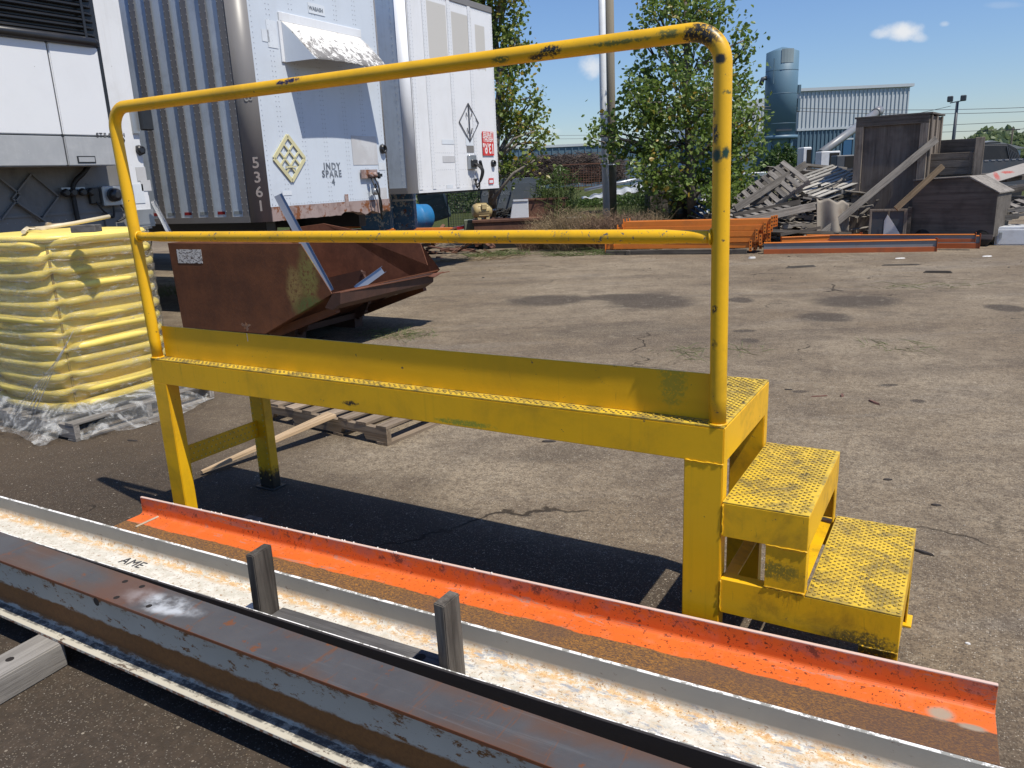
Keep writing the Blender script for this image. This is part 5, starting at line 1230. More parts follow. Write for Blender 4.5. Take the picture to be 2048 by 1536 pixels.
# gabled box -------------------------------------------------------
gb, K, w_ = bg2('gabled_box', 'low wide plywood box with a sloping gable roof, right of the tall crate', 'box', 1818, 484, 14.7, 1985, 13.75)
h0 = 118 * K; 
poly = [(0, 0, .12), (w_, 0, .12), (w_, 0, 93 * K), (w_ * .66, 0, 122 * K), (0, 0, 118 * K)]
MB().prism(poly, (0, .95, 0)).build('box_body', M_PLYX, gb, bevel=.003)
q = MB(); q.prism([(w_ * .66 - .01, -.02, 122 * K + .004), (w_ + .03, -.02, 92 * K), (w_ + .03, -.02, 92 * K + .02), (w_ * .66, -.02, 122 * K + .026)], (0, 1.0, 0)); q.build('roof_board', M_PLK, gb)
q = MB(); q.prism([(-.02, -.02, 118 * K + .004), (w_ * .66 - .012, -.02, 122 * K + .004), (w_ * .66 - .012, -.02, 122 * K + .024), (-.02, -.02, 118 * K + .024)], (0, 1.0, 0)); q.build('roof_board', M_PLYX, gb)
for x in (w_ * .16, w_ * .86): MB().lathe([(.03, -.05), (.14, -.05), (.16, -.02), (.16, .02), (.14, .05), (.03, .05)], 20, (x, .05, .0), axis='Y').build('wheel', M_BLK, gb).location = (0, 0, .16 - .06)
MB().box(0, w_, -.01, .0, .08, .16).build('bottom_batten', M_FRX, gb)
# plank box on top, panel and post
bx, K, w_ = bg2('plank_box', 'weathered plank box standing on top behind the gabled box', 'crate', 1832, 352, 15.6, 1943, 15.0)
z1 = 42 * K
for k in range(3): MB().box(0, w_, 0, .03, k * z1 / 3 + .004, (k + 1) * z1 / 3 - .004).build('board', M_FRX, bx, bevel=.004)
MB().box(w_ - .06, w_ + .0, -.03, -.001, 0, z1).build('corner_batten', M_FRW, bx, bevel=.003); MB().box(0, w_, .035, .6, -.7, z1 * .98).build('box_body', M_PLYX, bx)
px_, K, w_ = bg2('plywood_sheet', 'dark plywood sheet standing on edge behind the plank box beside a grey post', 'plywood', 1868, 330, 16.0, 1950, 15.5)
MB().box(0, w_, 0, .03, -.3, 47 * K).build('sheet_face', M_PLYX, px_, bevel=.003)
po, K = bg('timber_post', 'upright grey timber post at the right end of the plank box', 'post', 1944, 352, 14.9, yaw=-.5)
MB().box(0, 16 * K, 0, .09, -.6, 74 * K).build('post_timber', M_FRW, po, bevel=.006)
# framed pane with torn plastic
fp, K = bg('framed_window', 'small framed pane with torn white plastic leaning at the foot of the tall crate', 'window', 1736, 474, 14.9, yaw=-.5)
w_ = 72 * K; h_ = 54 * K
for (x0, x1, z0, z1) in ((0, .04, 0, h_), (w_ - .10, w_ - .04, 0, h_), (.041, w_ - .101, 0, .04), (.041, w_ - .101, h_ - .04, h_), (.45 * w_, .5 * w_, .041, h_ - .041)): MB().box(x0, x1, -.02, .02, z0, z1).build('frame_bar', M_FRW, fp, bevel=.003)
MB().box(.04, w_ - .10, .0, .004, .04, h_ - .04).build('pane', M_DGRY, fp)
MB().box(w_ - .039, w_ + .02, -.02, .30, 0, h_ * 1.05).build('side_box', M_PLKD, fp)
M_PLAS = paint('white_plastic_sheet', (.70, .70, .68), (.6, .6, .58), .4, .3, (.4, .38, .34))
q = MB(); q.face([(.26, -.035, .04), (.56, -.05, .03), (.47, -.06, .18), (.31, -.04, .42)]); q.face([(.26, -.035, .04), (.31, -.04, .42), (.26, -.03, .30)]); o = q.build('torn_plastic', M_PLAS, fp, doubles=True)
sdm = o.modifiers.new('thickness', 'SOLIDIFY'); sdm.thickness = .004

# right-hand group -------------------------------------------------
wp, K = bg('white_appliance', 'white metal appliance case lying at the right edge of the yard', 'appliance', 1988, 493, 14.0, yaw=-.45)
w_ = 95 * K; MB().box(0, w_, 0, .7, 0, 38 * K).build('case', M_WHT, wp, bevel=.02, seg=2); MB().box(.03, w_ - .03, -.012, -.001, .04, 33 * K).build('door', M_WHT, wp, bevel=.01); MB().box(.06, .10, -.03, -.0125, .15, .25).build('handle', M_STEEL, wp)
for k, (u, v, wpx, yy, rz) in enumerate(((1984, 440, 90, .03, .10), (2012, 423, 60, .05, .16))):
    t, K = bg('x', 'x', 'x', u, v, 14.1); loc_ = t.location.copy(); bpy.data.objects.remove(t)
    pallet(('lower', 'upper')[k] + ' grey pallet stacked on the white appliance at the right edge', 1.0, 1.1, 6, (M_PALGY, M_PALG), loc=loc_ + Vector((RX, RY, 0)) * .5 + Vector((-RY, RX, 0)) * .45, rot=(.05, -.12 - .05 * k, VYAW + rz - .5), group='grey pallets at the right edge')
plank('grey slab board lying on the asphalt under the white appliance', D(1985, 501, 13.9), D(2060, 497, 13.9), .35, .05)
vb, K = bg('covered_pickup', 'black pickup bed with ribbed curved cover, seen over the junk at the far right', 'truck', 1868, 345, 22)
w_ = 175 * K; pr_ = []
for i in range(13):
    t_ = i / 12; pr_.append((t_ * w_ * .97, 0, .30 + .36 * (1 - (2 * t_ - .8) ** 4 * .6) if t_ < .98 else .30))
poly = [(0, 0, -.35), (w_, 0, -.35), (w_, 0, .25), (w_ * .93, 0, .55), (w_ * .82, 0, .69), (w_ * .5, 0, .72), (w_ * .2, 0, .68), (w_ * .05, 0, .52), (0, 0, .25)]
MB().prism(poly, (0, 1.6, 0)).build('bed_cover', M_BLKP, vb, bevel=.04, seg=3)
MB().box(-.1, w_ + .1, -.04, 1.64, -1.5, -.36).build('body', M_BLKP, vb, bevel=.05, seg=2)
MB().box(-.12, w_ + .1, -.06, -.041, -.44, -.36).build('trim_rail', M_STEEL, vb)
for k in range(7): MB().bar((w_ * (.80 + .022 * k), -.01, .62 - k * .035), (w_ * (.86 + .022 * k), -.01, .20 - k * .02), .03, .02).build('rib', M_DGRY, vb)
for k in range(2): MB().box(w_ * .3, w_ * .8, .3 + k * .9, .33 + k * .9, .72, .76).build('roof_rail', M_BLKP, vb)
for x in (.35, w_ - .4): MB().lathe([(.1, -.1), (.36, -.1), (.38, 0), (.36, .1), (.1, .1)], 22, (x, .1, -1.42), axis='Y').build('wheel', M_BLK, vb)
nb_, K = bg('notched_rack', 'long grey metal rack with notched top edge in front of the black pickup', 'rack', 1958, 348, 19.5)
MB().box(0, 130 * K, 0, .5, -.3, 24 * K).build('rack_body', M_DGRY, nb_); 
for k in range(9): MB().box(.1 + k * .17, .2 + k * .17, -.01, .5, 24 * K, 24 * K + .03).build('notch_block', M_GRYS, nb_)
gp, K = bg('plywood_scrap', 'pale plywood sheet with red spray paint leaning at the far right', 'panel', 1965, 372, 15.9)
MB().bar((0, 0, .1), (1.0, .2, .32), .25, .03, (0, -.7, .7)).build('sheet', paint('red_marked_plywood', (.33, .31, .29), (.26, .24, .22), .8, .4, (.14, .12, .1), spots=[((.3, 0, .2), (.06, .2, .1), (.35, .05, .04), 1.2), ((.55, .1, .25), (.14, .2, .03), (.35, .05, .04), 1.2)]), gp)
for k, (u0, v0, u1, v1, dd) in enumerate(((1960, 352, 2060, 345, 16.5), (1990, 385, 2060, 372, 15.2), (1975, 400, 2055, 396, 15.5), (1995, 415, 2060, 408, 14.8), (2000, 360, 2060, 352, 17))):
    plank(('first', 'second', 'third', 'fourth', 'fifth')[k] + ' dark board from the top in the scrap wood heap at the far right edge', D(u0, v0, dd), D(u1, v1, dd + .4), .3, .09, M_PLKD, 'dark boards at the far right')

# heap of pallets --------------------------------------------------
def pile(u, v, d, roll, pitch_, yaw, label, mats=(M_PALGY, M_PALG), w=1.0, l=1.2, nb=8):
    return pallet(label, w, l, nb, mats, group='broken pallets in the grey heap', loc=D(u, v, d), rot=Euler((roll, pitch_, yaw)))
pile(1650, 372, 16.4, -.50, .20, VYAW + .12, 'sun bleached pallet lying tilted on top of the heap beside the tall crate', (wood('bleached_board_cross', (.26, .245, .22), (.44, .42, .38), ax='Y', dark=.15), wood('bleached_board', (.22, .205, .19), (.44, .42, .39), dark=.2)), 1.15, 1.25, 9).rotation_euler = (.30, .26, VYAW - 1.35)
pile(1655, 396, 16.6, .35, .26, VYAW - 1.35, 'grey pallet directly beneath the sun bleached one in the heap')
pile(1545, 385, 15.9, .5, -.62, VYAW - .1, 'grey pallet standing on its edge, sloping down to the left of the heap')
pile(1530, 398, 16.3, .4, -.55, VYAW + .05, 'grey pallet lying behind the sloping one at the left of the heap')
pile(1500, 432, 15.6, .1, -.18, VYAW + .2, 'low grey pallet at the left foot of the heap')
pile(1560, 430, 16.4, .15, .06, VYAW - .2, 'flat grey pallet in the middle of the heap, above the black gap')
pile(1600, 452, 16.2, .05, .02, VYAW + .1, 'bottom grey pallet of the heap behind the orange columns')
pile(1490, 455, 16.4, .05, .03, VYAW - .1, 'bottom left grey pallet of the heap behind the orange bundle')
pile(1600, 350, 17.6, .1, .10, VYAW + .3, 'dark pallet at the back of the heap near the chute foot', (M_PALGY, M_PLKD))
for k, (u0, v0, u1, v1, dd, de, h, m_) in enumerate(((1462, 448, 1630, 412, 15.0, 15.2, .15, M_PLK), (1470, 418, 1612, 328, 15.5, 15.9, .13, M_PLK), (1466, 432, 1600, 404, 15.3, 15.4, .10, M_PLKD), (1500, 405, 1590, 388, 15.7, 15.8, .12, M_PLKD),
                                   (1505, 372, 1600, 350, 17.3, 17.5, .10, M_PLK), (1560, 470, 1640, 455, 14.9, 15.0, .05, M_PLKD), (1500, 390, 1580, 350, 16.4, 16.4, .08, M_PLK), (1540, 462, 1700, 468, 15.2, 15.4, .06, M_PLKD), (1612, 340, 1690, 352, 17.6, 17.4, .09, M_PLKD), (1610, 330, 1692, 338, 18.2, 18.2, .06, M_PLK))):
    plank(('lowest long grey', 'steep upper grey', 'dark middle', 'short dark', 'upper back grey', 'thin dark', 'narrow leaning', 'flat dark', 'dark back', 'thin back grey')[k] + ' plank in the heap of pallets left of the tall crate', D(u0, v0, dd), D(u1, v1, de), .05 if k < 7 else .12, h, m_, 'loose planks in the pallet heap', up=(0, .2, 1))
tp_, K = bg('canvas_tarp', 'dirty cream canvas tarp hanging between the pallet heap and the tall crate', 'tarp', 1627, 470, 15.5)
q = MB(); q.grid(lambda s, t: (.02 + s * .66, .12 * math.sin(s * 9) * (1 - t * .5) - .1 * (1 - t), t * .70 - .10 * s * t + .03 * math.sin(s * 14 + t * 3)), 20, 12); o = q.build('cloth', paint('dirty_canvas', (.30, .27, .22), (.22, .19, .16), .9, .6, (.12, .07, .05)), tp_); sdm = o.modifiers.new('thickness', 'SOLIDIFY'); sdm.thickness = .01
rg = random.Random(50); q = MB()
for k in range(260):
    x = rg.uniform(-.2, 4.3); top = .25 + 1.0 * math.exp(-((x - 1.9) / 1.5) ** 2) + .25 * (x > 3); p = Vector((x, rg.uniform(.4, 2.4), rg.random() ** 1.1 * top)); a = rg.gauss(0, .6); L = rg.uniform(.25, 1.1); dv = Vector((math.cos(a), math.sin(a) * .6, rg.gauss(0, .25))).normalized() * L
    q.bar(p, p + dv, rg.uniform(.04, .10), rg.uniform(.015, .04), (rg.gauss(0, .5), rg.gauss(0, .3), 1))
o = q.build('scrap_wood', M_PLK, stuff=True); o.location = D(1462, 480, 15.6) * 1.0; o.location.z = 0; o.rotation_euler = (0, 0, VYAW - .1); tag(o, 'tangled mass of broken grey boards filling the pallet heap', 'scrap wood')
rg = random.Random(51); q = MB()
for k in range(90):
    p = Vector((rg.uniform(0, 3.2), rg.uniform(0, 1.5), rg.random() * .35)); a = rg.gauss(0, .9); dv = Vector((math.cos(a), math.sin(a), rg.gauss(0, .3))).normalized() * rg.uniform(.1, .7)
    q.bar(p, p + dv, rg.uniform(.02, .09), rg.uniform(.01, .07), (rg.gauss(0, .5), rg.gauss(0, .3), 1))
o = q.build('scrap_metal', M_RUSTB, stuff=True); o.location = D(700, 470, 15.5); o.location.z = 0; o.rotation_euler = (0, 0, VYAW + .2); tag(o, 'tangled rusty scrap metal lying under the two box trailers', 'scrap')
# white bits behind the heap
for k, (u, v, d, w_, h_, m_, lab) in enumerate(((1640, 340, 22, .55, .5, M_WHT, 'white metal cabinet with a dark opening, behind the pallet heap'), (1604, 345, 20, .22, .62, M_WHT, 'narrow pale metal locker standing behind the pallet heap'), (1672, 338, 21, .5, .35, M_DGRY, 'low dark grey box behind the pallet heap'))):
    t, K = bg('scrap_cabinet', lab, 'cabinet', u, v, d); MB().box(0, w_, 0, .4, -1.0, h_).build('case', m_, t, bevel=.02); MB().box(w_ * .45, w_ * .95, -.01, -.001, .02, h_ * .9).build('opening', M_DARK, t)

# drums ------------------------------------------------------------
def drum(label, u, v, d, m, lid=True, r=.29, h=.88, lying=None, dents=0):
    t, K = bg('steel_drum', label, 'drum', u, v, d)
    prof = [(r * .96, 0), (r, .012), (r, .28), (r + .012, .30), (r, .32), (r, .56), (r + .012, .58), (r, .60), (r, h - .02), (r + .008, h - .01), (r + .004, h), (r - .02, h - .003), (r - .03, h - .03), (0.001, h - .03)]
    o = MB().lathe(prof, 32).build('barrel', m, t)
    if lid: MB().lathe([(r + .015, h), (r + .015, h + .02), (r - .02, h + .03), (.001, h + .03)], 32).build('lid', m, t)
    if lying: t.rotation_euler = lying
    return t
M_BDR = paint('black_drum', (.022, .022, .022), (.035, .033, .03), .35, .5, (.10, .08, .06), .3, (.2, .2, .2)); M_WDR = paint('white_drum', (.66, .68, .70), (.6, .6, .62), .4, .3, (.3, .25, .2)); M_BLU = paint('blue_plastic_drum', (.018, .15, .36), (.02, .18, .40), .35, .25, (.2, .25, .3))
drum('black steel drum standing in front of the white one, right of the dry bushes', 1360, 452, 18.6, M_BDR, True)
drum('white drum standing just behind the black drum', 1391, 450, 19.3, M_WDR, True)
bd = drum('bright blue plastic drum lying on its side under the far white trailer', 853, 434, 18.6, M_BLU, False, .30, .85); bd.rotation_euler = Euler((math.pi / 2 - .08, 0, VYAW - math.pi / 2 + .62 + math.pi)); bd.rotation_euler = Euler((math.radians(88), 0, VYAW - .75))
# green bench with cabinet ----------------------------------------
M_GRN = paint('dark_green_paint', (.035, .065, .062), (.05, .085, .08), .4, .5, (.16, .16, .14), .4, (.25, .27, .26), 12)
M_BLP = paint('peeling_blue_paint', (.035, .10, .20), (.05, .14, .26), .6, .5, (.30, .28, .25), .9, (.42, .42, .40), 9, rust=.35)
gc, K = bg('tool_cabinet', 'dark green steel cabinet lying tilted behind the blue drum', 'cabinet', 855, 448, 20.5)
gc.rotation_euler = Euler((0, -.25, VYAW))
MB().box(-.05, .62, 0, .8, .0, .78).build('case', M_GRN, gc, bevel=.02, seg=2)
for k in range(4): MB().box(.0, .57, -.012, -.001, .05 + k * .18, .21 + k * .18).build('drawer', M_GRN, gc, bevel=.006)
MB().box(-.08, .66, -.03, .83, .785, .86).build('top', paint('pale_green_top', (.16, .21, .20), None, .5, .4), gc, bevel=.01)
for k, (u, v, d, w_, h_, lab) in enumerate(((722, 462, 14.8, .56, .62, 'peeling blue and white steel tank under the middle trailer'), (788, 462, 15.6, .42, .92, 'taller rust streaked blue tank between the two trailers'))):
    t, K = bg('old_tank', lab, 'tank', u, v, d); MB().box(0, w_, 0, .6, 0, h_).build('shell', M_BLP, t, bevel=.03, seg=2)
    MB().box(-.01, w_ + .01, -.015, .6, h_ * .62, h_ * .66).build('band', M_WHT, t); MB().box(-.01, w_ + .01, -.015, .6, h_ - .02, h_ + .02).build('rim', M_BLP, t)
for k, (u0, v0, u1, v1, d, m_) in enumerate(((700, 462, 905, 458, 16.5, M_ORB), (830, 470, 945, 462, 18, M_RED), (870, 464, 940, 452, 18.5, M_RED), (650, 458, 720, 452, 15, M_ORB), (720, 468, 840, 470, 16, M_STEEL), (745, 476, 900, 478, 17, M_PLKD))):
    plank(('orange bar', 'red bar', 'short red bar', 'small orange bar', 'bright metal bar', 'dark bar')[k] + ' in the scrap under the white trailers', D(u0, v0, d), D(u1, v1, d + .3), .12, .07, m_, 'scrap bars under the trailers', name='scrap_bar', cat='metal bar')
# wire mesh crates
def mesh_panel(mb, w, h, nx, nz, r=.006, y=0):
    for i in range(nx + 1): mb.bar((w * i / nx, y, 0), (w * i / nx, y, h), r, r)
    for j in range(nz + 1): mb.bar((0, y + r, h * j / nz), (w, y + r, h * j / nz), r, r, (0, 1, 0))
t, K = bg('wire_cage', 'wire mesh cage standing right of the green cabinet', 'cage', 898, 458, 20.2); q = MB(); mesh_panel(q, .85, .95, 13, 15); mesh_panel(q, .85, .95, 13, 15, y=.8); q.build('wire_mesh', M_DGRY, t, stuff=True)
for x in (0, .85): MB().box(x - .015, x + .015, -.02, .01, 0, .97).build('cage_post', M_DGRY, t)
t, K = bg('wire_fence', 'rusty brown wire mesh fence section standing before the brush pile left of the pole', 'wire mesh', 1125, 380, 24.5); q = MB(); mesh_panel(q, 1.25, .75, 15, 10, .014); q.build('wire_mesh', M_RUSTB, t, stuff=True); MB().bar((0, -.02, .76), (1.25, -.02, .76), .03, .03).build('top_bar', M_RUSTB, t)
# grey dumpster with lettering
M_DUMP = paint('blue_grey_dumpster', (.085, .105, .13), (.07, .088, .11), .55, .4, (.16, .16, .16), .25, (.2, .2, .2), 14)
t, K = bg('dumpster', 'blue grey dumpster with faded words CARDBOARD ONLY, below the far trailer', 'dumpster', 965, 452, 20.5)
def rrect(mb, x0, x1, z0, z1, r, y0, y1):
    pts = [(x0, y0, z0), (x1, y0, z0)] + [(x1 - r + r * math.cos(a_), y0, z1 - r + r * math.sin(a_)) for a_ in [math.radians(k) for k in range(0, 91, 15)]] + [(x0 + r + r * math.cos(a_), y0, z1 - r + r * math.sin(a_)) for a_ in [math.radians(k) for k in range(90, 181, 15)]]
    mb.prism(pts, (0, y1 - y0, 0))
q = MB(); rrect(q, 0, 60 * K, .1, 90 * K, .12, 0, .05); q.build('side_plate', M_DUMP, t, bevel=.006)
q = MB(); rrect(q, 60 * K + .01, 122 * K, .1, 90 * K, .16, .35, .40); q.build('side_plate', M_DUMP, t, bevel=.006)
MB().box(.04, 118 * K, .06, 1.3, .1, 80 * K).build('bin_body', M_DUMP, t)
M_FADE = paint('faded_white_lettering', (.22, .25, .29), (.17, .2, .24), .8, .3, (.085, .105, .13), .4, (.085, .105, .13), 20)
for s_, zz, sz in (('CARDBOARD', 61 * K, .125), ('ONLY', 47 * K, .135)):
    put('lettering', text_mesh(s_, sz, .001, M_FADE), t, loc=(32 * K, -.004, zz))
# motor on a rusty bin
t, K = bg('rusty_bin', 'dark rusty steel bin carrying the cream motor, in front of the dumpster', 'bin', 950, 498, 17.6)
w_ = 135 * K; h_ = 56 * K
MB().box(0, w_, .0, .9, .04, h_ - .06).build('bin_body', M_RUSTB, t, bevel=.01); MB().box(-.03, w_ + .03, -.03, .93, h_ - .059, h_).build('rim', M_RUSTB, t, bevel=.006)
MB().box(.1, w_ - .1, -.04, -.001, .0, .12).build('skid', M_DARK, t)
bz = t.location.z + h_; bmat = t.location.copy()
def on_bin(x, y): return bmat + Vector((RX, RY, 0)) * x + Vector((-RY, RX, 0)) * y + Vector((0, 0, h_ + .002))
mo = thing('electric_motor', 'cream electric motor with finned round body lying on the rusty bin', 'motor', on_bin(.22, .25), VYAW + .35)
M_MOT = paint('cream_motor', (.46, .37, .18), (.38, .29, .13), .5, .6, (.2, .14, .08), .3, (.3, .2, .1))
MB().lathe([(.05, -.22), (.12, -.21), (.15, -.17), (.165, -.10), (.165, .14), (.14, .20), (.10, .22)], 24, (0, .1, .19), axis='X').build('motor_body', M_MOT, mo)
MB().lathe([(.03, 0), (.03, .12)], 12, (.22, .1, .19), axis='X').build('shaft', M_STEEL, mo); MB().box(-.06, .06, -.10, -.04, .22, .34).build('terminal_box', M_MOT, mo, bevel=.01)
for k in range(2): MB().box(-.14 + k * .2, -.06 + k * .2, -.02, .22, 0, .06).build('foot', M_MOT, mo)
for k in range(10):
    a_ = 2 * math.pi * k / 10; MB().bar((-.12, .1 + .168 * math.cos(a_), .19 + .168 * math.sin(a_)), (.13, .1 + .168 * math.cos(a_), .19 + .168 * math.sin(a_)), .01, .02).build('fin', M_MOT, mo)
tang = MB(); rc = random.Random(3)
for k in range(12):
    P_ = [Vector((rc.uniform(0, .38), rc.uniform(0, .3), rc.uniform(.01, .24))) for _ in range(6)]; out = []
    for i in range(5):
        for s_ in range(5): out.append(P_[i].lerp(P_[i + 1], s_ / 5))
    tang.tube(out, .010, 5)
o = tang.build('cable_tangle', M_BLK); tag(o, 'tangle of black cables and wires beside the cream motor', 'cables'); o['kind'] = 'stuff'; o.location = on_bin(.50, .2); o.rotation_euler = (0, 0, VYAW)
wb_ = thing('white_bin', 'white slanted metal hopper box at the right end of the rusty bin', 'box', on_bin(.82, .12), VYAW); MB().hexa([(0, 0, 0), (.42, 0, 0), (0, .4, 0), (.42, .4, 0), (.08, 0, .40), (.42, 0, .40), (.08, .4, .40), (.42, .4, .40)]).build('case', M_WHT, wb_, bevel=.01); MB().box(.09, .42, -.02, -.001, .37, .41).build('rim', M_WHT, wb_)
t, K = bg('rusty_crate', 'rusty brown open box between the white bin and the dry bushes', 'box', 1052, 470, 18.2); MB().box(0, .95, 0, .5, .3, .78).build('case', M_RUSTB, t, bevel=.008); MB().box(-.03, 1.0, -.03, .53, .781, .82).build('rim', M_RUSTB, t)
t, K = bg('green_cabinet', 'small olive green electrical cabinet left of the rusty bin', 'cabinet', 930, 492, 18.0); MB().box(0, .32, 0, .4, 0, .58).build('case', paint('olive_paint', (.13, .15, .10), (.1, .12, .08), .6, .4), t, bevel=.01); MB().box(.02, .30, -.01, -.001, .05, .53).build('door', paint('olive_paint_door', (.15, .17, .12), None, .6, .4), t)
t, K = bg('plastic_pail', 'pale grey pail standing among the dry bushes', 'pail', 1148, 466, 18.0); MB().lathe([(.14, 0), (.16, .33), (.17, .33), (.17, .36), (.15, .36), (.13, .05)], 20).build('pail_body', paint('pale_pail', (.36, .40, .38), None, .5, .3), t)
# pallet stack with blue pallets, on a crate
t, K = bg('timber_crate', 'low grey timber crate carrying the pallet stack left of the drums', 'crate', 1300, 455, 20.5); w_ = 1.35
for k in range(5): MB().box(0, w_, 0, .03, .05 + k * .19, .22 + k * .19).build('board', M_PLKD, t, bevel=.003)
for x in (.0, w_ - .09): MB().box(x, x + .09, -.03, -.001, 0, 1.05).build('corner_post', M_FRW, t)
MB().box(0, w_, .031, .8, 0, .98).build('crate_body', M_PLKD, t)
tz = t.location + Vector((0, 0, 1.06))
M_PBL = paint('blue_pallet_paint', (.03, .09, .22), (.04, .11, .26), .7, .4, (.2, .18, .15), .3, (.25, .22, .18)); 
for k in range(4):
    pallet(('bottom', 'second', 'third', 'blue painted top')[k] + ' pallet of the stack standing on the low timber crate', .9, 1.15, 6, (M_PBL, M_PBL) if k == 3 else (M_PALGY, M_PLKD), loc=tz + Vector((RX, RY, 0)) * (.55 + .04 * k) + Vector((-RY, RX, 0)) * .4 + Vector((0, 0, k * .135)), rot=(0, -.04, VYAW + .05 * (-1) ** k), group='pallets on the low timber crate')
pallet('blue and grey broken pallet leaning low beside the white drum', .8, .9, 5, (M_PBL, M_PALG), loc=D(1425, 425, 17.6), rot=(.3, .05, VYAW + .3))
pallet('grey broken pallet under the blue one beside the white drum', .9, 1.0, 6, (M_PALGY, M_PLKD), loc=D(1430, 445, 17.4), rot=(.05, .05, VYAW + .1))
# pale tarp covered pipes
t, K = bg('covered_pile', 'pale grey plastic tarp over a long low pile right of the pole', 'tarp', 1165, 400, 23.5)
q = MB(); q.grid(lambda s, t_: (s * 2.1, .9 * t_, (.05 + .42 * s) * math.sin(math.pi * min(t_ * .7 + .15, 1)) + .04 * math.sin(s * 22 + t_ * 4) * .5 + .03 * math.sin(s * 41)), 40, 12); o = q.build('tarp_sheet', paint('pale_tarp', (.40, .43, .46), (.32, .35, .38), .5, .4, (.2, .18, .16)), t); sdm = o.modifiers.new('thickness', 'SOLIDIFY'); sdm.thickness = .01
for k in range(2): MB().tube([(.1, .2 + k * .2, .28), (2.2, .3 + k * .2, .62)], .045, 10).build('pipe', M_STEEL, t)
t, K = bg('guard_rail', 'length of grey guard rail on the grass behind the pallet heap', 'guard rail', 1480, 362, 45); MB().box(0, 1.8, 0, .1, .2, .45).build('rail', M_STEEL, t, bevel=.03); MB().box(.2, .35, .02, .15, -.3, .3).build('rail_post', M_STEEL, t)
t, K = bg('guard_rail', 'second length of grey guard rail, right of the shrub by the building', 'guard rail', 1545, 358, 45); MB().box(0, 1.4, 0, .1, .2, .42).build('rail', M_STEEL, t, bevel=.03); MB().box(.2, .35, .02, .15, -.3, .3).build('rail_post', M_STEEL, t)

# ================================================================ poles, buildings, vegetation
M_POLEW = paint('white_pole_paint', (.70, .71, .73), (.64, .66, .68), .4, .25, (.4, .38, .35), streak=.15)
def gpole(n): return n
def pole_wood():
    n = N('weathered_pole'); c = n.mix(n.noise(1, 8, .7, .4, co=n.map((30, 30, 1.0))), (.17, .145, .11), (.31, .275, .215)); c = n.mix(n.step(n.math('ADD', n.noise(1.4, 4), n.math('MULTIPLY', n.sep()[2], -.12)), .28, .46), c, (.12, .15, .09))
    return n.done(c, .9, 0, n.bump(n.noise(1, 6, .7, co=n.map((50, 50, 1.2))), .8, .01), spec=.2)
pb = G(1213, 470); d1 = depth_of(1213, 470); K = d1 / F_PX
t = thing('flag_pole', 'slim white painted metal pole with collars, standing against the brown utility pole', 'pole', G(1213, 470) + Vector((0, 0, 0)))
r_ = 6.7 * K
q = MB(); q.tube([(.02, 0, 0), (-.05, -.0, 3.2), (-.07, -.0, 8.5)], r_, 18, rr=[r_ * 1.02, r_, r_ * .93]); q.build('pole_shaft', M_POLEW, t)
for z in (1.75, 2.95): MB().lathe([(r_ + .008, z - .02), (r_ + .012, z), (r_ + .008, z + .02)], 18, (-.02 - .01 * z, 0, 0)).build('collar', M_STEEL, t)
p_ = G(1216, 466) + Vector((-RY, RX, 0)) * .28 + Vector((RX, RY, 0)) * .10
t = thing('utility_pole', 'rough brown wooden utility pole right behind the slim white pole', 'utility pole', p_)
r2 = 9.5 * K; q = MB(); q.tube([(.06, 0, 0), (.03, 0, 4), (.0, 0, 9)], r2, 18, rr=[r2 * 1.05, r2, r2 * .92]); q.build('pole_shaft', pole_wood(), t)
MB().lathe([(r2 + .012, 1.72), (r2 + .015, 1.74), (r2 + .012, 1.76)], 18, (.04, 0, 0)).build('strap', M_STEEL, t)
# yard light
t = thing('yard_light', 'tall thin grey pole with two floodlights far behind the crates', 'lamp post', D(1901, 330, 60)); K = 60 / F_PX
MB().tube([(0, 0, -1), (.05, 0, 120 * K)], .12, 10, rr=[.15, .10]).build('pole_shaft', M_DGRY, t)
MB().bar((-.45, 0, 118 * K), (.4, 0, 121 * K), .07, .07).build('cross_arm', M_DGRY, t)
for x, a_ in ((-.45, .5), (.42, -.4)): MB().box(x - .2, x + .2, -.2, .15, 120 * K, 120 * K + .42).build('floodlight', M_DGRY, t, bevel=.05)
# far utility pole and wires
t = thing('utility_pole', 'tiny far utility pole with crossarm above the wooded hill', 'utility pole', D(2022, 290, 150)); K = 150 / F_PX
MB().tube([(0, 0, -8), (0, 0, 33 * K)], .16, 8).build('pole_shaft', M_PLKD, t); MB().box(-1.2, 1.2, -.1, .1, 28 * K, 28 * K + .2).build('crossarm', M_PLKD, t)
def wire(u0, v0, u1, v1, d0, d1_, lab, sag=1.0, r=.03):
    a = D(u0, v0, d0); b_ = D(u1, v1, d1_); pts = []
    for i in range(25): s = i / 24; p = a.lerp(b_, s); p.z -= sag * 4 * s * (1 - s); pts.append(p)
    o = MB().tube(pts, r, 4).build('power_line', M_DGRY); tag(o, lab, 'wire', 'overhead wires over the yard')
wire(1500, 212, 2300, 199, 70, 75, 'upper of the two close power lines right of the metal building', .6)
wire(1500, 217, 2300, 206, 70, 75, 'lower of the two close power lines right of the metal building', .7)
wire(1500, 257, 2300, 226, 90, 70, 'power line slanting up to the right above the wooded hill', .4)
wire(1500, 268, 2300, 244, 100, 70, 'lowest power line right of the metal building, just above the crates', .4)
wire(1700, 250, 1902, 212, 68, 60, 'guy wire slanting up to the yard light pole', .1, .02)
wire(600, 262, 1300, 268, 110, 110, 'upper faint power line between the two cottonwood trees', .4)
wire(600, 268, 1300, 275, 110, 110, 'lower faint power line between the two cottonwood trees', .4)

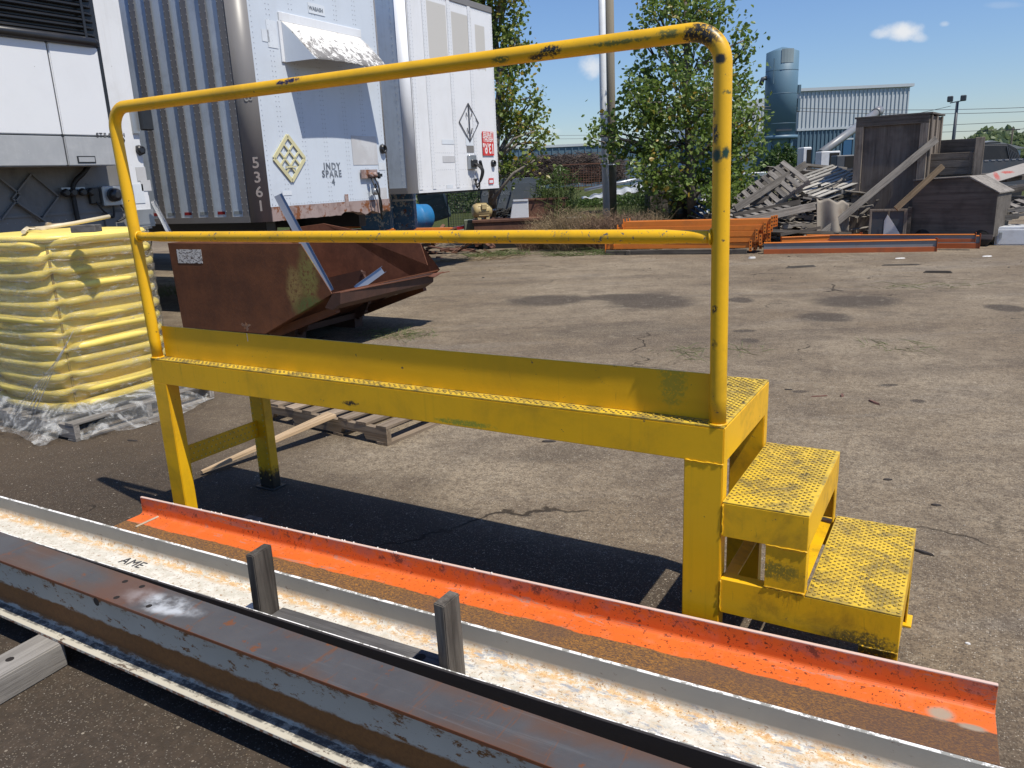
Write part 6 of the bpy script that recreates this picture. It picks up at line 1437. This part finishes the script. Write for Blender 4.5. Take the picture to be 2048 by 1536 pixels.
def corr(name, a, b, step_px=.45, metal=.0):
    n = N(name); c = n.mix(n.noise(.3, 5), a, b); n_ = n.step(n.noise(2, 6, .7, co=n.map((1, 1, .15))), .5, .8); c = n.mix(n.math('MULTIPLY', n_, .25), c, tuple(x * .55 for x in a)); return n.done(c, .5, metal)
M_CW = corr('white_ribbed_cladding', (.50, .535, .56), (.45, .49, .515)); M_CB = corr('blue_ribbed_cladding', (.075, .13, .175), (.09, .15, .20)); M_CBS = corr('blue_silo_steel', (.095, .17, .23), (.115, .20, .265)); M_CBD = corr('blue_door', (.03, .10, .20), (.03, .10, .20))
# metal building
BD = 80; B0 = D(1590, 330, BD); K = BD / F_PX
t = thing('metal_building', 'big industrial building with white ribbed upper wall and blue ribbed lower wall', 'building', (B0.x, B0.y, 0), VYAW - .02)
w_ = 216 * K; zt_ = D(1700, 182, BD).z; zm = D(1700, 257, BD).z; zt_l = D(1590, 184, BD).z
def ribs(root, x0, x1, z0, z1, m, y=0, step=.55, th=.09, name='rib'):
    me = MB().box(0, .12, y - th, y - .001, z0, z1).mesh(name, m); x = x0 + .1
    while x < x1 - .1: put(name, me, root, loc=(x, 0, 0)); x += step
MB().box(0, w_, .001, 30, zm + .001, zt_).build('upper_wall', M_CW, t); MB().box(.0, w_, .0, 30, -1, zm).build('lower_wall', M_CB, t)
ribs(t, 0, w_, zm + .05, zt_ - .1, M_CW, step=.40); ribs(t, 0, w_, -1, zm - .1, M_CB, y=-.001, step=.40)
MB().box(-.2, w_ + .3, -.25, 30, zt_, zt_ + .28).build('roof_edge', M_CW, t); MB().box(-.02, w_ + .05, -.14, -.095, zm - .06, zm + .16).build('ledge', M_CW, t)
lw_ = D(1475, 203, 86); 
t2_ = thing('metal_building', 'lower wing of the industrial building, left of the blue silo', 'building', (D(1440, 330, 84).x, D(1440, 330, 84).y, 0), VYAW + .05); K2_ = 84 / F_PX
zz0 = D(1475, 205, 84).z; zz1 = D(1588, 184, 84).z; zzm = D(1500, 268, 84).z
MB().prism([(0, 0, zzm), (150 * K2_, 0, zzm), (150 * K2_, 0, zz1), (0, 0, zz0 - .5)], (0, 20, 0)).build('upper_wall', M_CW, t2_); MB().box(0, 150 * K2_, .001, 20, -1, zzm).build('lower_wall', M_CB, t2_)
me = MB().box(0, .12, -.09, -.001, zzm, zz0 - .6).mesh('rib', M_CW)
for k in range(19): put('rib', me, t2_, loc=(.2 + k * .42, 0, 0))
dd = onplane(t, 1685, 315, -.1); MB().box(dd.x, dd.x + 16 * K, -.16, -.1, -1, D(1690, 280, BD).z).build('door', M_CBD, t)
MB().box(dd.x - .15, dd.x + 16 * K + .15, -.18, -.1, D(1690, 280, BD).z, D(1690, 280, BD).z + .15).build('door_frame', M_CW, t)
dd = onplane(t, 1652, 322, -.1); MB().box(dd.x, dd.x + 24 * K, -.16, -.1, -1, D(1665, 310, BD).z).build('loading_door', M_DARK, t)
# silo
SD = 72; K = SD / F_PX
t = thing('blue_silo', 'tall blue steel silo on braced legs in front of the metal building', 'silo', (D(1557, 300, SD).x, D(1557, 300, SD).y, 0), VYAW)
zc0 = D(1555, 272, SD).z; zc1 = D(1557, 112, SD).z; r_ = 30.5 * K
MB().lathe([(r_, zc0), (r_, zc1), (r_ * .55, zc1 + .25), (.1, zc1 + .45)], 40).build('silo_shell', M_CBS, t)
for z in (zc0 + 1.0, (zc0 + zc1) / 2, zc1 - 1.6): MB().lathe([(r_ + .004, z), (r_ + .02, z + .02), (r_ + .004, z + .05)], 40).build('seam', M_CB, t)
MB().lathe([(.5, zc0 - 2.6), (r_ * .92, zc0 - .3)], 32, caps=False).build('cone_hopper', M_CBS, t)
MB().lathe([(r_ + .22, zc0 - .32), (r_ + .22, zc0)], 32).build('ring_beam', M_CBS, t)
for a_ in range(4):
    x, y = r_ * .95 * math.cos(a_ * math.pi / 2 + .6), r_ * .95 * math.sin(a_ * math.pi / 2 + .6); x2, y2 = r_ * .95 * math.cos(a_ * math.pi / 2 + .6 + math.pi / 2), r_ * .95 * math.sin(a_ * math.pi / 2 + .6 + math.pi / 2)
    MB().bar((x, y, -1), (x, y, zc0 - .3), .22, .22, (1, 0, 0)).build('leg', M_CBS, t); MB().bar((x, y, zc0 - .4), (x2, y2, .3), .10, .10).build('brace', M_CBS, t)
z = D(1549, 125, SD).z; q = MB(); 
for i in range(4):
    a0_, a1_ = math.radians(-112 + i * 11), math.radians(-101 + i * 11); R2 = r_ + .02
    q.hexa([(R2 * math.cos(a0_), R2 * math.sin(a0_), z - .45), (R2 * math.cos(a1_), R2 * math.sin(a1_), z - .45), (R2 * .98 * math.cos(a0_), R2 * .98 * math.sin(a0_), z - .45), (R2 * .98 * math.cos(a1_), R2 * .98 * math.sin(a1_), z - .45),
            (R2 * math.cos(a0_), R2 * math.sin(a0_), z + .7), (R2 * math.cos(a1_), R2 * math.sin(a1_), z + .7), (R2 * .98 * math.cos(a0_), R2 * .98 * math.sin(a0_), z + .7), (R2 * .98 * math.cos(a1_), R2 * .98 * math.sin(a1_), z + .7)])
q.build('pale_sign_panel', corr('pale_sign', (.34, .38, .38), (.16, .22, .25)), t)
z = D(1515, 170, SD).z; MB().tube([(-r_ - .1, -.5, z + .35), (-r_ - .45, -.5, z + .3), (-r_ - .62, -.5, z - .2)], .2, 10).build('side_spout', M_DGRY, t); MB().bar((-r_ + .3, -r_ * .8, z + 1.9), (-r_ + .3, -r_ * .8, z - .2), .08, .08, (1, 0, 0)).build('ladder_rail', M_CB, t)
for v0, v1 in ((174, 190), (200, 226)): MB().box(r_ - .02, r_ + .22, -.5, -.3, D(1588, v1, SD).z, D(1588, v0, SD).z).build('side_bracket', M_CB, t)
MB().box(-.8, .6, -r_ - .14, -r_ + .02, zc0 + .35, zc0 + .5).build('small_walkway', M_DGRY, t)
# conveyor tube
t = thing('conveyor_tube', 'long grey conveyor tube slanting up from the scrap to the metal building', 'conveyor', (0, 0, 0)); 
a = D(1640, 308, 62); b_ = D(1757, 222, 70); MB().tube([a, b_], .34, 16).build('tube', M_GRYS, t); d_ = (b_ - a).normalized(); MB().tube([b_ - d_ * .8, b_ + d_ * .2], .42, 16).build('tube_head', M_GRYS, t)
a2 = D(1632, 335, 62); MB().tube([a, a2], .26, 12).build('tube_foot', M_GRYS, t)
t.location = (a.x, a.y, 0)
for ch in t.children: ch.location = (-a.x, -a.y, 0)
# long low blue building behind the brush
BD = 95; K = BD / F_PX; t = thing('low_building', 'long low blue ribbed building with pale roof edge behind the brush pile', 'building', (D(985, 340, BD).x, D(985, 340, BD).y, 0), VYAW + .02); w_ = 560 * K
z0_ = D(1000, 300, BD).z; z1_ = D(1200, 291, BD).z
MB().prism([(0, 0, -1), (w_, 0, -1), (w_, 0, z1_ + .2), (200 * K, 0, z1_), (0, 0, z0_)], (0, 20, 0)).build('wall', M_CB, t)
MB().prism([(0, -.15, z0_ + .01), (200 * K, -.15, z1_ + .01), (w_, -.15, z1_ + .21), (w_, -.15, z1_ + .5), (200 * K, -.15, z1_ + .3), (0, -.15, z0_ + .3)], (0, 20, 0)).build('roof_edge', M_CW, t)
ribs(t, 0, w_, -1, z0_ - .1, M_CB, y=-.0, step=.8, th=.1)
MB().box(0, 60 * K, -3, -.2, -1, D(1000, 322, BD).z).build('annex', paint('pale_annex', (.36, .36, .34)), t)
t = thing('far_house', 'far pale gabled roof beyond the black pickup at the right edge', 'building', (D(1975, 300, 140).x, D(1975, 300, 140).y, 0), VYAW); K = 140 / F_PX; zr = D(1975, 300, 140).z
MB().box(-5, 6, 0, 8, -1, zr).build('wall', M_CW, t); MB().prism([(-6, -.5, zr), (7, -.5, zr), (.5, -.5, zr + 1.6)], (0, 9, 0)).build('roof', paint('grey_roof', (.2, .21, .22)), t)

# ---- foliage -----------------------------------------------------
def leaf_mat(name, a, b, yel_=.0, trans=.35):
    n = N(name); g = n.nd('NewGeometry'); r = g.outputs['Random Per Island']; c = n.mix(r, a, b)
    if yel_: c = n.mix(n.math('MULTIPLY', n.step(n.math('FRACT', n.math('MULTIPLY', r, 7.3)), 1 - yel_, 1 - yel_ * .7), n.step(n.noise(.9, 3), .44, .58)), c, (.34, .23, .035))
    n.con(c, n.b.inputs['Base Color']); n.b.inputs['Roughness'].default_value = .42; n.b.inputs['Specular IOR Level'].default_value = .5
    tb_ = n.nd('BsdfTranslucent'); hs = n.nd('HueSaturation'); hs.inputs['Value'].default_value = 1.6; n.con(c, hs.inputs['Color']); n.con(hs.outputs[0], tb_.inputs['Color'])
    m = n.nd('MixShader'); m.inputs[0].default_value = trans; n.t.links.new(n.b.outputs[0], m.inputs[1]); n.t.links.new(tb_.outputs[0], m.inputs[2]); n.t.links.new(m.outputs[0], n.out.inputs[0]); return n.m
def leaves(name, pts, size, m, parent=None, jit=.35, droop=.55, aspect=.85, kind=True, seed=1, fold=True):
    rg = random.Random(seed); vs = []; fs = []
    for p in pts:
        s = size * rg.uniform(1 - jit, 1 + jit); a = rg.uniform(0, 6.283)
        nrm = Vector((rg.gauss(0, 1), rg.gauss(0, 1), rg.gauss(droop, .8))); nrm.normalize()
        t = Vector((math.cos(a), math.sin(a), rg.uniform(-1.1, .1))); t = (t - nrm * t.dot(nrm)); 
        if t.length < .01: continue
        t.normalize(); b = nrm.cross(t); i = len(vs); w = s * aspect * .5; f = nrm * (s * .16)
        vs += [p, p + t * s * .3 + b * w - f * .5, p + t * s + f * .2, p + t * s * .3 - b * w - f * .5, p + t * s * .72 + b * w * .62 - f * .4, p + t * s * .72 - b * w * .62 - f * .4]
        fs += [(i, i + 1, i + 4, i + 2), (i, i + 2, i + 5, i + 3)]
    me = bpy.data.meshes.new(name); me.from_pydata([tuple(v) for v in vs], [], fs); me.materials.append(m)
    o = bpy.data.objects.new(name, me); COL.objects.link(o); o.parent = parent
    if kind: o['kind'] = 'stuff'
    return o
M_LF = leaf_mat('cottonwood_leaf', (.085, .140, .022), (.165, .225, .050), .08); M_LFY = leaf_mat('cottonwood_leaf_turning', (.095, .145, .024), (.18, .225, .048), .24)
M_BARK = wood('grey_bark', (.10, .085, .07), (.20, .18, .15), ax='Z')
def branchy(mb, p, d, L, r, depth, rg, tips, spread=.55, n=4):
    pts = [p]; q = p.copy(); dd_ = d.normalized()
    for i in range(n):
        dd_ = (dd_ + Vector((rg.uniform(-1, 1), rg.uniform(-1, 1), rg.uniform(-.6, .9))) * .16).normalized(); q = q + dd_ * (L / n); pts.append(q.copy())
        if depth <= 1: tips.append(q.copy())
    mb.tube(pts, r, 6, rr=[r * (1 - .6 * i / n) for i in range(n + 1)])
    if depth > 0:
        for k in range(rg.randint(3, 4)):
            i = rg.randint(1, n); a = rg.uniform(0, 6.283); nd = (dd_ + Vector((math.cos(a), math.sin(a), rg.uniform(-.1, .5))) * spread * 1.3).normalized(); branchy(mb, pts[i], nd, L * rg.uniform(.5, .75), r * .5, depth - 1, rg, tips, spread, n)
def crown_tree(label, base, d, clumps, nleaf, lsize, m, seed, trunk_pts, per=1.0):
    """clumps: (u, v, ru_px, rv_px) in the photo, given depth spread"""
    rg = random.Random(seed); K = d / F_PX
    t = thing('cottonwood_tree', label, 'tree', base)
    tips = []; mb = MB()
    ends = []
    vol = [a * b for (_, _, a, b) in clumps]; tot = sum(vol); pts = []
    for (u, v, a, b), w_ in zip(clumps, vol):
        dep = d + rg.uniform(-.5, .5); c = D(u, v, dep) - t.location; ends.append(c)
        ra, rb = a * K, b * K; sub = max(3, int(w_ / 150)); centers = []
        for k in range(sub):
            while True:
                x, y, z = rg.uniform(-1, 1), rg.uniform(-1, 1), rg.uniform(-1, 1); rr_ = x * x + y * y + z * z
                if .12 < rr_ < 1: break
            centers.append(c + Vector((RX, RY, 0)) * (x * ra) + Vector((-RY, RX, 0)) * (y * min(ra, 1.3) * .9) + Vector((0, 0, 1)) * (z * rb))
        nl_ = int(nleaf * w_ / tot)
        for k in range(nl_):
            cc = rg.choice(centers); s = .115 * (1 + .5 * rg.random()); pts.append(cc + Vector((rg.gauss(0, s), rg.gauss(0, s), rg.gauss(0, s * 1.15))))
        for cc in centers[:int(sub * .7)]:
            root_ = c * .55 + Vector((0, 0, c.z * .25)) if c.length > 1 else c * .3; mb.tube([c.lerp(root_, .6), c.lerp(cc, .4) + Vector((0, 0, -.08)), cc], .012, 5, rr=[.022, .013, .005])
    leaves('crown', pts, lsize, m, t, seed=seed)
    tr = MB(); P_ = [Vector((0, 0, -.1))] + [D(u, v, d) - t.location for u, v in trunk_pts]
    tr.tube(P_, .09, 10, rr=[.12 * (1 - .75 * i / (len(P_) - 1)) for i in range(len(P_))]); tr.build('trunk', M_BARK, t)
    for e in ends:
        k = min(range(len(P_)), key=lambda i: abs(P_[i].z - (e.z - .7)) + .0 * i); s_ = P_[k]; mid_ = s_.lerp(e, .5) + Vector((0, 0, .15)); mb.tube([s_, mid_, e], .03, 6, rr=[.045, .03, .014])
    mb.build('limbs', M_BARK, t, stuff=True); return t
cb = [(1385, 345, 95, 45), (1300, 335, 60, 40), (1455, 345, 60, 45), (1370, 270, 105, 60), (1265, 290, 45, 45), (1220, 262, 32, 28), (1195, 270, 20, 16), (1470, 280, 55, 60), (1360, 190, 100, 60), (1280, 215, 55, 60), (1440, 195, 60, 65), (1375, 110, 70, 55), (1300, 140, 40, 40),
      (1450, 120, 40, 45), (1370, 35, 60, 50), (1320, 20, 35, 35), (1420, 10, 40, 40), (1490, 80, 20, 35), (1495, 170, 18, 20), (1510, 225, 16, 20), (1512, 300, 20, 22), (1370, -60, 45, 60), (1280, 60, 16, 16), (1410, 395, 60, 25), (1320, 385, 40, 25), (1480, 385, 45, 25)]
crown_tree('large round cottonwood tree behind the poles and the tall right post of the platform', G(1385, 462), 17.3, cb, 11200, .098, M_LF, 5, [(1383, 400), (1380, 330), (1376, 250), (1372, 160), (1372, 60), (1370, -40)])
ca = [(985, 20, 55, 55), (1040, 70, 32, 45), (1000, 95, 40, 40), (955, 0, 40, 50), (1030, 130, 28, 35), (1010, 180, 30, 45), (1060, 195, 20, 20), (1040, 250, 32, 30), (1000, 250, 25, 40), (1070, 262, 22, 20), (1015, 300, 35, 25), (1060, 235, 18, 16), (1078, 285, 18, 12), (960, -60, 45, 50), (1010, -40, 40, 50), (1005, 345, 30, 25), (1070, 320, 22, 12)]
crown_tree('thinner cottonwood tree with yellowing leaves behind the far white trailer', G(985, 455), 17.6, ca, 5200, .095, M_LFY, 9, [(985, 400), (990, 320), (995, 240), (1000, 150), (990, 60), (975, -40)])
# shrub by the building, wooded hill, brush pile, weeds
def blob_leaves(name, label, cat, c, rx, ry, rz, n, size, m, seed, kind=False, base=None):
    rg = random.Random(seed); pts = []
    for k in range(n):
        a = rg.uniform(0, 6.283); u = rg.uniform(-1, 1); r = rg.uniform(.55, 1) ** .5; s = math.sqrt(1 - u * u)
        pts.append(Vector((rx * r * s * math.cos(a) * (1 + .2 * math.sin(3 * a)), ry * r * s * math.sin(a), rz * r * abs(u) * (1 + .25 * math.sin(4 * a)))))
    t = thing(name, label, cat, c, VYAW); leaves('foliage', pts, size, m, t, seed=seed)
    tr = MB()
    for k in range(5): tr.tube([(rg.uniform(-.05, .05), 0, 0), (rg.uniform(-.5, .5) * rx, rg.uniform(-.4, .4) * ry, rz * .6)], .03, 5, rr=[.04 * min(1, rz), .012])
    tr.build('stems', M_BARK, t, stuff=True); return t
M_SHR = leaf_mat('shrub_leaf', (.030, .060, .012), (.060, .105, .022))
blob_leaves('shrub', 'dark green round shrub in front of the silo legs', 'shrub', D(1562, 350, 50) , 1.4, 1.2, 1.7, 4500, .13, M_SHR, 3)
blob_leaves('shrub', 'dark shrub low between the cottonwood and the pallet heap', 'shrub', G(1490, 440) , .9, .6, .5, 1800, .07, M_SHR, 4)
rg = random.Random(8); hp_ = []
for k in range(16000):
    u = rg.uniform(1925, 2500); top = 262 + 22 * math.exp(-((u - 1925) / 30)) + 5 * math.sin(u * .05) + 4 * math.sin(u * .13) - (u - 2048) * .02 * (u > 2048); v = top + (rg.random() ** .8) * 40; hp_.append(D(u, v, 250 + rg.uniform(-8, 8) - (v - top) * .6))
o = leaves('wooded_hill', hp_, 2.0, leaf_mat('far_wood_leaf', (.085, .120, .055), (.15, .19, .09)), None, seed=4, aspect=1.0); tag(o, 'far off wooded hillside at the right edge under the power lines', 'woods')
hl = MB(); hl.grid(lambda s, t_: tuple(D(1900 + s * 900, 302 - 14 * math.sin(min(s * 3, 1.57)) - t_ * 14, 262 + t_ * 40)), 30, 4); setting(hl.build('far_hill', M_FIELD))
# brush pile: dark tangle of twigs
M_TWIG = paint('dark_twigs', (.075, .055, .048), (.12, .09, .075), .9, .3, (.16, .13, .1)); M_DRYG = paint('dry_grass', (.30, .225, .13), (.22, .16, .09), .9, .3, (.1, .07, .04)); M_GRNG = paint('green_weed', (.075, .115, .028), (.12, .15, .045), .8, .3, (.2, .17, .06)); M_REDG = paint('reddish_dry_weed', (.17, .10, .065), (.24, .16, .10), .9, .3, (.1, .06, .04))
def twigs(name, parent, n, gen, m, seed, wdt=.006):
    rg = random.Random(seed); vs = []; fs = []
    for k in range(n):
        p, q, w_ = gen(rg); mid = p.lerp(q, .5) + Vector((rg.uniform(-1, 1), rg.uniform(-1, 1), rg.uniform(-.3, 1))) * (q - p).length * .10; s = (q - p).cross(Vector((rg.uniform(-1, 1), rg.uniform(-1, 1), .2))); 
        if s.length < 1e-6: continue
        s.normalize(); s *= w_; t3 = s.cross((q - p).normalized()) ; i = len(vs)
        vs += [p - s, p + s, p + t3, mid - s * .8, mid + s * .8, mid + t3 * .8, q]
        fs += [(i, i + 1, i + 4, i + 3), (i + 1, i + 2, i + 5, i + 4), (i + 2, i, i + 3, i + 5), (i + 3, i + 4, i + 6), (i + 4, i + 5, i + 6), (i + 5, i + 3, i + 6)]
    me = bpy.data.meshes.new(name); me.from_pydata([tuple(v) for v in vs], [], fs); me.materials.append(m); o = bpy.data.objects.new(name, me); COL.objects.link(o); o.parent = parent; o['kind'] = 'stuff'; return o
BPD = 30; K = BPD / F_PX; bpile = (D(1000, 372, BPD))
def gp_(rg):
    x = rg.random(); h = (52 * K) * (.55 + .45 * math.sin(min(x * 3.3 + .3, 1.7))) * (1 - .25 * (x > .8)); p = Vector((x * 250 * K, rg.uniform(0, 2.5), rg.random() ** .8 * h)); a = rg.uniform(0, 6.28); return p, p + Vector((math.cos(a), math.sin(a) * .6, rg.uniform(-.3, .5))) * rg.uniform(.2, .7), .012
o = twigs('brush_pile', None, 9000, gp_, M_TWIG, 5); o.location = bpile; o.rotation_euler = (0, 0, VYAW); tag(o, 'long dark pile of tangled brushwood in front of the low blue building', 'brush')
q = MB(); q.grid(lambda s, t_: (s * 250 * K, .4 + 2.5 * t_, -.4 + (.4 + 44 * K) * math.sin(math.pi * min(t_ + .2, .9)) * (.6 + .3 * math.sin(min(s * 3.3 + .3, 1.7)) + .06 * math.sin(s * 31))), 40, 8); o = q.build('earth_mound', M_TWIG); setting(o); o.location = bpile; o.rotation_euler = (0, 0, VYAW)
def bush(label, u, v, w, h, n, m, seed, name='dry_bush', cat='bush', lean=.35, tw=.004, d=None, base_r=.3, leafy=None):
    b = G(u, v) if d is None else D(u, v, d)
    t = thing(name, label, cat, b, VYAW)
    def g_(rg):
        a = rg.uniform(0, 6.28); r0 = rg.random() ** .5; p = Vector((r0 * w * .5 * base_r * math.cos(a) * 2, r0 * .25 * math.sin(a), 0)); hh = h * rg.uniform(.45, 1.0)
        q_ = p + Vector((rg.gauss(0, lean) * w * .55, rg.gauss(0, lean) * .4, hh))
        if rg.random() < .6:
            k = rg.uniform(.3, .9); p2 = p.lerp(q_, k); q_ = p2 + Vector((rg.gauss(0, .5), rg.gauss(0, .4), rg.uniform(.1, .6))) * h * .28; p = p2
        return p, q_, tw
    twigs('stalks', t, n, g_, m, seed)
    if leafy:
        rg2 = random.Random(seed + 5); P_ = []
        for k in range(leafy[0]):
            x = rg2.gauss(0, .17) * w; P_.append(Vector((x, rg2.gauss(0, .15), h * rg2.uniform(.12, 1.0) * (1 - .5 * abs(x) / w))))
        leaves('leaves', P_, leafy[1], leafy[2], t, seed=seed, aspect=.35)
    return t
M_WL = leaf_mat('weed_leaf', (.055, .095, .02), (.10, .15, .035), 0)
bush('dry tan bush at the left foot of the white pole', 1150, 500, 1.7, .95, 2600, M_DRYG, 31)
bush('reddish dry bush in front of the white pole', 1225, 500, 1.6, .85, 2600, M_REDG, 32)
bush('dry tan bush between the poles and the black drum', 1290, 498, 1.2, .90, 1500, M_DRYG, 33, d=17.0)
bush('low dry grass clump before the rusty crate', 1095, 497, 1.1, .7, 1300, M_DRYG, 34)
bush('sparse dry stalks right of the rusty bin', 1060, 500, .8, .55, 500, M_REDG, 35)
bush('tall green weeds growing behind the tan bush left of the pole', 1125, 480, 1.1, 1.75, 500, M_GRNG, 36, 'tall_weeds', 'weeds', .12, .006, 18.4, .35, (700, .10, M_WL))
bush('tall green weeds behind the rusty crate', 1085, 478, .6, 1.45, 240, M_GRNG, 37, 'tall_weeds', 'weeds', .14, .006, 18.6, .5, (600, .09, M_WL))
bush('feathery green weeds between the pole and the black drum', 1290, 480, 1.3, 1.25, 600, M_GRNG, 38, 'tall_weeds', 'weeds', .25, .005, 18.4, .5, (900, .06, M_WL))
bush('low green weed clump at the left end of the orange bundle', 1265, 498, .5, .42, 200, M_GRNG, 39, 'tall_weeds', 'weeds', .3, .005, None, .5, (420, .05, M_WL))
for k, (u, v, w_, h_, n_, lab) in enumerate(((1000, 512, .75, .14, 500, 'small grass tuft on the asphalt before the rusty bin'), (935, 521, 1.1, .05, 300, 'thin grass strip in the crack left of the dry bushes'), (775, 668, .35, .05, 160, 'tiny grass tuft growing by the rusty hopper'), (825, 672, .3, .04, 120, 'tiny grass growth right of the hopper base'),
                                        (1440, 700, .5, .025, 70, 'thin line of grass in the crack behind the right platform post'), (1365, 706, .4, .02, 50, 'thin line of grass in the crack behind the platform deck'), (338, 590, .3, .22, 160, 'grass clump between the hose coils and the rusty hopper'), (1860, 573, .7, .03, 80, 'thin flattened grass on the asphalt at the right'), (1790, 690, .3, .02, 80, 'thin grass in the long crack at the right'), (1210, 508, 1.4, .10, 500, 'low mixed grass along the foot of the bushes'), (1880, 478, 1.0, .08, 160, 'sparse grass at the foot of the gabled box'))):
    bush(lab, u, v, w_, h_, n_, M_GRNG if k != 1 else M_DRYG, 60 + k, 'grass_tuft', 'grass', .5, .0022 if v > 550 else .004, None, .9)
blob_leaves('hedge_bush', 'low green bushes in the gap behind the wire cage and the dumpster', 'bush', G(930, 425), 2.6, .8, 1.2, 5000, .09, M_SHR, 14)
blob_leaves('hedge_bush', 'low green bushes behind the poles and the dry weeds', 'bush', G(1230, 412), 2.8, .8, .55, 3500, .09, M_WL, 15)
# litter on the asphalt: bark chips, pebbles, sticks
M_CHIP = paint('bark_chip', (.16, .065, .045), (.10, .05, .04), .8, .4); M_CHIPD = paint('dark_chip', (.035, .028, .024), None, .8, .3); M_PAPER = paint('white_paper', (.68, .67, .65), None, .7, .2); M_PEB = paint('pebble', (.30, .27, .23), (.22, .19, .16), .8, .4)
def chip(u, v, L, W, h, m, yaw, name, lab, cat, group=None):
    n_ = 9; pts = []
    for k in range(n_):
        a = 2 * math.pi * k / n_; pts.append((L / 2 * math.cos(a) * random.uniform(.75, 1.1), W / 2 * math.sin(a) * random.uniform(.6, 1.1), 0.0012))
    q = MB(); q.prism(pts, (random.uniform(-.003, .003), 0, h)); 
    for vv in q.bm.verts:
        if vv.co.z > .002: vv.co.x *= .82; vv.co.y *= .7
    o = q.build(name, m); tag(o, lab, cat, group); o.location = G(u, v); o.rotation_euler = (0, 0, yaw); return o
chip(1684, 792, .075, .028, .010, M_CHIP, 1.7, 'bark_chip', 'short reddish bark chip standing out right of the top deck', 'bark chip')
chip(1748, 806, .12, .034, .010, M_CHIP, .1 - .9, 'bark_chip', 'long reddish bark chip lying right of the short one', 'bark chip')
chip(1640, 793, .14, .012, .006, M_CHIP, .6, 'twig', 'thin reddish twig left of the bark chips', 'twig')
chip(1576, 780, .06, .014, .006, M_CHIPD, .2, 'twig', 'small dark twig just right of the platform deck corner', 'twig')
chip(1845, 1106, .09, .018, .008, M_CHIPD, -.3, 'twig', 'dark twig beside the lower step', 'twig')
chip(1775, 960, .045, .02, .006, M_CHIPD, .3, 'bark_chip', 'dark chip right of the middle step', 'bark chip')
chip(1871, 1011, .05, .02, .006, M_CHIPD, .2, 'bark_chip', 'dark chip further right of the middle step', 'bark chip')
chip(1097, 884, .09, .03, .008, M_CHIPD, .4, 'black_scrap', 'small black scrap on the asphalt under the deck', 'scrap')
chip(265, 882, .10, .018, .006, M_CHIPD, .2, 'twig', 'dark twig in front of the wrapped hose coils', 'twig')
chip(1935, 1288, .018, .012, .004, M_PAPER, .0, 'white_scrap', 'tiny white scrap right of the steps', 'scrap')
chip(1880, 546, .42, .05, .03, M_PLKD, VYAW - .4, 'broken_stick', 'broken dark stick on the far asphalt at the right', 'stick')
chip(1605, 535, .55, .04, .03, M_PLKD, VYAW + .1, 'broken_stick', 'broken dark stick before the orange columns', 'stick')
chip(1800, 531, .55, .04, .02, M_PLKD, VYAW - .2, 'broken_stick', 'broken dark stick before the gabled box', 'stick')
chip(1974, 513, .18, .10, .01, M_PAPER, VYAW, 'paper_scrap', 'white paper scrap near the right edge before the white appliance', 'paper')
chip(1800, 517, .20, .08, .01, M_PAPER, VYAW, 'paper_scrap', 'flat white paper scrap before the gabled box', 'paper')
chip(1505, 517, .14, .06, .03, M_PAPER, VYAW, 'paper_scrap', 'white paper scrap at the foot of the orange bundle', 'paper')
chip(605, 1292 - 0, .03, .012, .003, M_PAPER, .4, 'x', 'x', 'x') if False else None
rg = random.Random(77); gv = MB()
for k in range(5200):
    r_ = rg.random() ** .6; x = rg.uniform(-7, 4); y = rg.uniform(-1.8, 7); s = rg.uniform(.0015, .0045)
    c = Vector((x, y, s * .3)); v_ = [gv.bm.verts.new(c + Vector((s * rg.uniform(.6, 1.3) * math.cos(a), s * rg.uniform(.6, 1.3) * math.sin(a), 0))) for a in (0, 1.57, 3.14, 4.71)]; t_ = gv.bm.verts.new(c + Vector((0, 0, s * .8)))
    for i in range(4): gv.bm.faces.new((v_[i], v_[(i + 1) % 4], t_))
o = gv.build('loose_grit', M_PEB, stuff=True); tag(o, 'fine loose grit scattered over the asphalt', 'gravel')
rg = random.Random(79); gv = MB()
for k in range(260):
    u = rg.uniform(900, 2048); v = rg.uniform(506, 560); c = G(u, v) + Vector((0, 0, .004)); s = rg.uniform(.006, .018) * (2.2 if rg.random() < .08 else 1); a0_ = rg.uniform(0, 3); e1 = Vector((math.cos(a0_), math.sin(a0_), 0)) * s; e2 = Vector((-math.sin(a0_), math.cos(a0_), 0)) * s * rg.uniform(.15, .6); t_ = Vector((0, 0, s * .4))
    v_ = [gv.bm.verts.new(c + p) for p in (e1, e2, -e1, -e2)]; tt = gv.bm.verts.new(c + t_)
    for i in range(4): gv.bm.faces.new((v_[i], v_[(i + 1) % 4], tt))
o = gv.build('yard_debris', M_PLKD, stuff=True); tag(o, 'small dark debris along the far edge of the yard', 'debris')
